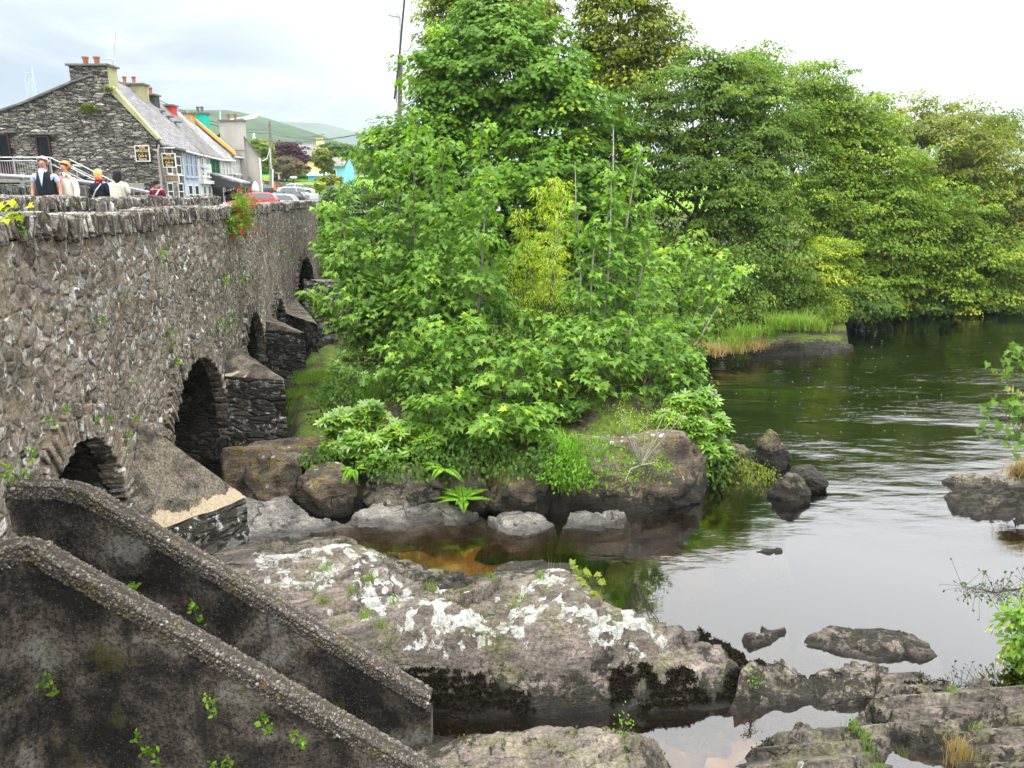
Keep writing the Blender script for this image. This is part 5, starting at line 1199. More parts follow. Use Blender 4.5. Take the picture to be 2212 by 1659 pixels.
def spots_line(pts, n, r_, jit=.15, z=None):
    out = []
    for _ in range(n):
        i = r_.integers(len(pts) - 1); f = r_.uniform(); p = Vector(pts[i]).lerp(Vector(pts[i + 1]), f) + Vector((r_.normal() * jit, r_.normal() * jit, 0))
        if z is None: p.z = max(gz(p.x, p.y), .05)
        out.append(tuple(p))
    return out
r_ = np.random.default_rng(5)
bankp = [atz(u, v, zz) for u, v, zz in ((1540, 755, .5), (1600, 735, .6), (1660, 715, 1.0), (1720, 705, 1.1), (1770, 712, .9))]
tufts('grass', 'long arching grass along the far bank ledge', spots_line(bankp, 26, r_, .4, 1), 70, .8, L_GRASS, 1, spread=.22, wdt=.014, bend=1.3, tint=(.62, .3))
bk2 = [atz(u, v, .4) for u, v in ((1380, 775), (1500, 765), (1600, 757), (1660, 745))]
tufts('grass', 'drooping straw coloured grass skirt at the foot of the far bank', spots_line(bk2, 34, r_, .2, 1), 60, .6, L_DRY, 2, spread=.2, wdt=.014, bend=1.3, tint=(.4, .4))
pg = [(q.x, q.y, q.z) for q in (atz(640, 850, .8), atz(720, 800, .9), atz(700, 880, .8), atz(650, 790, .8))]
tufts('grass', 'short turf on the path between the second pier and the saplings', spots_line(pg, 110, r_, .45), 50, .16, L_GRASS, 3, spread=.14, wdt=.007, tint=(.45, .3))
tufts('grass', 'tall grass under the saplings at the left', spots_line([atz(800, 900, 1.1), atz(880, 880, 1.2)], 14, r_, .2), 60, .6, L_GRASS, 4, spread=.15, wdt=.010, tint=(.15, .2))
def top_of(fn, u, v, z): q = atz(u, v, z); return (q.x, q.y, fn(q.x, q.y) - .01)
def rock_tufts(fn, L_, name, lab, n=26, ln=.12, seed=9, m=L_GRASS, **k):
    return tufts(name, lab, [top_of(fn, *q) for q in L_], n, ln, m, seed, spread=.04, wdt=.004, **k)
rr_ = random.Random(4)
rock_tufts(top_big, [(700, 1215, 1), (740, 1240, 1), (720, 1265, 1), (760, 1290, 1.05), (800, 1270, 1.05), (680, 1240, 1), (820, 1330, 1), (850, 1300, 1), (700, 1320, .95), (1110, 1255, .9), (1130, 1275, .95), (1180, 1232, 1), (1200, 1228, 1), (1170, 1250, 1), (930, 1255, .7), (1060, 1262, .6), (1290, 1280, .8), (1250, 1255, .9), (770, 1240, .9), (790, 1320, 1), (590, 1290, .9), (1290, 1290, .7)], 'grass', 'small grass tufts rooted in the cracks of the large bedrock outcrop', 46, .16, tint=(.6, .3))
rock_tufts(top_big, [(1730, 1500, .2), (1690, 1500, .2), (1640, 1480, .2)], 'grass', 'dark withered tufts on the rock neck', 40, .14, m=L_DRY, tint=(.1, .2))
rock_tufts(top_sr, [(1870, 1590, .2), (1880, 1600, .2), (1840, 1575, .2), (1960, 1560, .3), (2060, 1500, .3), (2150, 1520, .3), (2000, 1600, .2), (1900, 1640, .3), (2110, 1560, .3)], 'grass', 'small green tufts among the layered slabs', 40, .16, tint=(.5, .3))
rock_tufts(top_sr, [(2080, 1570, .4), (2095, 1585, .4), (2070, 1580, .4), (2060, 1560, .4)], 'dry_grass', 'straw coloured dry grass clump on the layered slabs', 70, .24, m=L_DRY, kind=None, cat='grass', tint=(.6, .3))
tufts('dry_grass', 'tawny grass dome on the mound at the right edge', [tuple(atz(2200 + i * 6, 1030, .6)) for i in range(5)], 160, .5, L_DRY, 12, spread=.1, wdt=.006, bend=1.1, tint=(.3, .3), kind=None)
q0 = top_of(top_big, 1190, 1226, 1.02)
tufts('plantain', 'plantain with thin tall flower stalks on the crest of the bedrock', [q0], 9, .42, L_DRY, 14, spread=.05, wdt=.004, bend=.25, tint=(.3, .3), kind=None, cat='plant')
rosettes('rowan_seedling', 'grey leaved seedling on the right shoulder of the lichened bedrock', 'plant', [top_of(top_big, u, v, .8)[:2] + (top_of(top_big, u, v, .8)[2] + .12 + .1 * (i % 3),) for i, (u, v) in enumerate([(1250, 1290), (1270, 1275), (1290, 1300), (1260, 1310), (1240, 1300), (1300, 1280), (1280, 1320), (1235, 1280), (1265, 1260)])] * 2, .06, L_OLIVE, 7, 9, shape='oval', tint=(.35, .2))
SEEDS = [(atz(1625, 1500, .15), 'bright green seedling at the right end of the long bedrock slope', 31), (atz(1345, 1600, .45), 'thin seedling behind the tan rock at the bottom', 32)]

def fern(label, c, n, L, m=L_FERN, seed=0, face=(0, -1), droop=.9, fan=2.2, name='fern'):
    r_ = np.random.default_rng(seed); base = np.array(c, float); a0 = math.atan2(face[1], face[0]); C_, T_, U_, S_ = [], [], [], []; mb = MB()
    for i in range(n):
        a = a0 + r_.uniform(-fan, fan); ln = L * r_.uniform(.7, 1.15); pts = []
        el = r_.uniform(.5, 1.1)
        for f in np.linspace(0, 1, 9):
            rad = ln * (f * math.cos(el) + .35 * f * f); h = ln * (f * math.sin(el) - droop * f * f * .8); pts.append(base + np.array((math.cos(a) * rad, math.sin(a) * rad, h)))
        mb.tube(pts, [.006 * (1 - .8 * k / 8) for k in range(9)], 3, cap=False)
        K = 26
        for k in range(2, K):
            f = k / K; x = f * 8; j = min(int(x), 7); p = pts[j] * (1 - x + j) + pts[j + 1] * (x - j); t_ = pts[j + 1] - pts[j]; t_ /= np.linalg.norm(t_)
            sd = np.cross(t_, (0, 0, 1)); sd /= np.linalg.norm(sd) + 1e-9; upn = np.cross(sd, t_)
            w = ln * .30 * math.sin(min(1, f * 1.6 + .1) * math.pi / 2) * (1 - f) ** .7
            for sg in (-1, 1): C_.append(p); T_.append(sd * sg + t_ * .35 - np.array((0, 0, .12))); U_.append(upn); S_.append(w)
    V, F, k = leaves_geo(np.array(C_), np.array(T_), np.array(U_), np.array(S_), 'long', .1, .2)
    root = thing(name, label, 'fern', tuple(c)); mesh_np('fronds', V, F, m, root, attrs={'tint': np.repeat(np.clip(.5 + r_.normal(size=len(C_)) * .15, 0, 1), k)}); mb.build('stalks', L_IVY, root)
    return root
q = atz(1000, 1105, .25); fern('large bright green fern growing over the grey ledges below the boulders', (q.x, q.y + .15, .42), 30, .52, seed=1, droop=.7, fan=3.1)
q = atz(960, 1010, .95); fern('single arching fern frond above the buff bottomed boulder', (q.x, q.y - .1, .95), 5, .6, seed=2)
q = atz(770, 1010, .8); fern('yellow green fern hanging beside the lichen streaked boulder', (q.x, q.y - .3, .85), 6, .55, seed=3, droop=1.4)
q = atz(1210, 1060, .4)
tufts('bluebell_leaves', 'strappy green leaf clumps hanging down the front of the huge boulder', [(q.x + dx, q.y - .25 + dy, .55 + .25 * k) for k, (dx, dy) in enumerate([(0, 0), (-.15, .1), (.2, 0), (.1, .15)])], 70, .5, L_FERN, 15, spread=.12, wdt=.012, bend=1.5, tint=(.3, .3), kind=None, cat='plant')
q = atz(1235, 980, 1.0); tufts('grass', 'green grass clump on the boulder below the low saplings', [(q.x, q.y - .1, 1.05), (q.x + .2, q.y, 1.1), (q.x - .2, q.y, 1.0)], 90, .45, L_GRASS, 16, spread=.12, wdt=.008, tint=(.45, .3))
# lichen covered twiggy bush over the boulder
root = thing('thorn_bush', 'half dead twiggy bush with yellow green lichen over the mossy boulder', 'bush', tuple(atz(1385, 1005, 1.2))); mb = MB(); b0 = atz(1385, 1005, 1.2); ends = []
for i, (u, v) in enumerate([(1340, 880), (1350, 895), (1400, 900), (1440, 880), (1480, 890), (1380, 930), (1460, 900), (1410, 950), (1350, 1040), (1420, 1000)]):
    e = aty(u, v, b0.y - .3 + .1 * (i % 4)); m1 = b0.lerp(e, .55) + Vector((rr_.uniform(-.08, .08), 0, rr_.uniform(-.06, .1))); mb.tube([b0, m1, e], [.018, .011, .005], 5); ends += [e, m1.lerp(e, .5)]
    for _ in range(3): f = m1.lerp(e, rr_.random()); mb.tube([f, f + Vector((rr_.uniform(-.14, .14), rr_.uniform(-.1, .1), rr_.uniform(-.06, .12)))], [.005, .002], 3)
mb.build('twigs', M_BARKP, root)
r_ = np.random.default_rng(3); E_ = np.repeat(np.array([tuple(e) for e in ends]), 46, 0) + r_.normal(size=(46 * len(ends), 3)) * np.array((.12, .08, .05))
V, F, k = leaves_geo(E_, unit(len(E_), r_), unit(len(E_), r_), np.full(len(E_), .03), 'oval'); mesh_np('leaves', V, F, L_WILLOW, root, attrs={'tint': np.repeat(r_.uniform(0, .6, len(E_)), k)})

# wall plants: little ferns rooted in the bridge face
def wall_plant(u, v, s=.09, m=L_YELLOW, seed=0, pl='bridge'):
    r0 = ray(u, v)
    if pl == 'bridge': nn = r0[0] * DY - r0[1] * DX; k_ = -(BD - .05) / nn; c = Vector((k_ * r0[0], k_ * r0[1], CAM_H + k_ * r0[2])); nrm = np.array(tuple(out3))
    else: c = aty(u, v, pl) ; nrm = np.array((0, -1., 0))
    r_ = np.random.default_rng(seed); n = 15; P = np.array(tuple(c)) + r_.normal(size=(n, 3)) * s * .45 + nrm * s * .3
    tip = unit(n, r_) + nrm * .6 + np.array((0, 0, .2)); V, F, k = leaves_geo(P, tip, nrm + unit(n, r_) * .5, np.full(n, s) * r_.uniform(.5, 1.1, n), 'oval')
    return V, F, k, r_.uniform(0, 1, n)
WP = [(280, 830, 'beneath the middle of the near bridge face'), (372, 745, 'above the left shoulder of the second arch'), (378, 785, 'over the second arch'), (365, 720, 'high above the second arch crown'), (290, 905, 'left of the first sloping cap'), (275, 940, 'at the wall edge of the first cap'), (268, 970, 'low beside the first cap'), (140, 885, 'above the first arch crown'), (100, 910, 'above the left haunch of the first arch'), (63, 978, 'left of the first arch'), (205, 905, 'above the right haunch of the first arch'), (232, 905, 'right above the first arch'), (215, 690, 'mid height on the near face'), (345, 547, 'under the coping at mid span'), (480, 605, 'between coping and third arch'), (520, 600, 'above the third arch'), (495, 690, 'over the right side of the second arch'), (475, 700, 'over the crown right of the second arch'), (500, 780, 'on the second pier cap'), (505, 800, 'lower on the second pier cap'), (610, 540, 'between the fourth and last arch'), (625, 560, 'left of the last arch'), (640, 520, 'high left of the last arch'), (40, 500, 'under the near coping'), (15, 1010, 'where the step wall meets the bridge'), (5, 1030, 'at the foot of the bridge by the step wall'), (45, 1025, 'on the low bridge face by the step wall')]
WL = masonry
for i, (u, v, where) in enumerate(WP):
    far = u > 450
    V, F, k, tn = wall_plant(u, v, .06 if u < 300 else (.085 if u < 450 else .14), L_FERN, i)
    o = mesh_np('wall_fern', V, F, L_FERN, None, attrs={'tint': np.repeat(tn, k)}); tag(o, 'bright wall fern ' + where, 'plant', 'little plants rooted in the bridge face')
SP = [(45, 1430, 6.1, 'on the corner return at lower left'), (105, 1470, 6.1, 'in the angle below the corner'), (30, 1500, 6.1, 'reddish and low on the corner return'), (330, 1620, 6.1, 'hanging near the bottom edge'), (300, 1590, 6.1, 'above the hanging one near the bottom'), (490, 1650, 6.12, 'sprawling on the bottom edge'), (460, 1655, 6.12, 'sprawling at the left of the bottom edge'), (570, 1550, 6.12, 'in the middle of the near wall'), (640, 1580, 6.12, 'right of the middle of the near wall'), (450, 1510, 6.12, 'high in the middle of the near wall'), (290, 1265, 7.33, 'on the far wall above the near coping'), (160, 1240, 7.33, 'near the top left of the far wall'), (420, 1310, 7.33, 'low on the far wall against the near coping')]
for i, (u, v, yy, where) in enumerate(SP):
    V, F, k, tn = wall_plant(u, v, .055, L_FERN, 50 + i, yy); V2, F2, _, tn2 = wall_plant(u + 14, v + 22, .05, L_FERN, 80 + i, yy)
    o = mesh_np('wall_sprout', np.concatenate([V, V2]), np.concatenate([F, F2 + len(V)]), L_FERN, None, attrs={'tint': np.concatenate([np.repeat(tn, k), np.repeat(tn2, k)])}); tag(o, 'tiny leafy sprout ' + where, 'plant', 'little sprouts on the step walls')
# red valerian on the coping
def valerian(label, u, v, Sx, Sz, nst, seed, hang=.5):
    r0 = ray(u, v); nn = r0[0] * DY - r0[1] * DX; k_ = -(BD - .1) / nn; c = Vector((k_ * r0[0], k_ * r0[1], CAM_H + k_ * r0[2]))
    r_ = np.random.default_rng(seed); root = thing('red_valerian', label, 'plant', tuple(c)); mb = MB(); Ls = []; Ts = []; Fl = []
    for i in range(nst):
        d = np.array(tuple(al3)) * r_.normal() * Sx + np.array(tuple(out3)) * r_.uniform(.1, .5) * Sx + np.array((0, 0, r_.uniform(-hang, 1) * Sz)); p0 = np.array(tuple(c)); p1 = p0 + d
        mb.tube([p0, p0 + d * .5 + np.array((0, 0, -.03)), p1], [.008, .006, .004], 3, cap=False)
        for f in np.linspace(.2, 1, 9): Ls.append(p0 + d * f + r_.normal(size=3) * .05)
        if (i % 3 == 0 or r_.uniform() < .15): Fl.append(p1)
    mb.build('stems', L_FERN, root); Ls = np.repeat(np.array(Ls), 3, 0); n = len(Ls)
    V, F, k = leaves_geo(Ls, unit(n, r_) + np.array((.2, -.3, 0)), unit(n, r_) + np.array((0, 0, .8)), np.full(n, .10), 'long'); mesh_np('foliage', V, F, L_MID, root, attrs={'tint': np.repeat(r_.uniform(0, .6, n), k)})
    Fl = np.array(Fl); per = 60; P = np.repeat(Fl, per, 0) + unit(len(Fl) * per, r_) * r_.uniform(.02, .085, len(Fl) * per)[:, None] * np.array((1, 1, .8)); n = len(P)
    V, F, k = leaves_geo(P, unit(n, r_), unit(n, r_), np.full(n, .025), 'kite'); mesh_np('flower_heads', V, F, L_FLOWER, root, attrs={'tint': np.repeat(r_.uniform(0, 1, n), k)})
valerian('large clump of red valerian hanging over the bridge coping', 508, 462, .75, .62, 70, 1, .9)
valerian('second smaller red valerian by the far arch half hidden in leaves', 722, 500, 1.0, .7, 26, 2)
# leaf sprigs entering the frame
def sprig(name, label, pts, n, size, m, shape='maple', seed=0, spread=.12, cat='branch', seeds=0, bark=M_BARKD, tint=(.4, .3)):
    r_ = np.random.default_rng(seed); P = [Vector(p) for p in pts]; root = thing(name, label, cat, tuple(P[0])); mb = MB(); mb.tube(P, [.014, *[.009] * (len(P) - 2), .004], 5); C_ = []
    for i in range(n):
        f = r_.uniform(.45 if len(P) > 4 else .25, 1) * (len(P) - 1); j = min(int(f), len(P) - 2); q = P[j].lerp(P[j + 1], f - j); e = q + Vector(r_.normal(size=3) * spread); mb.tube([q, e], [.003, .002], 3, cap=False); C_.append(tuple(e))
    mb.build('twig', bark, root); C_ = np.array(C_); k_ = len(C_)
    tip = unit(k_, r_) * .6 + np.array((0, -.4, -.5)); V, F, k = leaves_geo(C_, tip, unit(k_, r_) * .4 + np.array((0, -.5, .8)), size * r_.uniform(.7, 1.15, k_), shape)
    mesh_np('leaves', V, F, m, root, attrs={'tint': np.repeat(np.clip(tint[0] + r_.normal(size=k_) * tint[1], 0, 1), k)})
    if seeds:
        S_ = np.repeat(C_[r_.choice(k_, seeds)], 8, 0) + r_.normal(size=(seeds * 8, 3)) * .03; n2 = len(S_); V, F, k = leaves_geo(S_, unit(n2, r_) * .5 + np.array((0, 0, -1)), unit(n2, r_), np.full(n2, .045), 'oval'); mesh_np('seed_bunches', V, F, L_SAMARA, root, attrs={'tint': np.repeat(r_.uniform(0, 1, n2), k)})
sprig('sycamore_sprig', 'sprig of yellow green maple leaves poking up at the left edge', [aty(-60, 470, 6.2), aty(-10, 462, 6.2), aty(20, 440, 6.2), aty(45, 465, 6.25)], 16, .085, L_YELLOW, seed=1, spread=.045, tint=(.4, .4))
sprig('hanging_branch', 'upper hanging sycamore branch with seed bunches at the right edge', [(9.75, 9.3, 5.2), aty(2300, 740, 9), aty(2240, 750, 9), aty(2200, 760, 9), aty(2185, 790, 9)], 42, .11, L_SYC, seed=2, spread=.12, seeds=7, tint=(.2, .2))
sprig('hanging_branch', 'lower larger hanging sycamore branch over the water at the right edge', [(9.75, 9.3, 4.6), aty(2330, 870, 9), aty(2260, 895, 9), aty(2205, 905, 9), aty(2150, 905, 9)], 120, .11, L_SYC, seed=3, spread=.20, seeds=14, tint=(.2, .2))
for q, lab, sd in SEEDS: sprig('seedling', lab, [q, q + Vector((.02, 0, .1)), q + Vector((.0, 0, .2)), q + Vector((.03, 0, .30))], 46, .032, L_FERN, 'oval', seed=sd, spread=.055, cat='plant', tint=(.25, .2))
bq = atz(2190, 1450, .3)
tree('green_bush', 'bright round leaved bush leaning in at the lower right edge', 'bush', (bq.x + .5, bq.y + .1, .3), [(2215, 1340, 55, 75, 9.0), (2250, 1400, 60, 60, 9.0), (2280, 1300, 60, 60, 9.2)], 190, 16, .085, 'oval', L_SYC, rc=.16, trunk_r=.03, seed=60, tint=(.6, .2), young=.2, limbs=30)
sprig('reflection_branch', 'added dark leaved branch standing in for twigs mirrored in the still water at the right', [(9.6, 9.4, 1.6), aty(2300, 1250, 9.6), aty(2220, 1270, 9.6), aty(2150, 1280, 9.6), aty(2075, 1265, 9.6)], 150, .05, L_IVY, 'oval', seed=5, spread=.16, tint=(.2, .1))  # added branch; its dark shape stands in for a reflection of overhanging twigs

# foam flecks drifting on the river
r_ = np.random.default_rng(21); VV = []; FF = []
for i in range(130):
    u = r_.normal(1850, 170); v = r_.uniform(690, 1000) if i % 3 else r_.normal(870, 40)
    q = atz(u, v, .004)
    if polysd(np.array([q.x]), np.array([q.y]), ISLAND)[0] > -.8 or polysd(np.array([q.x]), np.array([q.y]), BASIN)[0] < .8: continue
    s_ = r_.uniform(.005, .014); b = len(VV); a0 = r_.uniform(0, 6)
    VV += [(q.x + s_ * math.cos(a0 + k * 1.047) * r_.uniform(.7, 1.3), q.y + s_ * math.sin(a0 + k * 1.047), .004) for k in range(6)] + [(q.x, q.y, .018)]; FF += [(b + k, b + (k + 1) % 6, b + 6) for k in range(6)]
o = mesh('foam', VV, FF, plain('river foam', (.75, .75, .72), .8)); tag(o, 'small white foam flecks drifting on the dark river', 'foam', None, 'stuff')

def rock_moss(name, label, fn, box, n, m, zlo, zhi, size, seed, thr=.05, tint=(.3, .3), nf=1.4):
    r_ = np.random.default_rng(seed); x = r_.uniform(box[0], box[1], n); y = r_.uniform(box[2], box[3], n); z = np.array([fn(a, b) for a, b in zip(x, y)])
    k = (z > zlo) & (z < zhi) & (fbm(x * nf, y * nf, 4, seed, .65) > thr + .25 * (z - zlo) / max(zhi - zlo, .01)); P = np.stack([x, y, z], 1)[k]; per = 5
    P = np.repeat(P, per, 0) + r_.normal(size=(len(P) * per, 3)) * .012; q = len(P)
    V, F, kk = leaves_geo(P, unit(q, r_) + np.array((0, -.4, .2)), unit(q, r_) + np.array((0, -.5, .8)), size * r_.uniform(.5, 1.4, q), 'kite')
    o = mesh_np(name, V, F, m, None, attrs={'tint': np.repeat(np.clip(tint[0] + r_.normal(size=q) * tint[1] * .5, 0, 1), kk)}); tag(o, label, 'moss', None, 'stuff')
L_BMOSS = leafmat('blackish moss', [(0, (.006, .005, .003)), (.6, (.020, .016, .008)), (1, (.06, .05, .015))], trans=.1, rough=.9, gloss=.1)
L_GMOSS = leafmat('green moss', [(0, (.04, .045, .006)), (.6, (.11, .12, .015)), (1, (.22, .22, .04))], trans=.2, rough=.9, gloss=.1)
rock_moss('black_moss', 'blackish moss clinging to the lower face of the large bedrock slope', top_big, (-2.2, 3.3, 7.6, 9.3), 60000, L_BMOSS, .05, .46, .034, 3, thr=-.16)
rock_moss('green_moss', 'green and ochre moss in the hollows of the large bedrock slope', top_big, (-4.6, 3.6, 8.6, 12.4), 9000, L_GMOSS, .3, 1.6, .022, 8, thr=.22, nf=1.1)
rock_moss('black_moss', 'dark moss along the edges of the layered slabs at lower right', top_sr, (2.0, 6.5, 6.6, 9.4), 12000, L_BMOSS, .03, .3, .028, 5, thr=.15)
rock_moss('green_moss', 'yellow green moss on the right end of the tan bottom rock', top_near, (-.6, 2.6, 6.2, 7.9), 5000, L_GMOSS, .05, .9, .022, 6, thr=.12)

sapling('riverside_sycamore', 'young sycamore on the right bank just outside the picture whose boughs hang in', [((9.8, 9.4, .5), (9.75, 9.3, 7.0), 1.7), ((9.9, 9.6, .5), (10.6, 9.9, 6.2), 1.4)], .15, L_SYC, per=13, rc=.3, seed=12, step=.4, low=.3)
# ================================================================ the town
def town_z(x, y): return gz(x, y)
def on_ground(u, v, y0=60, y1=400):
    r = ray(u, v); lo = None
    for Yq in np.arange(y0, y1, .5):
        k = Yq / r[1]; z = CAM_H + k * r[2]
        if z <= gz(k * r[0], Yq) + .02: return Vector((k * r[0], Yq, z))
    return Vector((y1 / r[1] * r[0], y1, gz(0, y1)))
def slate(name, a, b, sc=1.0):
    def f(t):
        p = t.pos(); X, Y, Z = t.xyz(p)
        q = t.comb(Y, t.m('MULTIPLY', Z, 1.45), 0)
        bt = t.new('ShaderNodeTexBrick'); t.put(bt.inputs['Vector'], q)
        bt.inputs['Color1'].default_value = (*a, 1); bt.inputs['Color2'].default_value = (*b, 1); bt.inputs['Mortar'].default_value = (*[c * .35 for c in a], 1)
        bt.inputs['Scale'].default_value = 1; bt.inputs['Brick Width'].default_value = .42 * sc; bt.inputs['Row Height'].default_value = .24 * sc; bt.inputs['Mortar Size'].default_value = .022; bt.inputs['Bias'].default_value = -.2
        n = t.noise(p, 1.5, 5, .65); k = t.rng(n, .3, .7, .75, 1.3); c = t.mix(1.0, bt.outputs[0], t.comb(k, k, k), 'MULTIPLY')
        c = t.mix(t.m('MULTIPLY', t.rng(t.noise(p, 3, 5, .7), .58, .66), .5), c, (.30, .30, .28))
        return t.bsdf(c, .7, t.bump(bt.outputs[1], -.4, .03), .4)
    return mat(name, f)
S1 = slate('mauve slate', (.17, .16, .165), (.26, .25, .25)); S2 = slate('dark tiles', (.13, .125, .12), (.19, .185, .175), 1.1); S3 = slate('pale slate', (.24, .235, .23), (.33, .325, .32))
def render_(name, c, var=.08): 
    def f(t):
        p = t.pos(); n = t.noise(t.scale(p, (1, 1, .35)), 1.2, 6, .6); k = t.rng(n, .3, .7, 1 - var * 1.6, 1 + var); return t.bsdf(t.mix(1.0, c, t.comb(k, k, k), 'MULTIPLY'), .85, None, .2)
    return mat(name, f)
R_BLUE = render_('pale blue render', (.44, .52, .62)); R_WHITE = render_('off white render', (.62, .66, .58)); R_GREEN = render_('green render', (.03, .26, .10)); R_CREAM = render_('cream render', (.58, .57, .48)); R_CREAM2 = render_('pale cream render', (.62, .61, .52)); R_GREY = render_('grey render', (.40, .375, .33), .1)
R_YEL = render_('yellow render', (.72, .58, .27)); R_OLIVE = render_('pale olive render', (.40, .38, .21), .15); R_RED = render_('red render', (.62, .06, .035)); R_OCHRE = render_('stained ochre render', (.55, .36, .12), .35); R_TURQ = render_('turquoise render', (.03, .50, .42)); R_ORANGE = render_('orange verge paint', (.70, .38, .10)); R_SKY = render_('sky blue render', (.22, .55, .78)); R_DARKC = render_('dark chimney render', (.07, .065, .06)); R_LGREY = render_('light grey render', (.45, .43, .39))
M_GLASS = mat('dark window glass', lambda t: t.bsdf((.008, .011, .012), .2, None, .12)); M_GLASSG = mat('grey window glass', lambda t: t.bsdf((.16, .17, .17), .12, None, .7))
M_WHITE = plain('white paint', (.70, .71, .69), .5, var=.05); M_BLACK = plain('black paint', (.012, .012, .012), .5, var=.1); M_POT = plain('terracotta', (.36, .13, .075), .8); M_SLAB = plain('chimney slab', (.15, .145, .13), .9, var=.3); M_DKRED = plain('oxblood door frame', (.045, .008, .010), .5); M_CHAR = plain('charcoal timber', (.045, .047, .05), .7); M_WOODP = plain('weathered pole', (.20, .175, .14), .9, var=.35, scale=3); M_GREYT = plain('weathered grey timber', (.26, .24, .21), .9, var=.2)
M_GOLD = plain('gold lettering', (.75, .52, .18), .5, var=.05); M_AMBER = plain('amber lettering', (.75, .38, .06), .5); M_GREYB = plain('grey sign board', (.20, .20, .17), .6)
def text(body, c, size, m, parent, ax=(1, 0, 0), name='lettering', sx=1.0, out=.004):
    cu = bpy.data.curves.new(name, 'FONT'); cu.body = body; cu.size = size; cu.align_x = 'CENTER'; cu.align_y = 'CENTER'; cu.extrude = .002; cu.resolution_u = 3; cu.offset = size * .012; cu.space_line = .8
    tmp = bpy.data.objects.new('tmp', cu); col.objects.link(tmp); bpy.context.view_layer.update(); me = bpy.data.meshes.new_from_object(tmp.evaluated_get(bpy.context.evaluated_depsgraph_get())); bpy.data.objects.remove(tmp); me.materials.clear(); me.materials.append(m)
    o = bpy.data.objects.new(name, me); col.objects.link(o); o.parent = parent
    o.location = Vector(c) - origin_of(parent); o.rotation_euler = (R(90), 0, math.atan2(ax[1], ax[0])); o.scale = (sx, 1, 1); return o
XF = -24.3; XR = -27.8; GY = 55.0; ZT = 5.02
def rz_at(Y): return float(np.interp(Y, [55, 60, 63, 67, 71, 76], [13.9, 13.6, 13.3, 12.9, 12.4, 12.0]))
def chimney(parent, xc, Y, w_, ztop, zbot, m, pots=2, d=.8, slab=.12, potm=M_POT):
    mb = MB(); mb.box((xc, Y + d / 2, (ztop + zbot) / 2), (w_, d, ztop - zbot)); c = mb.build('chimney', m, parent)
    mb = MB(); mb.box((xc, Y + d / 2, ztop + slab / 2 + .003), (w_ + .25, d + .25, slab)); mb.build('slab', M_SLAB, c)
    for i in range(pots):
        mb = MB(); px = xc + (i - (pots - 1) / 2) * w_ * .3; mb.lathe((px, Y + d / 2, ztop + slab), [(.15, 0), (.15, .08), (.12, .12), (.13, .42), (.17, .44), (.17, .5), (.10, .5)], 10); mb.build('chimney_pot', potm, c)
    return c
def front_window(parent, Y0, Y1, z0, z1, frame=M_WHITE, glass=M_GLASSG, X=None, sill=True):
    X = XF if X is None else X; mb = MB(); w = .07
    for a, b, c_, d in ((Y0, Y0 + w, z0, z1), (Y1 - w, Y1, z0, z1), (Y0 + w, Y1 - w, z0, z0 + w), (Y0 + w, Y1 - w, z1 - w, z1), (Y0 + w, Y1 - w, (z0 + z1) / 2 - .03, (z0 + z1) / 2 + .03)):
        mb.box((X + .03, (a + b) / 2, (c_ + d) / 2), (.08, b - a, d - c_))
    wn = mb.build('window', frame, parent); mb = MB(); mb.box((X + .01, (Y0 + Y1) / 2, (z0 + z1) / 2), (.03, Y1 - Y0 - .1, z1 - z0 - .1)); mb.build('pane', glass, wn)
    if sill: mb = MB(); mb.box((X + .08, (Y0 + Y1) / 2, z0 - .05), (.2, Y1 - Y0 + .15, .08)); mb.build('sill', frame, wn)
    return wn
def house(label, Y0, Y1, ze0, ze1, wm, rm, gable=False, name='house'):
    root = thing(name, label, 'house', (XF, (Y0 + Y1) / 2, ZT)); xb = XR - 4.5
    ze = lambda Y: ze0 + (ze1 - ze0) * (Y - Y0) / (Y1 - Y0)
    mb = MB(); A = [(XF, Y0, ZT - .2), (XF, Y0, ze0), (XR, Y0, rz_at(Y0) - .1), (xb, Y0, ze0 + .8), (xb, Y0, ZT - .2)]; B = [(XF, Y1, ZT - .2), (XF, Y1, ze1), (XR, Y1, rz_at(Y1) - .1), (xb, Y1, ze1 + .8), (xb, Y1, ZT - .2)]
    mb.add(A + B, [(0, 1, 2, 3, 4), (9, 8, 7, 6, 5), (0, 5, 6, 1), (3, 8, 9, 4)]); mb.build('wall', wm, root)
    mb = MB(); th = .12; ov = .25; sl = (rz_at(Y0) - ze0) / (XF - XR)
    P = [(XF + ov, Y0, ze0 - ov * sl + .05), (XR, Y0, rz_at(Y0)), (XR, Y1, rz_at(Y1)), (XF + ov, Y1, ze1 - ov * sl + .05)]
    mb.prism(P, (0, 0, th)); P = [(XR, Y0, rz_at(Y0)), (xb - .3, Y0, ze0 + .7), (xb - .3, Y1, ze1 + .7), (XR, Y1, rz_at(Y1))]; mb.prism(P, (0, 0, th)); rf = mb.build('roof', rm, root)
    mb = MB(); mb.tube([(XF + ov + .04, Y0, ze0 - ov * sl + .02), (XF + ov + .04, Y1, ze1 - ov * sl + .02)], .07, 6); mb.build('gutter', M_WHITE if wm is not M_SHOPSTONE else M_CHAR, root)
    return root, rf, ze
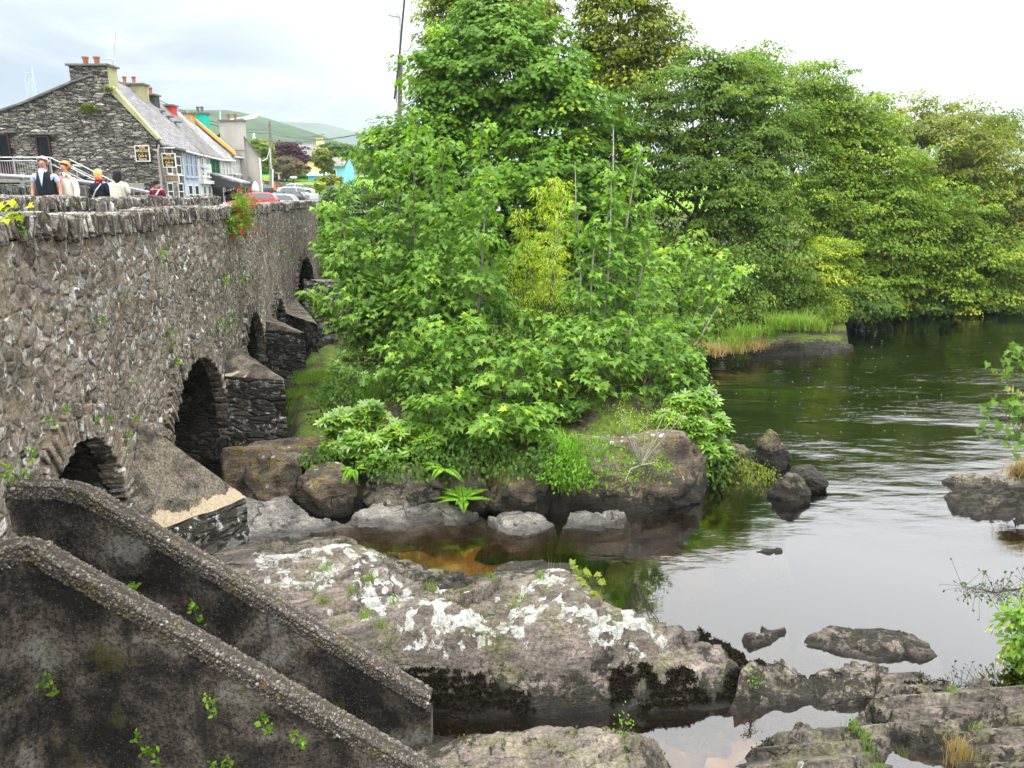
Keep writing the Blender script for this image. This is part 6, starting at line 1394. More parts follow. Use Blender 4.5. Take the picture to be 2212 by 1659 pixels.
# 1 stone shop with its gable toward the river
h1, rf1, _ = house('end house of slate rubble with two black cafe signs and a big stone chimney', 55.1, 58.9, 9.7, 9.57, M_SHOPSTONE, S1)
mb = MB(); prof = [aty(340, 302, GY), aty(205, 165, GY), aty(159, 180, GY), aty(52, 226, GY), aty(-120, 285, GY)]
xl = prof[-1].x; pts = [(XF - .02, GY - .1, ZT - .3)] + [(min(p.x, XF - .02), GY - .1, p.z) for p in prof] + [(xl, GY - .1, ZT - .3)]
def gable_mesh():
    xs = np.arange(xl, XF, .06); px = np.array([p[0] for p in pts[1:-1]])[::-1]; pz = np.array([p[2] for p in pts[1:-1]])[::-1]; nz = 110; VV = []
    for x_ in list(xs) + [XF - .01]:
        zt = float(np.interp(x_, px, pz)); zz = np.linspace(ZT - .3, zt, nz); VV += [(x_, GY, z_) for z_ in zz]
    VV = np.array(VV); q = VV[:, 0] * 1.5 + .6 * fbm(VV[:, 0], VV[:, 2], 2, 3); f1, f2, cv, _, _ = worley(q, VV[:, 2] * 6.0, 91)
    VV[:, 1] = GY - .1 - (.05 * sstep(f2 - f1, .03, .3) + .09 * (cv - .5)); return VV, grid_faces(len(VV) // nz, nz)
gv, gf = gable_mesh(); gb = mesh_np('gable_wall', gv, gf, M_GABLE, h1)
mb = MB()
for a, b in zip(pts[2:-2], pts[3:-1]): mb.prism([(a[0], GY - .3, a[2]), (b[0], GY - .3, b[2]), (b[0], GY - .3, b[2] + .14), (a[0], GY - .3, a[2] + .14)], (0, 6, 0))
mb.build('rear_roof', S2, h1)
mb = MB(); a = aty(238, 196, GY); b = aty(342, 303, GY); mb.prism([(a.x, GY - .22, a.z), (b.x, GY - .22, b.z), (b.x + .15, GY - .22, b.z + .12), (a.x + .25, GY - .22, a.z + .28)], (0, .5, 0)); mb.build('verge', R_OLIVE, h1)
c0 = aty(157, 185, GY); c1_ = aty(238, 185, GY); ct = aty(200, 143, GY).z
ch = MB(); xs0, xs1 = c0.x, c1_.x; gvx = np.linspace(xs0, xs1, 40); gvz = np.linspace(c0.z - 1.6, ct, 50)
XX, ZZ = np.meshgrid(gvx, gvz, indexing='ij'); f1, f2, cv, _, _ = worley(XX.ravel() * 1.5, ZZ.ravel() * 6, 92)
chm = mesh_np('chimney', np.stack([XX.ravel(), GY - .16 - (.05 * sstep(f2 - f1, .03, .3) + .08 * (cv - .5)), ZZ.ravel()], 1), grid_faces(40, 50), M_GABLE, h1)
mb = MB(); mb.box(((xs0 + xs1) / 2, GY + .52, (c0.z - 1.6 + ct) / 2), (xs1 - xs0, 1.3, ct - c0.z + 1.6)); mb.build('chimney_core', R_OLIVE, h1)
mb = MB(); mb.box(((xs0 + xs1) / 2, GY + .45, ct + .06), (xs1 - xs0 + .35, 1.6, .12)); mb.build('chimney_slab', M_SLAB, h1)
for u in (186, 210):
    mb = MB(); p = aty(u, 140, GY + .4); mb.lathe((p.x, GY + .4, ct + .1), [(.17, 0), (.15, .1), (.19, .45), (.23, .47), (.23, .55), (.12, .55)], 10); mb.build('chimney_pot', M_POT, h1)
for (u0, u1, v0, v1) in ((-8, 32, 289, 376), (77, 118, 293, 376)):
    a = aty(u0, v0, GY - .25); b = aty(u1, v1, GY - .25); mb = MB(); w = .1
    for x0, x1, z0, z1 in ((a.x, a.x + w, b.z, a.z), (b.x - w, b.x, b.z, a.z), (a.x + w, b.x - w, a.z - w, a.z), (a.x + w, b.x - w, b.z, b.z + .5)): mb.box(((x0 + x1) / 2, GY - .3, (z0 + z1) / 2), (x1 - x0, .16, z1 - z0))
    d = mb.build('door', M_DKRED, h1); mb = MB(); mb.box(((a.x + b.x) / 2, GY - .27, (a.z + b.z) / 2), (b.x - a.x - .1, .06, a.z - b.z - .1)); mb.build('pane', M_GLASS, d)
    mb = MB(); mb.box(((a.x + b.x) / 2, GY - .3, a.z + .12), (b.x - a.x + 1.0, .3, .1)); mb.build('lintel', M_SLAB, h1)
for Y0 in (56.0, 57.6): front_window(h1, Y0, Y0 + .9, 7.6, 8.9, M_WHITE, M_GLASS)
for Y0 in (55.8, 57.6): front_window(h1, Y0, Y0 + .9, 5.8, 7.0, M_WHITE, M_GLASS)
mb = MB(); mb.tube([(XF + .1, 55.0, 9.5), (XF + .05, 54.85, 9.0), (XF + .05, 54.85, ZT)], .07, 7); mb.build('downpipe', plain('mauve downpipe', (.33, .27, .27), .5), h1)
def weed(u, v, Y, n, s, label, m=L_OLIVE, seed=0, drop=.3):
    r_ = np.random.default_rng(seed); c = np.array(tuple(aty(u, v, Y))); P = c + r_.normal(size=(n, 3)) * np.array((s, .06, s * .45)); P[:, 1] = Y - .1
    V, F, k = leaves_geo(P, unit(n, r_) * .5 + np.array((0, -.4, -drop)), unit(n, r_) * .5 + np.array((0, -1, .5)), np.full(n, .16), 'kite'); o = mesh_np('wall_weed', V, F, m, None, attrs={'tint': np.repeat(r_.uniform(.1, .6, n), k)}); tag(o, label, 'plant')
weed(193, 232, GY - .3, 320, .30, 'olive green weed clump growing in the middle of the stone gable', seed=1)
weed(236, 192, GY - .3, 120, .16, 'yellowish weed tuft at the top of the gable verge', seed=2)
# signs
def board(label, u0, u1, v0, v1, Y, lines, bm=M_BLACK, tm=M_GOLD, fm=M_WHITE, depth=.08, cat='sign', name='hanging_sign'):
    a = aty(u0, v0, Y); b = aty(u1, v1, Y); root = thing(name, label, cat, ((a.x + b.x) / 2, Y, b.z)); W_, H_ = b.x - a.x, a.z - b.z; cx, cz = (a.x + b.x) / 2, (a.z + b.z) / 2
    mb = MB(); mb.box((cx, Y, cz), (W_ - .08, depth * .6, H_ - .08)); mb.build('board', bm, root)
    mb = MB(); f = .06
    for c, d in (((cx, Y, a.z - f / 2), (W_, depth, f)), ((cx, Y, b.z + f / 2), (W_, depth, f)), ((a.x + f / 2, Y, cz), (f, depth, H_ - 2 * f)), ((b.x - f / 2, Y, cz), (f, depth, H_ - 2 * f))): mb.box(c, d)
    mb.build('frame', fm, root)
    for s, (dz, size, sx) in lines: text(s, (cx, Y - depth * .3 - .012, cz + dz * H_), size * H_, tm, root, sx=sx)
    return root, a, b
TL = [('THE', (.35, .22, 1.1)), ('BRIDGE', (.16, .23, 1.0)), ('~', (.02, .14, 2.4)), ('Cafe &', (-.14, .21, 1.0)), ('Bistro', (-.34, .21, 1.0))]
board('black and gold cafe sign screwed to the stone gable', 290, 325.5, 314, 349, GY - .38, TL, name='wall_sign')
YS = atx(349, 345, XF + .15).y; YT = atx(356, 345, XF + .12).y; YU = atx(430, 360, XF + .15).y
s2, a, b = board('black and gold cafe sign hung from the shop front beyond the gable corner', 349, 381.5, 331, 362, YS, TL)
mb = MB(); mb.tube([(XF, YS, a.z + .35), (b.x, YS, a.z + .35)], .03, 5); mb.tube([(a.x + .2, YS, a.z), (a.x + .2, YS, a.z + .35)], .02, 4); mb.tube([(b.x - .2, YS, a.z), (b.x - .2, YS, a.z + .35)], .02, 4); mb.build('bracket', M_GALVP, s2)
board('grey shop sign with amber lettering below the hanging cafe sign', 356, 388, 378, 394, YT, [('THE BRIDGE', (0, .55, .62))], M_GREYB, M_AMBER)
s3, a, b = board('white hanging sign with pale script and a thin black emblem before the off white house', 430, 457, 355, 373, YU, [("Heaven's", (.02, .36, .85))], M_WHITE, plain('pale lettering', (.36, .40, .40), .6), M_WHITE)
mb = MB(); zc = (a.z + b.z) / 2; x0 = a.x + .16; Yk = YU - .045; mb.prism([(x0, Yk, zc + .1), (x0 + .05, Yk, zc + .1), (x0 + .17, Yk, zc - .2), (x0 + .13, Yk, zc - .22)], (0, .01, 0)); mb.prism([(x0 + .10, Yk, zc + .08), (x0 + .15, Yk, zc + .08), (x0 + .16, Yk, zc - .1), (x0 + .13, Yk, zc - .1)], (0, .01, 0)); mb.build('emblem', M_BLACK, s3)
mb = MB(); zz_ = a.z + .5; mb.tube([(XF, YU, zz_), (b.x + .1, YU, zz_)], .02, 4); mb.tube([(XF, YU, zz_ + .9), (b.x - .4, YU, zz_ + .05)], .02, 4); mb.tube([(a.x + .15, YU, a.z), (a.x + .15, YU, zz_)], .015, 4); mb.tube([(b.x - .15, YU, a.z), (b.x - .15, YU, zz_)], .015, 4); mb.build('bracket', M_BLACK, s3)
# terrace
ter = thing('terrace', 'raised terrace with pale steel railing and steps in front of the two dark doors', 'terrace', (aty(60, 385, 52).x, 52, ZT))
zf = aty(60, 385, 52).z; xe = aty(116, 385, 52).x; xw = aty(-120, 385, 52).x
mb = MB(); mb.box(((xe + xw) / 2, 53.3, zf - .14), (xe - xw, 2.9, .26)); mb.build('floor', M_GREYT, ter)
mb = MB(); mb.box(((xe + xw) / 2, 54.3, (zf + ZT) / 2 - .2), (xe - xw - .3, .8, zf - ZT - .3)); mb.build('under_block', M_BLACK, ter)  # plain black block filling the space below the terrace floor
for x_ in (xw + .5, (xw + xe) / 2 + 1.5, xe - .3): mb = MB(); mb.box((x_, 52.1, (zf + ZT) / 2 - .14), (.3, .3, zf - ZT - .26)); mb.build('pillar', M_GREYWALL, ter)
zr = aty(60, 340, 52).z; mb = MB(); mb.tube([(xw, 51.9, zr), (xe, 51.9, zr)], .035, 6); mb.tube([(xw, 51.9, zr - .22), (xe, 51.9, zr - .22)], .025, 6); mb.tube([(xw, 51.9, zf + .06), (xe, 51.9, zf + .06)], .025, 6); mb.tube([(xe, 51.9, zr), (xe, 54.6, zr)], .035, 6); mb.build('top_rail', M_GALV, ter)
mb = MB(); x_ = xw
while x_ < xe: mb.tube([(x_, 51.9, zf), (x_, 51.9, zr - .22)], .014, 4); x_ += .16
mb.build('balusters', M_GALV, ter)
mb = MB(); 
for x_ in (xe, xe - 2.4, xe - 4.8): mb.tube([(x_, 51.9, zf - .2), (x_, 51.9, zr + .03)], .045, 6)
mb.build('railing_posts', M_GALV, ter)
ef = aty(205, 398, 52); mb = MB(); n = 11
for k in range(n): f = (k + .5) / n; mb.box((xe + (ef.x + .6 - xe) * f, 53.3, zf + (ZT - zf) * f + .02), (.36, 1.8, .07))
mb.build('steps', M_GREYT, ter)
mb = MB()
for yy in (51.9, 54.1): mb.tube([(xe, yy, zr), (ef.x + .6, yy, ef.z)], .035, 6); mb.tube([(xe, yy, zr - .4), (ef.x + .6, yy, ef.z - .4)], .025, 6); mb.tube([(ef.x + .5, yy, ZT), (ef.x + .5, yy, ef.z + .05)], .04, 6); mb.tube([((xe + ef.x + .6) / 2, yy, ZT + .8), ((xe + ef.x + .6) / 2, yy, (zr + ef.z) / 2)], .03, 5)
mb.build('stair_rail', M_GALV, ter)
# rest of the row
h2, rf2, z2 = house('narrow pale blue house front with three tall grey windows', 58.9, 61.8, 9.57, 9.43, R_BLUE, S1)
for y_ in (59.2, 60.05, 60.9): front_window(h2, y_, y_ + .55, 7.5, 9.2, R_BLUE)
for y_ in (59.4, 60.6): front_window(h2, y_, y_ + .8, 5.5, 6.9, M_WHITE, M_GLASS)
h3, rf3, z3 = house('off white house with ornate shop front behind the white hanging sign', 61.8, 64.2, 9.43, 9.32, R_WHITE, S2)
for y_ in (62.2, 63.2): front_window(h3, y_, y_ + .6, 7.6, 9.0, M_WHITE); front_window(h3, y_, y_ + .7, 5.6, 6.9, M_WHITE)
mb = MB(); mb.box((XF + .15, 63, 7.15), (.3, 2.3, .25)); mb.build('fascia', M_WHITE, h3)
h4, rf4, z4 = house('bright green house front with dark green framed windows', 64.2, 66.4, 9.32, 9.25, R_GREEN, S2)
for y_ in (64.6, 65.5): front_window(h4, y_, y_ + .5, 7.6, 9.0, plain('dark green frame', (.02, .10, .05), .5), M_GLASS)
h5, rf5, z5 = house('cream house with slender windows left of the orange painted verge', 66.4, 69.3, 9.25, 9.31, R_CREAM, S3)
for y_ in (66.9, 67.7, 68.5): front_window(h5, y_, y_ + .4, 7.7, 9.0); front_window(h5, y_, y_ + .4, 5.5, 6.9)
h6, rf6, z6 = house('last cream house with window boxes right of the orange painted verge', 69.3, 71.4, 9.6, 9.6, R_CREAM2, S2)
for y_ in (69.5, 70.1, 70.7): wn = front_window(h6, y_, y_ + .35, 8.0, 9.3); 
for y_ in (69.5, 70.6): front_window(h6, y_, y_ + .5, 5.3, 6.9, M_WHITE, M_GLASS)
mb = MB(); mb.prism([(XF + .35, 69.15, 9.5), (XR, 69.15, rz_at(69) + .15), (XR, 69.15, rz_at(69) + .45), (XF + .35, 69.15, 9.8)], (0, .35, 0)); mb.build('verge', R_ORANGE, h5)
def chim_px(parent, u0, u1, vt, m, xr=-27.0, pots=2, drop=2.5, potm=M_POT, d=.9):
    p = atx(u1, vt, xr); q = aty(u0, vt, p.y); return chimney(parent, (p.x + q.x) / 2, p.y, p.x - q.x, p.z - .1, p.z - drop, m, pots, d, .12, potm)
chim_px(h1, 240, 307, 180, R_OLIVE, drop=2.8)
chim_px(h2, 308, 332, 203, R_DARKC, pots=1)
chim_px(h3, 334, 371, 226, R_RED, pots=0, drop=2.4)
chim_px(h4, 371, 412, 243, R_OCHRE, pots=0)
chim_px(h6, 413, 443, 243, R_TURQ, xr=-26.6, pots=2, potm=M_SLAB, drop=2.2)
mb = MB()
for k in range(3): p = aty(307 + 12 * k, 212 + 9 * k, 60.5); mb.box((p.x + .9, YU + k * .5, rz_at(60) - 1.25 - .35 * k), (.5, .35, .12))
mb.build('roof_vents', M_SLAB, h2)
# grey gable house that ends the row
gg = aty(559, 338, 71.5); gl = aty(486, 300, 71.5); ga = aty(506, 268, 71.5)
h7 = thing('house', 'tall plain grey gable end with a pale chimney closing the row', 'house', (gg.x, 71.5, ZT))
mb = MB(); mb.add([(gl.x, 71.5, ZT), (gg.x, 71.5, ZT), (gg.x, 71.5, gg.z), (ga.x, 71.5, ga.z), (gl.x, 71.5, ga.z - .8)] + [(gl.x - 1.5, 75, ZT), (gg.x - 1.6, 75, ZT), (gg.x - 1.6, 75, gg.z), (ga.x - 1.2, 75, ga.z), (gl.x - 1.5, 75, ga.z - .8)], [(4, 3, 2, 1, 0), (5, 6, 7, 8, 9), (1, 2, 7, 6), (0, 5, 9, 4)]); mb.build('wall', R_GREY, h7)
mb = MB(); mb.prism([(gg.x + .2, 71.35, gg.z - .2), (ga.x, 71.35, ga.z), (ga.x, 71.35, ga.z + .14), (gg.x + .2, 71.35, gg.z - .06)], (-1.5, 3.8, 0)); mb.prism([(ga.x, 71.35, ga.z), (gl.x - 3.4, 71.35, ga.z - 3.0), (gl.x - 3.4, 71.35, ga.z - 2.86), (ga.x, 71.35, ga.z + .14)], (-1.5, 3.8, 0)); mb.build('roof', S2, h7)
chimney(h7, (aty(483, 262, 71.4).x + aty(516, 262, 71.4).x) / 2, 71.25, 2.05, aty(500, 262, 71.4).z, ga.z - 2.2, R_LGREY, 2)
mb = MB(); mb.box(((aty(483, 262, 71.4).x + aty(516, 262, 71.4).x) / 2, 71.4, (ga.z - 2.2 + ZT) / 2), (2.05, .2, ga.z - 2.2 - ZT)); mb.build('chimney_breast', R_GREY, h7)
mb = MB(); mb.tube([(gg.x + .1, 71.42, gg.z - .1), (gg.x + .1, 71.42, ZT)], .08, 6); mb.build('downpipe', M_WHITE, h7)
# porch canopy of the green shop
pc = thing('shop_porch', 'charcoal timber porch with slate canopy standing out from the green shop', 'porch', (XF + 1.4, 62.4, ZT))
a = aty(455, 383, 62.4); c_ = aty(506, 414, 62.4); zt_ = aty(456, 376, 64.4).z; zl_ = aty(500, 396, 64.4).z
mb = MB(); mb.prism([(XF, 64.0, zt_), (XF + 2.4, 64.0, zl_), (XF + 2.4, 64.0, zl_ + .12), (XF, 64.0, zt_ + .12)], (0, 2.6, 0)); mb.build('roof', S3, pc)
mb = MB(); mb.prism([(XF, 64.03, zt_ - .02), (XF + 2.3, 64.03, zl_ - .02), (XF + 2.3, 64.03, zl_ - .3), (XF, 64.03, zl_ - .35)], (0, .08, 0)); mb.box((XF + 2.25, 65.3, zl_ - .2), (.1, 2.4, .3)); mb.build('gable_board', M_CHAR, pc)
for y_ in (64.15, 66.4): mb = MB(); mb.box((XF + 2.1, y_, (ZT + zl_ - .35) / 2), (.16, .16, zl_ - .35 - ZT)); mb.build('post', M_CHAR, pc)
mb = MB(); mb.box((XF + .06, 65.3, ZT + 1.1), (.1, 1.9, 2.2)); mb.build('doorway', M_BLACK, pc)
# notice frame on the cream house
nb = thing('menu_board', 'dark framed glass notice board on a bracket by the last cream house', 'board', tuple(aty(497, 410, 67)))
a = aty(487, 378, 67); b = aty(509, 394, 67); mb = MB(); 
for c, d in ((((a.x + b.x) / 2, 67, a.z), (b.x - a.x, .06, .06)), (((a.x + b.x) / 2, 67, b.z), (b.x - a.x, .06, .06)), ((a.x, 67, (a.z + b.z) / 2), (.06, .06, a.z - b.z)), ((b.x, 67, (a.z + b.z) / 2), (.06, .06, a.z - b.z)), (((a.x + b.x) / 2 + .3, 67, (a.z + b.z) / 2), (.04, .05, a.z - b.z))): mb.box(c, d)
mb.build('frame', M_CHAR, nb); mb = MB(); mb.box(((a.x + b.x) / 2 - .1, 67.02, (a.z + b.z) / 2 + .1), (.45, .02, .5)); mb.box(((a.x + b.x) / 2 - .15, 67.02, (a.z + b.z) / 2 - .28), (.3, .02, .2)); mb.build('sheets', M_WHITE, nb); mb = MB(); mb.tube([((a.x + b.x) / 2, 67.1, b.z), ((a.x + b.x) / 2, 67.1, ZT)], .05, 5); mb.build('post', M_CHAR, nb)
# closed parasols, ice cream sign, mannequin
M_PARA = plain('charcoal parasol cloth', (.09, .09, .09), .9, var=.25, scale=9)
def parasol(u, label):
    p = aty(u, 440, 69.5); root = thing('closed_parasol', label, 'parasol', (p.x, 69.5, ZT), 0, 'closed parasols before the grey gable')
    V = []; F = []; n = 16; prof = [(.02, 2.75), (.09, 2.68), (.20, 2.45), (.30, 2.28), (.21, 2.26), (.20, 1.6), (.26, 1.0), (.24, .75)]
    for r0, z_ in prof:
        for k in range(n): rr = r0 * (1 if k % 2 else .78); V.append((p.x + rr * math.cos(k * 2 * math.pi / n), 69.5 + rr * math.sin(k * 2 * math.pi / n), ZT + z_))
    for i in range(len(prof) - 1):
        for k in range(n): F.append((i * n + k, i * n + (k + 1) % n, (i + 1) * n + (k + 1) % n, (i + 1) * n + k))
    mesh('canopy', V, F, M_PARA, root); mb = MB(); mb.tube([(p.x, 69.5, ZT), (p.x, 69.5, ZT + 2.7)], .04, 6); mb.build('pole', M_CHAR, root); mb = MB(); mb.lathe((p.x, 69.5, ZT), [(.35, 0), (.35, .08), (.1, .12), (.06, .3)], 10); mb.build('base', M_CHAR, root)
parasol(518, 'closed charcoal parasol, leftmost of the three'); parasol(527, 'closed charcoal parasol, middle of the three'); parasol(543, 'closed charcoal parasol, rightmost, standing apart by the ice cream sign')
p = aty(552, 410, 69); ic = thing('ice_cream_sign', 'large ice cream cone figure standing by the grey gable', 'sign', (p.x, 69, ZT)); mb = MB(); mb.lathe((p.x, 69, ZT + .45), [(.02, 0), (.28, .95), (.27, 1.0)], 12); mb.build('cone', plain('cone yellow', (.72, .55, .15), .6), ic, smooth=True)
mb = MB(); mb.lathe((p.x, 69, ZT + 1.42), [(.26, 0), (.36, .15), (.30, .32), (.33, .42), (.22, .58), (.23, .66), (.08, .85), (.02, .9)], 12); mb.build('swirl', M_WHITE, ic, smooth=True); mb = MB(); mb.lathe((p.x, 69, ZT), [(.3, 0), (.3, .06), (.04, .1), (.04, .5)], 10); mb.build('stand', M_CHAR, ic)
# weathered board box by the gable
wx0 = aty(268, 395, 42); wx1 = aty(312, 409, 42); tb = thing('board_bench', 'long weathered timber bench back on dark legs in front of the stone gable', 'bench', (wx0.x, 42, ZT))
mb = MB(); mb.box(((wx0.x + wx1.x) / 2, 42, (wx0.z + wx1.z) / 2), (wx1.x - wx0.x, .06, wx0.z - wx1.z)); mb.build('backrest', M_GREYT, tb); mb = MB(); mb.box(((wx0.x + wx1.x) / 2, 41.7, wx1.z - .12), (wx1.x - wx0.x, .5, .06)); mb.build('seat', M_GREYT, tb)
for x_ in (wx0.x + .3, wx1.x - .3): mb = MB(); mb.box((x_, 41.8, (wx1.z + ZT) / 2), (.09, .5, wx1.z - ZT)); mb.build('leg', M_CHAR, tb)
# lattice mast behind the roofs, TV aerial
m0 = aty(73, 230, 95); tp = aty(75, 146, 95); mast = thing('radio_mast', 'thin lattice radio mast with panels behind the stone house roof', 'mast', (m0.x, 95, 6)); mb = MB(); zt2 = aty(73, 168, 95).z
for dx in (-.35, .35):
    for dy in (-.35, .35): mb.tube([(m0.x + dx, 95 + dy, 5), (m0.x + dx, 95 + dy, zt2)], .04, 4)
z_ = 6
while z_ < zt2: mb.tube([(m0.x - .35, 94.65, z_), (m0.x + .35, 94.65, z_ + 1)], .025, 3); mb.tube([(m0.x + .35, 94.65, z_ + 1), (m0.x - .35, 94.65, z_ + 1)], .025, 3); z_ += 1
mb.tube([(m0.x + .4, 95, zt2 - 6), (m0.x + .4, 95, tp.z)], .07, 5); mb.build('tower', M_GALVP, mast)
for dx, dz in ((-.8, -4.6), (.9, -4.2)): mb = MB(); mb.box((m0.x + dx, 95, zt2 + dz), (.3, .3, 1.2)); mb.build('panel', M_WHITE, mast)
ae = thing('tv_aerial', 'tall leaning television aerial with thin grids beside the stone chimney', 'aerial', tuple(aty(238, 180, 55.6))); e0 = aty(238, 182, 55.6); e1 = aty(250, 70, 55.6); mb = MB(); mb.tube([e0, e1], [.05, .035], 6); mb.build('mast', M_GALVP, ae)
mb = MB()
for f, w in ((.98, .12), (.93, .15), (.88, .5), (.84, .6), (.80, .6), (.76, .55), (.72, .5)): q = e0.lerp(e1, f); mb.tube([q - Vector((w, 0, -.02)), q + Vector((w, .1, -.05))], .012, 3)
for f in (.62, .58, .54, .42, .38, .34): q = e0.lerp(e1, f); mb.tube([q - Vector((.5, 0, 0)), q + Vector((.35, 0, 0))], .010, 3)
q = e0.lerp(e1, .48); mb.tube([q - Vector((.6, 0, -.1)), q + Vector((.2, 0, 0))], .035, 4); mb.build('elements', M_GALVP, ae)
# poles and lamp
def pole(name, label, pts, r, m, parts=()):
    P = [Vector(p) for p in pts]; root = thing(name, label, 'pole', (P[0].x, P[0].y, P[0].z)); mb = MB(); mb.tube(P, r, 8); mb.build('shaft', m, root); return root
tb0 = aty(855, 425, 46); wp = pole('utility_pole', 'leaning wooden pole carrying a thick cable, left of the big sycamore', [(tb0.x, 46, 4.2), aty(866, 120, 46)], [.16, .12], M_WOODP)
mb = MB(); mb.tube([aty(857, 215, 46) - Vector((.1, .2, 0)), aty(862, 130, 45.8), aty(868, 60, 45.7), aty(875, -15, 45.6), aty(880, -80, 45.5)], .06, 5); mb.build('cable', M_CHAR, wp)
mb = MB(); mb.tube([aty(857, 200, 45.7), aty(853, 180, 45.7), aty(862, 178, 45.7)], .03, 4); mb.box(aty(862, 180, 45.8), (.35, .2, .25)); mb.tube([aty(856, 222, 45.7), aty(860, 120, 45.75)], .02, 4); mb.build('fittings', M_CHAR, wp)
lp = pole('street_lamp', 'grey street lamp with flat head rising beside the leaning wooden pole', [(aty(862, 425, 47).x, 47, 4.2), aty(864, 36, 47)], [.11, .06], M_GALVP); a = aty(864, 38, 47); b = aty(839, 33, 47)
mb = MB(); mb.prism([a + Vector((0, -.15, 0)), a + Vector((0, -.15, .2)), b + Vector((0, -.15, .12)), b + Vector((0, -.15, -.02))], (0, .3, 0)); mb.build('lamp_head', M_GALVP, lp)
p2b = on_ground(586, 409, 75); p2 = pole('utility_pole', 'wooden utility pole with white conduit beyond the grey gable', [p2b, aty(582, 262, p2b.y)], [.28, .2], M_WOODP)
mb = MB(); mb.tube([aty(589, 406, p2b.y - .4), aty(589, 365, p2b.y - .4)], .12, 5); mb.tube([aty(586, 365, p2b.y - .4), aty(583, 320, p2b.y - .4), aty(577, 342, p2b.y - .4), aty(567, 348, p2b.y - 10), aty(560, 342, 80)], .05, 4); mb.build('conduit', M_WHITE, p2)
lp2 = pole('street_lamp', 'street lamp with long arm seen over the grey gable chimney', [(aty(476, 425, 84).x, 84, 5), aty(476, 240, 84)], [.14, .08], M_GALVP); mb = MB(); a = aty(476, 262, 84); b = aty(524, 254, 84); mb.tube([a, b], .05, 5); mb.build('arm', M_GALVP, lp2); mb = MB(); mb.prism([b + Vector((0, -.2, 0)), b + Vector((1.0, -.2, .3)), b + Vector((1.6, -.2, .35)), b + Vector((1.5, -.2, -.02)), b + Vector((.3, -.2, -.25))], (0, .4, 0)); mb.build('lamp_head', M_WHITE, lp2)
def wire(label, pts, r=.035):
    out = []
    for (p, q, sag) in pts:
        for k in range(9): f = k / 8; v = Vector(p).lerp(Vector(q), f); v.z -= sag * 4 * f * (1 - f); out.append(v)
    mb = MB(); mb.tube(out, r, 4); o = mb.build('overhead_wire', M_CHAR); tag(o, label, 'wire', 'overhead wires across the street')
Yp = p2b.y
wire('upper overhead wire from the roofs past the pole to the trees', [(aty(333, 212, 66), aty(583, 280, Yp), .8), (aty(583, 280, Yp), aty(880, 262, 46), 1.2)])
wire('middle overhead wire sagging between the roofs and the pole', [(aty(345, 230, 68), aty(583, 288, Yp), .6), (aty(583, 288, Yp), aty(700, 290, 95), .5)])
wire('lower overhead wire rising from the pole toward the big sycamore', [(aty(545, 306, 105), aty(583, 304, Yp), .1), (aty(583, 304, Yp), aty(885, 268, 45), .5)])
for (u, vb) in ((570, 407), (594, 410)):
    g_ = on_ground(u, vb, 75); s = mpp(g_.y) * 14; root = thing('traffic_cone', 'orange traffic cone ' + ('left of the wooden pole' if u < 580 else 'right of the wooden pole'), 'cone', tuple(g_), 0, 'traffic cones at the kerb')
    mb = MB(); mb.lathe(tuple(g_), [(s * .30, 0), (s * .30, .05), (s * .22, .06), (s * .10, s * .8), (s * .05, s), (.01, s)], 12); mb.build('cone', plain('cone orange', (.75, .12, .03), .6), root)
# far buildings
def far_house(label, u0, u1, vr, ve, Y, wm, rm, chim=None, depth=9, name='house', vb=None):
    a = aty(u0, ve, Y); b = aty(u1, ve, Y); zr_ = aty((u0 + u1) / 2, vr, Y + depth / 2).z; z0 = min(gz(a.x, Y), aty(u0, vb or 400, Y).z) - 1; root = thing(name, label, 'house', ((a.x + b.x) / 2, Y, z0))
    mb = MB(); x0, x1, ze = a.x, b.x, a.z; mb.add([(x0, Y, z0), (x1, Y, z0), (x1, Y, ze), (x0, Y, ze), (x0, Y + depth, z0), (x1, Y + depth, z0), (x1, Y + depth, ze), (x0, Y + depth, ze), (x0, Y + depth / 2, zr_ - .1), (x1, Y + depth / 2, zr_ - .1)], [(0, 1, 2, 3), (1, 5, 6, 9, 2), (5, 4, 7, 6), (4, 0, 3, 8, 7)]); mb.build('wall', wm, root)
    mb = MB(); mb.prism([(x0 - .2, Y - .3, ze), (x1 - .05, Y - .3, ze), (x1 - .05, Y + depth / 2, zr_), (x0 - .2, Y + depth / 2, zr_)], (0, 0, .2)); mb.prism([(x0 - .2, Y + depth + .3, ze), (x1 - .05, Y + depth + .3, ze), (x1 - .05, Y + depth / 2, zr_), (x0 - .2, Y + depth / 2, zr_)], (0, 0, .2)); mb.build('roof', rm, root)
    if chim: chimney(root, x1 - .6, Y + depth / 2 - .5, 1.3, zr_ + chim, zr_ - 1.2, wm, 0, 1.1)
    return root, (x0, x1, ze, z0)
fy, (x0, x1, ze, z0) = far_house('large yellow gabled building under a grey slate roof beyond the copper tree', 560, 684, 314, 348, 165, R_YEL, S2, 1.6, 12, vb=380)
mb = MB(); mb.prism([(x1 - .3, 165 - .35, ze), (x1 + .4, 165 - .35, ze), (x1 + .4, 171, aty(684, 312, 171).z + .3), (x1 - .3, 171, aty(684, 312, 171).z + .3)], (0, 0, .35)); mb.build('gable_coping', R_YEL, fy)
mb = MB(); q = aty(549, 297, 160); mb.lathe((q.x, 160, q.z - 3), [(.8, 0), (.8, 1.6), (1.0, 1.8), (.6, 2.4), (.2, 3.2), (.3, 3.5), (.05, 3.9)], 10); bc = mb.build('turret', R_CREAM); tag(bc, 'small cream stone finial turret above the green tree by the grey gable', 'turret')
fb, (x0, x1, ze, z0) = far_house('low sky blue house with a dark roof half hidden by leaves', 705, 745, 342, 361, 125, R_SKY, S2, None, 7, vb=378)
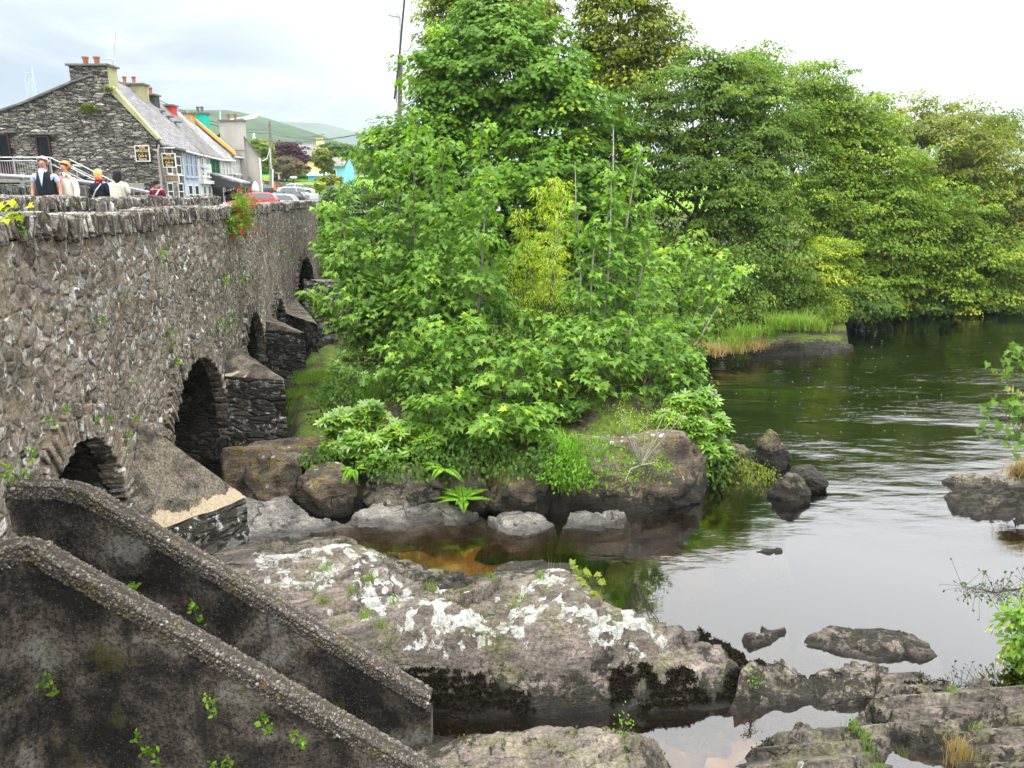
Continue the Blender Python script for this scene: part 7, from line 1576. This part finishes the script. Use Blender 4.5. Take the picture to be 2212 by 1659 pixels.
mb = MB(); q = aty(719, 373, 124.9); mb.box((q.x, 124.93, q.z), (1.1, .1, 1.0)); wn = mb.build('window', M_WHITE, fb); mb = MB(); mb.box((q.x, 124.86, q.z), (.9, .06, .8)); mb.build('pane', M_GLASS, wn)
far_house('pale blue shed roofed building left of the sky blue house', 665, 705, 374, 380, 132, R_SKY, plain('pale roof sheet', (.55, .62, .66), .6), None, 6, vb=385)
# low wall by the lawn
lw = thing('garden_wall', 'low dark stone wall in front of the green lawn', 'wall', tuple(on_ground(590, 407, 75))); mb = MB(); a = on_ground(563, 402, 75); b = on_ground(636, 411, 75); c = on_ground(690, 415, 75)
for p, q in ((a, b), (b, c)):
    d = (q - p); n_ = Vector((d.y, -d.x, 0)).normalized() * .4; mb.prism([p - Vector((0, 0, .3)), q - Vector((0, 0, .3)), q + Vector((0, 0, .95)), p + Vector((0, 0, .95))], n_)
mb.build('wall', M_BRIDGE, lw)
# far trees and shrubs
def ftree(label, u, v, ru, rv, Y, m, n=140, name='garden_tree', cat='tree', seed=0, size=.5, lobes=4, tint=(.4, .3), per=50, rc=None):
    rr = np.random.default_rng(seed); bl = [(u, v, ru * .8, rv * .8, Y)] + [(u + rr.uniform(-.5, .5) * ru, v + rr.uniform(-.5, .4) * rv, ru * .55, rv * .55, Y + rr.uniform(-1, 1)) for _ in range(lobes)]
    b = aty(u, v, Y); tree(name, label, cat, (b.x, Y, gz(b.x, Y)), bl, n, per, size, 'kite', m, rc=rc or ru * mpp(Y) * .28, trunk_r=.15, seed=200 + seed, tint=tint, limbs=20)
ftree('green garden tree just right of the grey gable', 561, 330, 26, 38, 120, L_DARK, 200, seed=1, size=.45, tint=(.7, .3))
ftree('large copper purple tree before the yellow building', 628, 338, 40, 32, 140, L_PURPLE, 320, seed=2, size=.5)
ftree('bronze green spreading shrub tree below the copper tree', 618, 360, 36, 22, 132, L_BROWN, 300, seed=3, size=.42)
ftree('round dark purple bush on the lawn', 599, 388, 13, 11, 125, L_PURPLE, 110, 'garden_bush', 'bush', 4, .3)
ftree('olive green tree between the yellow and sky blue buildings', 697, 345, 20, 27, 118, L_OLIVE, 180, seed=5, size=.4)
ftree('flat topped dark pine behind the sky blue house', 735, 322, 40, 13, 150, L_DARK, 200, 'pine_tree', seed=6, size=.5, tint=(.1, .2))
ftree('scrubby olive bushes beside the car park', 712, 388, 30, 12, 108, L_OLIVE, 160, 'garden_bush', 'bush', 7, .3)
ftree('bright yellow green bush at the edge of the car park', 690, 400, 12, 10, 104, L_MID, 90, 'garden_bush', 'bush', 8, .28, tint=(.8, .2))
ftree('pale tree at the horizon right of the sky blue house', 800, 350, 40, 24, 140, L_MID, 200, seed=9, size=.5)
ftree('dark hedge tree line end behind the bronze shrub', 648, 376, 25, 12, 138, L_DARK, 120, 'garden_bush', 'bush', 10, .4)
def signpost(label, u, vb, vt, plates, Y=None):
    g_ = on_ground(u, vb, 75); k = mpp(g_.y); root = thing('signpost', label, 'sign', tuple(g_)); top = aty(u, vt, g_.y); mb = MB(); mb.tube([g_, top], .09, 6); mb.build('post', M_BLACK if plates == 2 else M_WHITE, root)
    for s in (-1, 1)[:2]:
        mb = MB(); x0 = top.x; L_ = 8 * k; z_ = top.z - (1.2 * k if plates == 2 else 0); h = (5 if plates == 2 else 1.2) * k; mb.prism([(x0, g_.y - .15, z_), (x0 + s * L_ * .8, g_.y - .15, z_ - .1 * h), (x0 + s * L_, g_.y - .15, z_ - h * .5), (x0 + s * L_ * .8, g_.y - .15, z_ - h * .9), (x0, g_.y - .15, z_ - h)], (0, .08, 0)); mb.build('plate', M_WHITE, root)
signpost('black fingerpost with two white plates on the lawn', 634, 401, 379, 2)
signpost('thin white signpost on the lawn edge left of the fingerpost', 602, 404, 373, 1)
# ================================================================ cars
def carpaint(name, c, metal=.2): return mat(name, lambda t: t.bsdf(c, .25, None, .6, metal))
M_TYRE = plain('tyre rubber', (.02, .02, .02), .8); M_RIM = plain('wheel rim', (.45, .45, .46), .35, .5, .6); M_LAMPR = plain('red lamp glass', (.5, .02, .02), .2); M_LAMPW = plain('clear lamp glass', (.7, .7, .7), .15); M_CARG = mat('car glass', lambda t: t.bsdf((.08, .10, .105), .06, None, .9)); M_TRIM = plain('black trim', (.015, .015, .016), .5)
SHAPES = {   # side profiles, x forward, lower body and cabin
 'hatch': dict(L=4.0, W=1.72, body=[(-2.0, .35), (-2.02, .62), (-1.95, .92), (-1.2, .98), (.85, .95), (1.6, .80), (1.95, .62), (2.0, .35)], cabin=[(-1.93, .93), (-1.55, 1.40), (-1.2, 1.47), (-.1, 1.48), (.35, 1.38), (1.1, .93)]),
 'saloon': dict(L=4.6, W=1.8, body=[(-2.3, .35), (-2.32, .65), (-2.25, .93), (-1.4, .97), (1.0, .93), (1.9, .80), (2.25, .62), (2.3, .35)], cabin=[(-1.75, .94), (-1.05, 1.36), (-.6, 1.43), (.1, 1.44), (.5, 1.36), (1.3, .92)]),
 'offroad': dict(L=4.6, W=1.88, body=[(-2.3, .45), (-2.32, .8), (-2.27, 1.12), (-1.4, 1.14), (1.0, 1.12), (2.1, 1.02), (2.28, .85), (2.3, .45)], cabin=[(-2.26, 1.12), (-2.05, 1.68), (-1.7, 1.80), (.1, 1.80), (.45, 1.72), (1.05, 1.12)]),
}
def car(label, kind, paint, loc, rz, scale=1.0):
    S = SHAPES[kind]; W2 = S['W'] / 2; root = thing('parked_car', label, 'car', loc, rz, 'cars parked beyond the bridge'); root.scale = (scale,) * 3
    def loft(prof, w0, w1, zlo, zhi, base_z=None):
        V = []; F = []; n = len(prof)
        ws = [(-1, .0), (-.94, 1), (.94, 1), (1, 0)]
        for j, wv in enumerate((-1, -.96, -.80, .80, .96, 1)):
            for (x, z) in prof:
                f = (z - zlo) / (zhi - zlo); wy = w0 + (w1 - w0) * max(0, min(1, f)); zz = z - (.0 if abs(wv) < .9 else .03 if abs(wv) < .98 else .09); V.append((x, wv * wy, zz))
        for j in range(5):
            for i in range(n - 1): F.append((j * n + i, j * n + i + 1, (j + 1) * n + i + 1, (j + 1) * n + i))
        F.append(list(range(n))[::-1]); F.append([5 * n + i for i in range(n)]); F.append([j * n for j in range(6)]); F.append([j * n + n - 1 for j in range(6)][::-1])
        return V, F
    V, F = loft(S['body'], W2, W2 * .93, .35, 1.0); mesh('body', V, F, paint, root, world=False, smooth=False)
    c = S['cabin']; zlo = c[0][1]; zhi = max(p[1] for p in c); V, F = loft(c, W2 * .93, W2 * .74, zlo, zhi); mesh('cabin', V, F, paint, root, world=False)
    # side glass, windscreens
    for s in (-1, 1):
        g = []; 
        for (x, z) in c:
            f = (z - zlo) / (zhi - zlo); f2 = .12 + f * .74; xx = x * .93 + .02; g.append((xx, s * (W2 * .93 + (W2 * .74 - W2 * .93) * f2 + .015), zlo + (zhi - zlo) * f2))
        mb = MB(); mb.prism(g, (0, -s * .02, 0)); mb.build('side_window', M_CARG, root, world=False)
        mb = MB(); xm = -.15; mb.prism([(xm - .05, s * (W2 * .93 + .02), zlo + .03), (xm + .05, s * (W2 * .93 + .02), zlo + .03), (xm + .05, s * (W2 * .76 + .03), zhi - .07), (xm - .05, s * (W2 * .76 + .03), zhi - .07)], (0, -s * .03, 0)); mb.build('door_pillar', paint, root, world=False)
    for a, b, nm in ((c[0], c[1], 'rear_window'), (c[-1], c[-2], 'windscreen')):
        p0 = Vector((a[0], 0, a[1])).lerp(Vector((b[0], 0, b[1])), .15); p1 = Vector((a[0], 0, a[1])).lerp(Vector((b[0], 0, b[1])), .92); sg = -1 if nm == 'rear_window' else 1; of = Vector((sg * .012, 0, .012))
        V = [p0 + of + Vector((0, -W2 * .84, 0)), p0 + of + Vector((0, W2 * .84, 0)), p1 + of + Vector((0, W2 * .70, 0)), p1 + of + Vector((0, -W2 * .70, 0))]; mb = MB(); mb.prism(V, (sg * .01, 0, .01)); mb.build(nm, M_CARG, root, world=False)
    L2 = S['L'] / 2; rw = .31 if kind != 'offroad' else .37
    for sx in (-1, 1):
        for sy in (-1, 1):
            mb = MB(); V = []; F = []; n = 18
            cx, cy = sx * L2 * .62, sy * (W2 - .10)
            for yy, rr in ((-.11, rw * .9), (-.09, rw), (.09, rw), (.11, rw * .9)):
                for k in range(n): V.append((cx + rr * math.cos(k * 2 * math.pi / n), cy + yy, rw + rr * math.sin(k * 2 * math.pi / n)))
            for i in range(3):
                for k in range(n): F.append((i * n + k, i * n + (k + 1) % n, (i + 1) * n + (k + 1) % n, (i + 1) * n + k))
            F.append(tuple(range(n))); F.append(tuple(3 * n + k for k in range(n))); t_ = mesh('wheel', V, F, M_TYRE, root, world=False)
            V = [(cx, cy + sy * .125, rw)] + [(cx + rw * .62 * math.cos(k * 2 * math.pi / 15) * (1 if k % 3 else .8), cy + sy * .118, rw + rw * .62 * math.sin(k * 2 * math.pi / 15) * (1 if k % 3 else .8)) for k in range(15)]; mesh('rim', V, [(0, 1 + k, 1 + (k + 1) % 15) for k in range(15)], M_RIM, t_, world=False)
            mb = MB(); V = [(cx + rw * 1.18 * math.cos(a), sy * (W2 + .004), rw + rw * 1.18 * math.sin(a)) for a in np.linspace(0, math.pi, 12)]; mb.prism(V, (0, -sy * .03, 0)); mb.build('wheel_arch', M_TRIM, root, world=False)
    zb = S['body'][2][1]
    for sy in (-1, 1):
        mb = MB(); mb.box((-L2 + .02, sy * W2 * .78, zb - .12), (.12, .22, .26)); mb.build('tail_light', M_LAMPR, root, world=False)
        mb = MB(); mb.box((L2 - .06, sy * W2 * .72, zb - .25), (.16, .34, .14)); mb.build('headlight', M_LAMPW, root, world=False)
        mb = MB(); mb.box((.75, sy * (W2 + .08), zb + .06), (.16, .16, .12)); mb.build('wing_mirror', paint, root, world=False)
    mb = MB(); mb.box((-L2 - .0, 0, .5), (.06, .55, .12)); mb.build('number_plate', M_WHITE, root, world=False)
    for sx in (-1, 1): mb = MB(); mb.box((sx * (L2 - .04), 0, .40), (.16, W2 * 1.8, .16)); mb.build('bumper', M_TRIM, root, world=False)
    return root
P_RED = carpaint('red car paint', (.55, .02, .03)); P_WHT = carpaint('white car paint', (.72, .73, .74), 0); P_SIL = carpaint('silver car paint', (.50, .50, .49), .4); P_BLK = carpaint('black car paint', (.012, .013, .016)); P_GRN = carpaint('grey green car paint', (.22, .26, .25)); P_DRED = carpaint('dark car paint', (.03, .03, .04))
def car_at(label, kind, paint, u, vtop, Y, rz, hgt, scale=1.0):
    p = aty(u, vtop, Y); return car(label, kind, paint, (p.x, Y, p.z - hgt * scale), rz, scale)
car_at('red hatchback parked nearest behind the bridge parapet', 'hatch', P_RED, 543, 415.5, 62, R(187), 1.48)
car_at('white hatchback just behind the red one', 'hatch', P_WHT, 592, 419, 66, R(185), 1.48)
car_at('black estate beyond the white hatchback', 'hatch', P_BLK, 605, 412.5, 74, R(210), 1.48, 1.05)
car_at('silver boxy off roader with a dark rear side window', 'offroad', P_SIL, 643, 404, 95, R(12), 1.80)
car_at('pale silver saloon on the rise behind the off roader', 'saloon', P_SIL, 642, 396.5, 107, R(4), 1.44, 1.08)
car_at('grey green hatchback with red tail lamps at the right of the row', 'hatch', P_GRN, 674, 420, 78, R(120), 1.48)
car_at('black and white pick up style car near the far car park wall', 'offroad', P_BLK, 722, 402, 100, R(100), 1.80)
car_at('white car half hidden in leaves at the end of the car park', 'saloon', P_WHT, 745, 404, 100, R(90), 1.44)
car_at('dark car facing the grey gable near the cones', 'saloon', P_DRED, 566, 398, 97, R(80), 1.44)
car_at('white car on the far left of the lawn edge, partly behind the bronze shrub', 'saloon', P_WHT, 660, 410, 110, R(60), 1.44)
gb_ = aty(575, 385, 150); cb = thing('coach', 'green coach parked beyond the lawn', 'bus', (gb_.x, 150, aty(575, 388, 150).z)); z0 = aty(575, 388, 150).z; zt_ = aty(575, 362, 150).z
mb = MB(); mb.box((gb_.x, 150, (z0 + zt_) / 2 + .3), (8, 2.5, zt_ - z0)); mb.build('body', plain('coach green', (.01, .36, .15), .4), cb, bevel=.15); mb = MB(); mb.box((gb_.x, 148.72, zt_ - .7), (7.4, .06, .9)); mb.build('windows', M_GLASS, cb)
for dx in (-2.6, 2.6): mb = MB(); V = [(gb_.x + dx + .5 * math.cos(a), 148.66, z0 + .45 + .5 * math.sin(a)) for a in np.linspace(0, 2 * math.pi, 17)[:-1]]; mb.prism(V, (0, .3, 0)); mb.build('wheel', M_TYRE, cb)
vn = aty(622, 382, 148); cb = thing('white_van', 'white van behind the bronze shrub beyond the lawn', 'van', (vn.x, 148, aty(622, 388, 148).z)); z0 = aty(622, 389, 148).z
mb = MB(); mb.prism([(vn.x - 3, 147, z0 + .4), (vn.x + 3, 147, z0 + .4), (vn.x + 3, 147, z0 + 1.3), (vn.x + 2.1, 147, z0 + 2.4), (vn.x - 3, 147, z0 + 2.5)], (0, 2, 0)); mb.build('body', P_WHT, cb, bevel=.1)
for dx in (-1.9, 1.9): mb = MB(); V = [(vn.x + dx + .4 * math.cos(a), 146.95, z0 + .4 + .4 * math.sin(a)) for a in np.linspace(0, 2 * math.pi, 17)[:-1]]; mb.prism(V, (0, .3, 0)); mb.build('wheel', M_TYRE, cb)
# ================================================================ people
def skin_mesh(name, J, E, m, parent, sub=2, root=0):
    me = bpy.data.meshes.new(name); me.from_pydata([j[0] for j in J], E, []); o = bpy.data.objects.new(name, me); col.objects.link(o); me.materials.append(m); o.parent = parent
    md = o.modifiers.new('skin', 'SKIN'); md.use_smooth_shade = True; md.branch_smoothing = .6
    for i, j in enumerate(J):
        r = j[1] if hasattr(j[1], '__len__') else (j[1], j[1]); me.skin_vertices[0].data[i].radius = r; me.skin_vertices[0].data[i].use_root = i == root
    s = o.modifiers.new('sub', 'SUBSURF'); s.levels = s.render_levels = sub; return o
M_SKIN = plain('skin', (.55, .29, .20), .6, var=.08); M_SKIN2 = plain('tanned skin', (.36, .20, .13), .6, var=.08)
def fabric(name, c, var=.15): return plain(name, c, .9, .1, var=var, scale=14)
def person(label, base, rz, H, build, top, legs, hair, arms='down', skin=M_SKIN, collar=None, extras=None, gaze=0):
    """a standing figure facing +y locally; s scales a 1.75 m body"""
    s = H / 1.75; root = thing('person', label, 'person', base, rz); w = build
    def P(x, y, z): return (x * s, y * s, z * s)
    sh = .150 * w
    if arms == 'down': A = {k: [(k * (sh + .03), 0, 1.40), (k * (sh + .09), -.01, 1.12), (k * (sh + .10), .05, .88)] for k in (-1, 1)}
    elif arms == 'raised': A = {-1: [(-(sh + .03), 0, 1.40), (-(sh + .09), -.01, 1.12), (-(sh + .1), .05, .88)], 1: [(sh + .03, 0, 1.40), (sh + .12, .02, 1.12), (sh - .02, .18, 1.28)]}
    elif arms == 'front': A = {k: [(k * (sh + .03), 0, 1.40), (k * (sh + .10), -.02, 1.13), (k * (sh - .06), .22, 1.10)] for k in (-1, 1)}
    J = [(P(0, 0, .98), (.15 * w * s, .11 * w * s)), (P(0, 0, 1.15), (.135 * w * s, .10 * w * s)), (P(0, -.01, 1.33), (.155 * w * s, .105 * w * s)), (P(0, -.01, 1.44), (.09 * s, .075 * s)), (P(0, .0, 1.50), .055 * s), (P(0, .015, 1.56), (.064 * s, .070 * s)), (P(0, .02, 1.64), (.092 * s, .108 * s)), (P(0, .01, 1.705), (.078 * s, .092 * s)), (P(0, .105, 1.615), .012 * s)]
    E = [(0, 1), (1, 2), (2, 3), (3, 4), (4, 5), (5, 6), (6, 7), (6, 8)]
    for k in (-1, 1):
        a = A[k]; b = len(J); J += [(P(*a[0]), .052 * s), (P(*a[1]), .040 * s), (P(*a[2]), .026 * s)]; E += [(2, b), (b, b + 1), (b + 1, b + 2)]
        d = (Vector(a[2]) - Vector(a[1])).normalized(); pc = Vector(a[2]) + d * .06; J.append((P(*pc), (.034 * s, .018 * s))); E.append((b + 2, b + 3))
        side = Vector((0, 1, 0)) if abs(d.z) > .6 else Vector((1, 0, 0))
        for f in range(4):
            o_ = side * (f - 1.5) * .019; q0 = pc + o_ + d * .035; q1 = q0 + d * (.035 + .006 * (f in (1, 2))) + Vector((-k * .006, 0, 0)); q2 = q1 + d * .022 + Vector((-k * .012, 0, 0)); c = len(J); J += [(P(*q0), .0095 * s), (P(*q1), .0085 * s), (P(*q2), .0075 * s)]; E += [(b + 3, c), (c, c + 1), (c + 1, c + 2)]
        q0 = Vector(a[2]) + d * .03 + side * .035; q1 = q0 + d * .03 + side * .016; c = len(J); J += [(P(*q0), .011 * s), (P(*q1), .009 * s)]; E += [(b + 3, c), (c, c + 1)]
        b = len(J); J += [(P(k * .09, 0, .90), .085 * s), (P(k * .10, .01, .50), .058 * s), (P(k * .10, -.02, .12), .040 * s), (P(k * .10, .03, .05), (.042 * s, .03 * s)), (P(k * .11, .15, .03), (.036 * s, .02 * s))]; E += [(0, b), (b, b + 1), (b + 1, b + 2), (b + 2, b + 3), (b + 3, b + 4)]
    skin_mesh('body', J, E, skin, root)
    # ears and face marks
    for k in (-1, 1): mb = MB(); mb.lathe(P(k * .080, .0, 1.60), [(.006, 0), (.014, .02), (.016, .045), (.006, .065)], 6); mb.build('ear', skin, root, world=False, smooth=True)
    for k in (-1, 1): mb = MB(); mb.lathe(P(k * .031, .098, 1.632), [(.004, 0), (.010, .006), (.010, .012), (.004, .018)], 6); mb.build('eye', M_BLACK, root, world=False)
    mb = MB(); mb.box(P(0, .094, 1.565), (.045 * s, .012, .009 * s)); mb.build('mouth', plain('lips', (.36, .12, .10), .6), root, world=False)
    # clothing
    tm, sleeve, tr = top; g = tr
    gt = g * (.86 if extras is vest else 1); T = [(P(0, 0, .90), (.168 * w * gt * s, .125 * w * gt * s)), (P(0, 0, 1.08), (.155 * w * gt * s, .12 * w * gt * s)), (P(0, 0, 1.28), (.150 * w * gt * s, .118 * w * gt * s)), (P(0, -.01, 1.42), (.128 * w * s, .095 * s)), (P(0, -.005, 1.50), (.066 * s, .065 * s))]
    TE = [(0, 1), (1, 2), (2, 3), (3, 4)]
    for k in (-1, 1):
        a = A[k]; f = sleeve; b = len(T); T.append((P(a[0][0], a[0][1], 1.385), .062 * g * s)); TE.append((2, b))
        if f > 0:
            e = Vector(a[0]).lerp(Vector(a[1]), min(1, f)); T.append((P(*e), .054 * g * s)); TE.append((b, b + 1))
            if f > 1: e2 = Vector(a[1]).lerp(Vector(a[2]), f - 1); T.append((P(*e2), .048 * g * s)); TE.append((b + 1, b + 2))
    skin_mesh('jacket' if g > 1.05 else 'shirt', T, TE, tm, root)
    Lg = [(P(0, 0, .97), (.158 * w * s, .12 * w * s)), (P(-.09, 0, .86), .095 * s), (P(-.10, .01, .50), .072 * s), (P(-.10, -.01, .08), .060 * s), (P(.09, 0, .86), .095 * s), (P(.10, .01, .50), .072 * s), (P(.10, -.01, .08), .060 * s)]
    skin_mesh('trousers', Lg, [(0, 1), (1, 2), (2, 3), (0, 4), (4, 5), (5, 6)], legs, root)
    for k in (-1, 1): skin_mesh('shoe', [(P(k * .10, -.04, .05), (.05 * s, .04 * s)), (P(k * .10, .08, .045), (.05 * s, .038 * s)), (P(k * .11, .18, .035), (.042 * s, .028 * s))], [(0, 1), (1, 2)], M_TRIM, root, 1)
    hm, hl = hair
    import bmesh
    bm = bmesh.new(); bmesh.ops.create_icosphere(bm, subdivisions=4, radius=1); V = np.array([tuple(v.co) for v in bm.verts]); F = [tuple(v.index for v in f.verts) for f in bm.faces]; bm.free()
    front = V[:, 1] > .15; V2 = V * np.array((.108, .127, .122)); V2[:, 2] += 1.655; V2[:, 1] += .0
    cut = np.where(V[:, 1] > .1, 1.675 + .06 * V[:, 1], np.where(V[:, 1] > -.35, 1.635 - hl, 1.585 - hl)); keepz = V2[:, 2] < cut
    if hl > .05:
        dn = (V[:, 1] < .25) & (V[:, 2] < .1); V2[dn, 2] = 1.66 + V[dn, 2] * (hl + .12); V2[dn, 0] *= 1.0 + .12 * np.abs(V[dn, 2]); cutf = (V[:, 1] >= .25) & (V[:, 2] < .15)
    else: dn = np.zeros(len(V), bool)
    V2 += .006 * fbm(V[:, 0] * 5, V[:, 1] * 5 + V[:, 2] * 4, 3, 3)[:, None]
    drop = (V2[:, 2] < cut) & ~dn; drop |= (V[:, 1] > .45) & (V[:, 2] < .30)
    F = [f for f in F if not any(drop[i] for i in f)]
    o = mesh('hair', V2 * s, F, hm, root, world=False, smooth=True); sd_ = o.modifiers.new('s', 'SOLIDIFY'); sd_.thickness = .008; sd_.offset = -1
    if extras: extras(root, P, s, w)
    return root
def hair_m(name, c): return plain(name, c, .7, .3, var=.2, scale=30)
def vest(root, P, s, w):
    m = fabric('quilted navy vest', (.022, .026, .032)); T = [(P(0, -.02, .92), (.178 * w * s, .135 * w * s)), (P(0, -.02, 1.08), (.170 * w * s, .135 * w * s)), (P(0, -.01, 1.30), (.178 * w * s, .145 * w * s)), (P(0, -.01, 1.42), (.160 * w * s, .115 * s)), (P(0, -.01, 1.49), (.085 * s, .085 * s))]
    skin_mesh('vest', T, [(0, 1), (1, 2), (2, 3), (3, 4)], m, root)
    mb = MB(); mb.prism([P(-.055, .10, 1.52), P(.055, .10, 1.52), P(.045, .165, 1.40), P(.0, .195, 1.16), P(-.045, .165, 1.40)], (0, .012, 0)); mb.build('shirt_front', M_SHIRT, root, world=False)
    for k in (-1, 1): mb = MB(); mb.prism([P(k * .02, .10, 1.50), P(k * .085, .06, 1.49), P(k * .07, .10, 1.44)], (0, .012, 0)); mb.build('collar', M_SHIRT, root, world=False)
M_SHIRT = fabric('pale blue shirt', (.42, .50, .70), .06); M_CREAM = fabric('cream fleece', (.70, .66, .55), .06); M_NAVY = fabric('navy puffer', (.018, .022, .034)); M_OFFW = fabric('off white jacket', (.60, .58, .46), .08); M_MAR = fabric('maroon shirt', (.14, .015, .04)); M_DTR = fabric('dark trousers', (.05, .055, .055)); M_PINK = fabric('pink patterned top', (.62, .30, .34), .4); M_SCARF = fabric('crimson scarf', (.60, .02, .07))
def p_at(u, vtop, Y, **k): p = aty(u, vtop, Y); return (p.x, Y, 4.985), p.z - 4.985
b_, H_ = p_at(91, 339.5, 17.8); person('white haired man in a quilted dark vest over a pale blue shirt', b_, R(188), H_, 1.18, (M_SHIRT, .62, 1.05), M_DTR, (hair_m('white hair', (.62, .60, .58)), .0), 'down', M_SKIN, extras=vest)
def fleece(root, P, s, w):
    mb = MB(); mb.prism([P(-.05, .150, 1.44), P(.05, .150, 1.44), P(.0, .175, 1.20)], (0, .012, 0)); mb.build('neckline', M_PINK, root, world=False)
    for k in (-1, 1): mb = MB(); mb.prism([P(k * .02, .09, 1.52), P(k * .10, .05, 1.50), P(k * .08, .13, 1.42)], (0, .014, 0)); mb.build('collar', M_CREAM, root, world=False)
b_, H_ = p_at(139, 349.5, 18.1); person('short haired woman in a cream zip fleece with one hand raised to her chest', b_, R(160), H_, 1.14, (M_CREAM, 1.9, 1.12), M_DTR, (hair_m('ginger hair', (.45, .25, .10)), .02), 'raised', M_SKIN, extras=fleece)
def scarf(root, P, s, w):
    mb = MB(); mb.lathe(P(0, -.005, 1.44), [(.075 * s, 0), (.10 * s, .02), (.098 * s, .07), (.08 * s, .09)], 12); mb.build('scarf', M_SCARF, root, world=False, smooth=True)
    mb = MB(); mb.tube([P(.14, -.13, 1.38), P(0, -.19, 1.2), P(-.19, -.10, .98)], .018, 5); mb.build('bag_strap', M_CREAM, root, world=False)
b_, H_ = p_at(211, 367, 22.0); person('blonde woman seen from behind in a navy padded coat with a crimson collar', b_, R(-8), H_, 1.08, (M_NAVY, 1.9, 1.22), M_DTR, (hair_m('blonde hair', (.62, .42, .16)), .11), 'front', M_SKIN, extras=scarf)
def pack(root, P, s, w):
    mb = MB(); mb.box(P(0, -.24, 1.17), (.30 * s, .15 * s, .42 * s)); o = mb.build('backpack', M_OFFW, root, world=False, bevel=.05 * s)
    mb = MB(); mb.box(P(0, -.325, 1.07), (.20 * s, .05 * s, .17 * s)); mb.build('pocket', M_OFFW, o, world=False, bevel=.02)
b_, H_ = p_at(252, 367, 22.2); person('woman with long black hair and an off white backpack, seen from behind', b_, R(5), H_, 1.12, (M_OFFW, 1.9, 1.25), M_DTR, (hair_m('black hair', (.015, .013, .015)), .26), 'front', M_SKIN, extras=pack)
def strap(root, P, s, w):
    mb = MB(); mb.tube([P(.13, -.12, 1.40), P(-.0, -.165, 1.2), P(-.17, -.11, 1.0)], .024, 5); mb.build('strap', M_WHITE, root, world=False)
b_, H_ = p_at(337, 387.5, 25.5); person('dark haired person in a maroon shirt with a white strap across the back', b_, R(3), H_, 1.12, (M_MAR, 1.9, 1.10), M_DTR, (hair_m('dark hair', (.02, .014, .014)), .0), 'front', M_SKIN2, extras=strap)
for (u, v, rz, tm, hc, lab) in ((490, 405, 170, M_NAVY, (.30, .20, .12), 'woman in dark clothes left of the group by the parasols'), (495, 404, 175, M_DTR, (.02, .018, .018), 'dark haired person in black in the middle of the group by the parasols'), (501, 403, 150, M_OFFW, (.50, .30, .12), 'fair haired person in a light top in the group by the parasols'), (507.5, 400, 190, M_DTR, (.03, .03, .035), 'man in a dark cap and grey coat right of the group by the parasols')):
    p = aty(u, v, 66); person(lab, (p.x, 66, ZT), R(rz), p.z - ZT, 1.1, (tm, 1.8, 1.12), M_DTR, (hair_m('hair', hc), .04), 'front')
p = on_ground(589.5, 409, 75); person('white haired person in dark blue behind the wooden pole', (p.x + .7, p.y + 1.5, p.z), R(180), 1.85, 1.1, (M_NAVY, 1.8, 1.1), M_DTR, (hair_m('grey hair', (.5, .5, .5)), .0), 'down')
# haze: the damp air that pales the hills
hz = MB(); hz.box((0, 0, 90), (11000, 11000, 190))
def f_haze(t):
    v = t.new('ShaderNodeVolumePrincipled'); v.inputs['Color'].default_value = (.80, .90, 1, 1); v.inputs['Density'].default_value = .0002; v.inputs['Anisotropy'].default_value = 0
    t.l.new(v.outputs[0], [q for q in t.n if q.type == 'OUTPUT_MATERIAL'][0].inputs['Volume']); return None
o = hz.build('haze', mat('damp air', f_haze)); tag(o, kind='stuff')
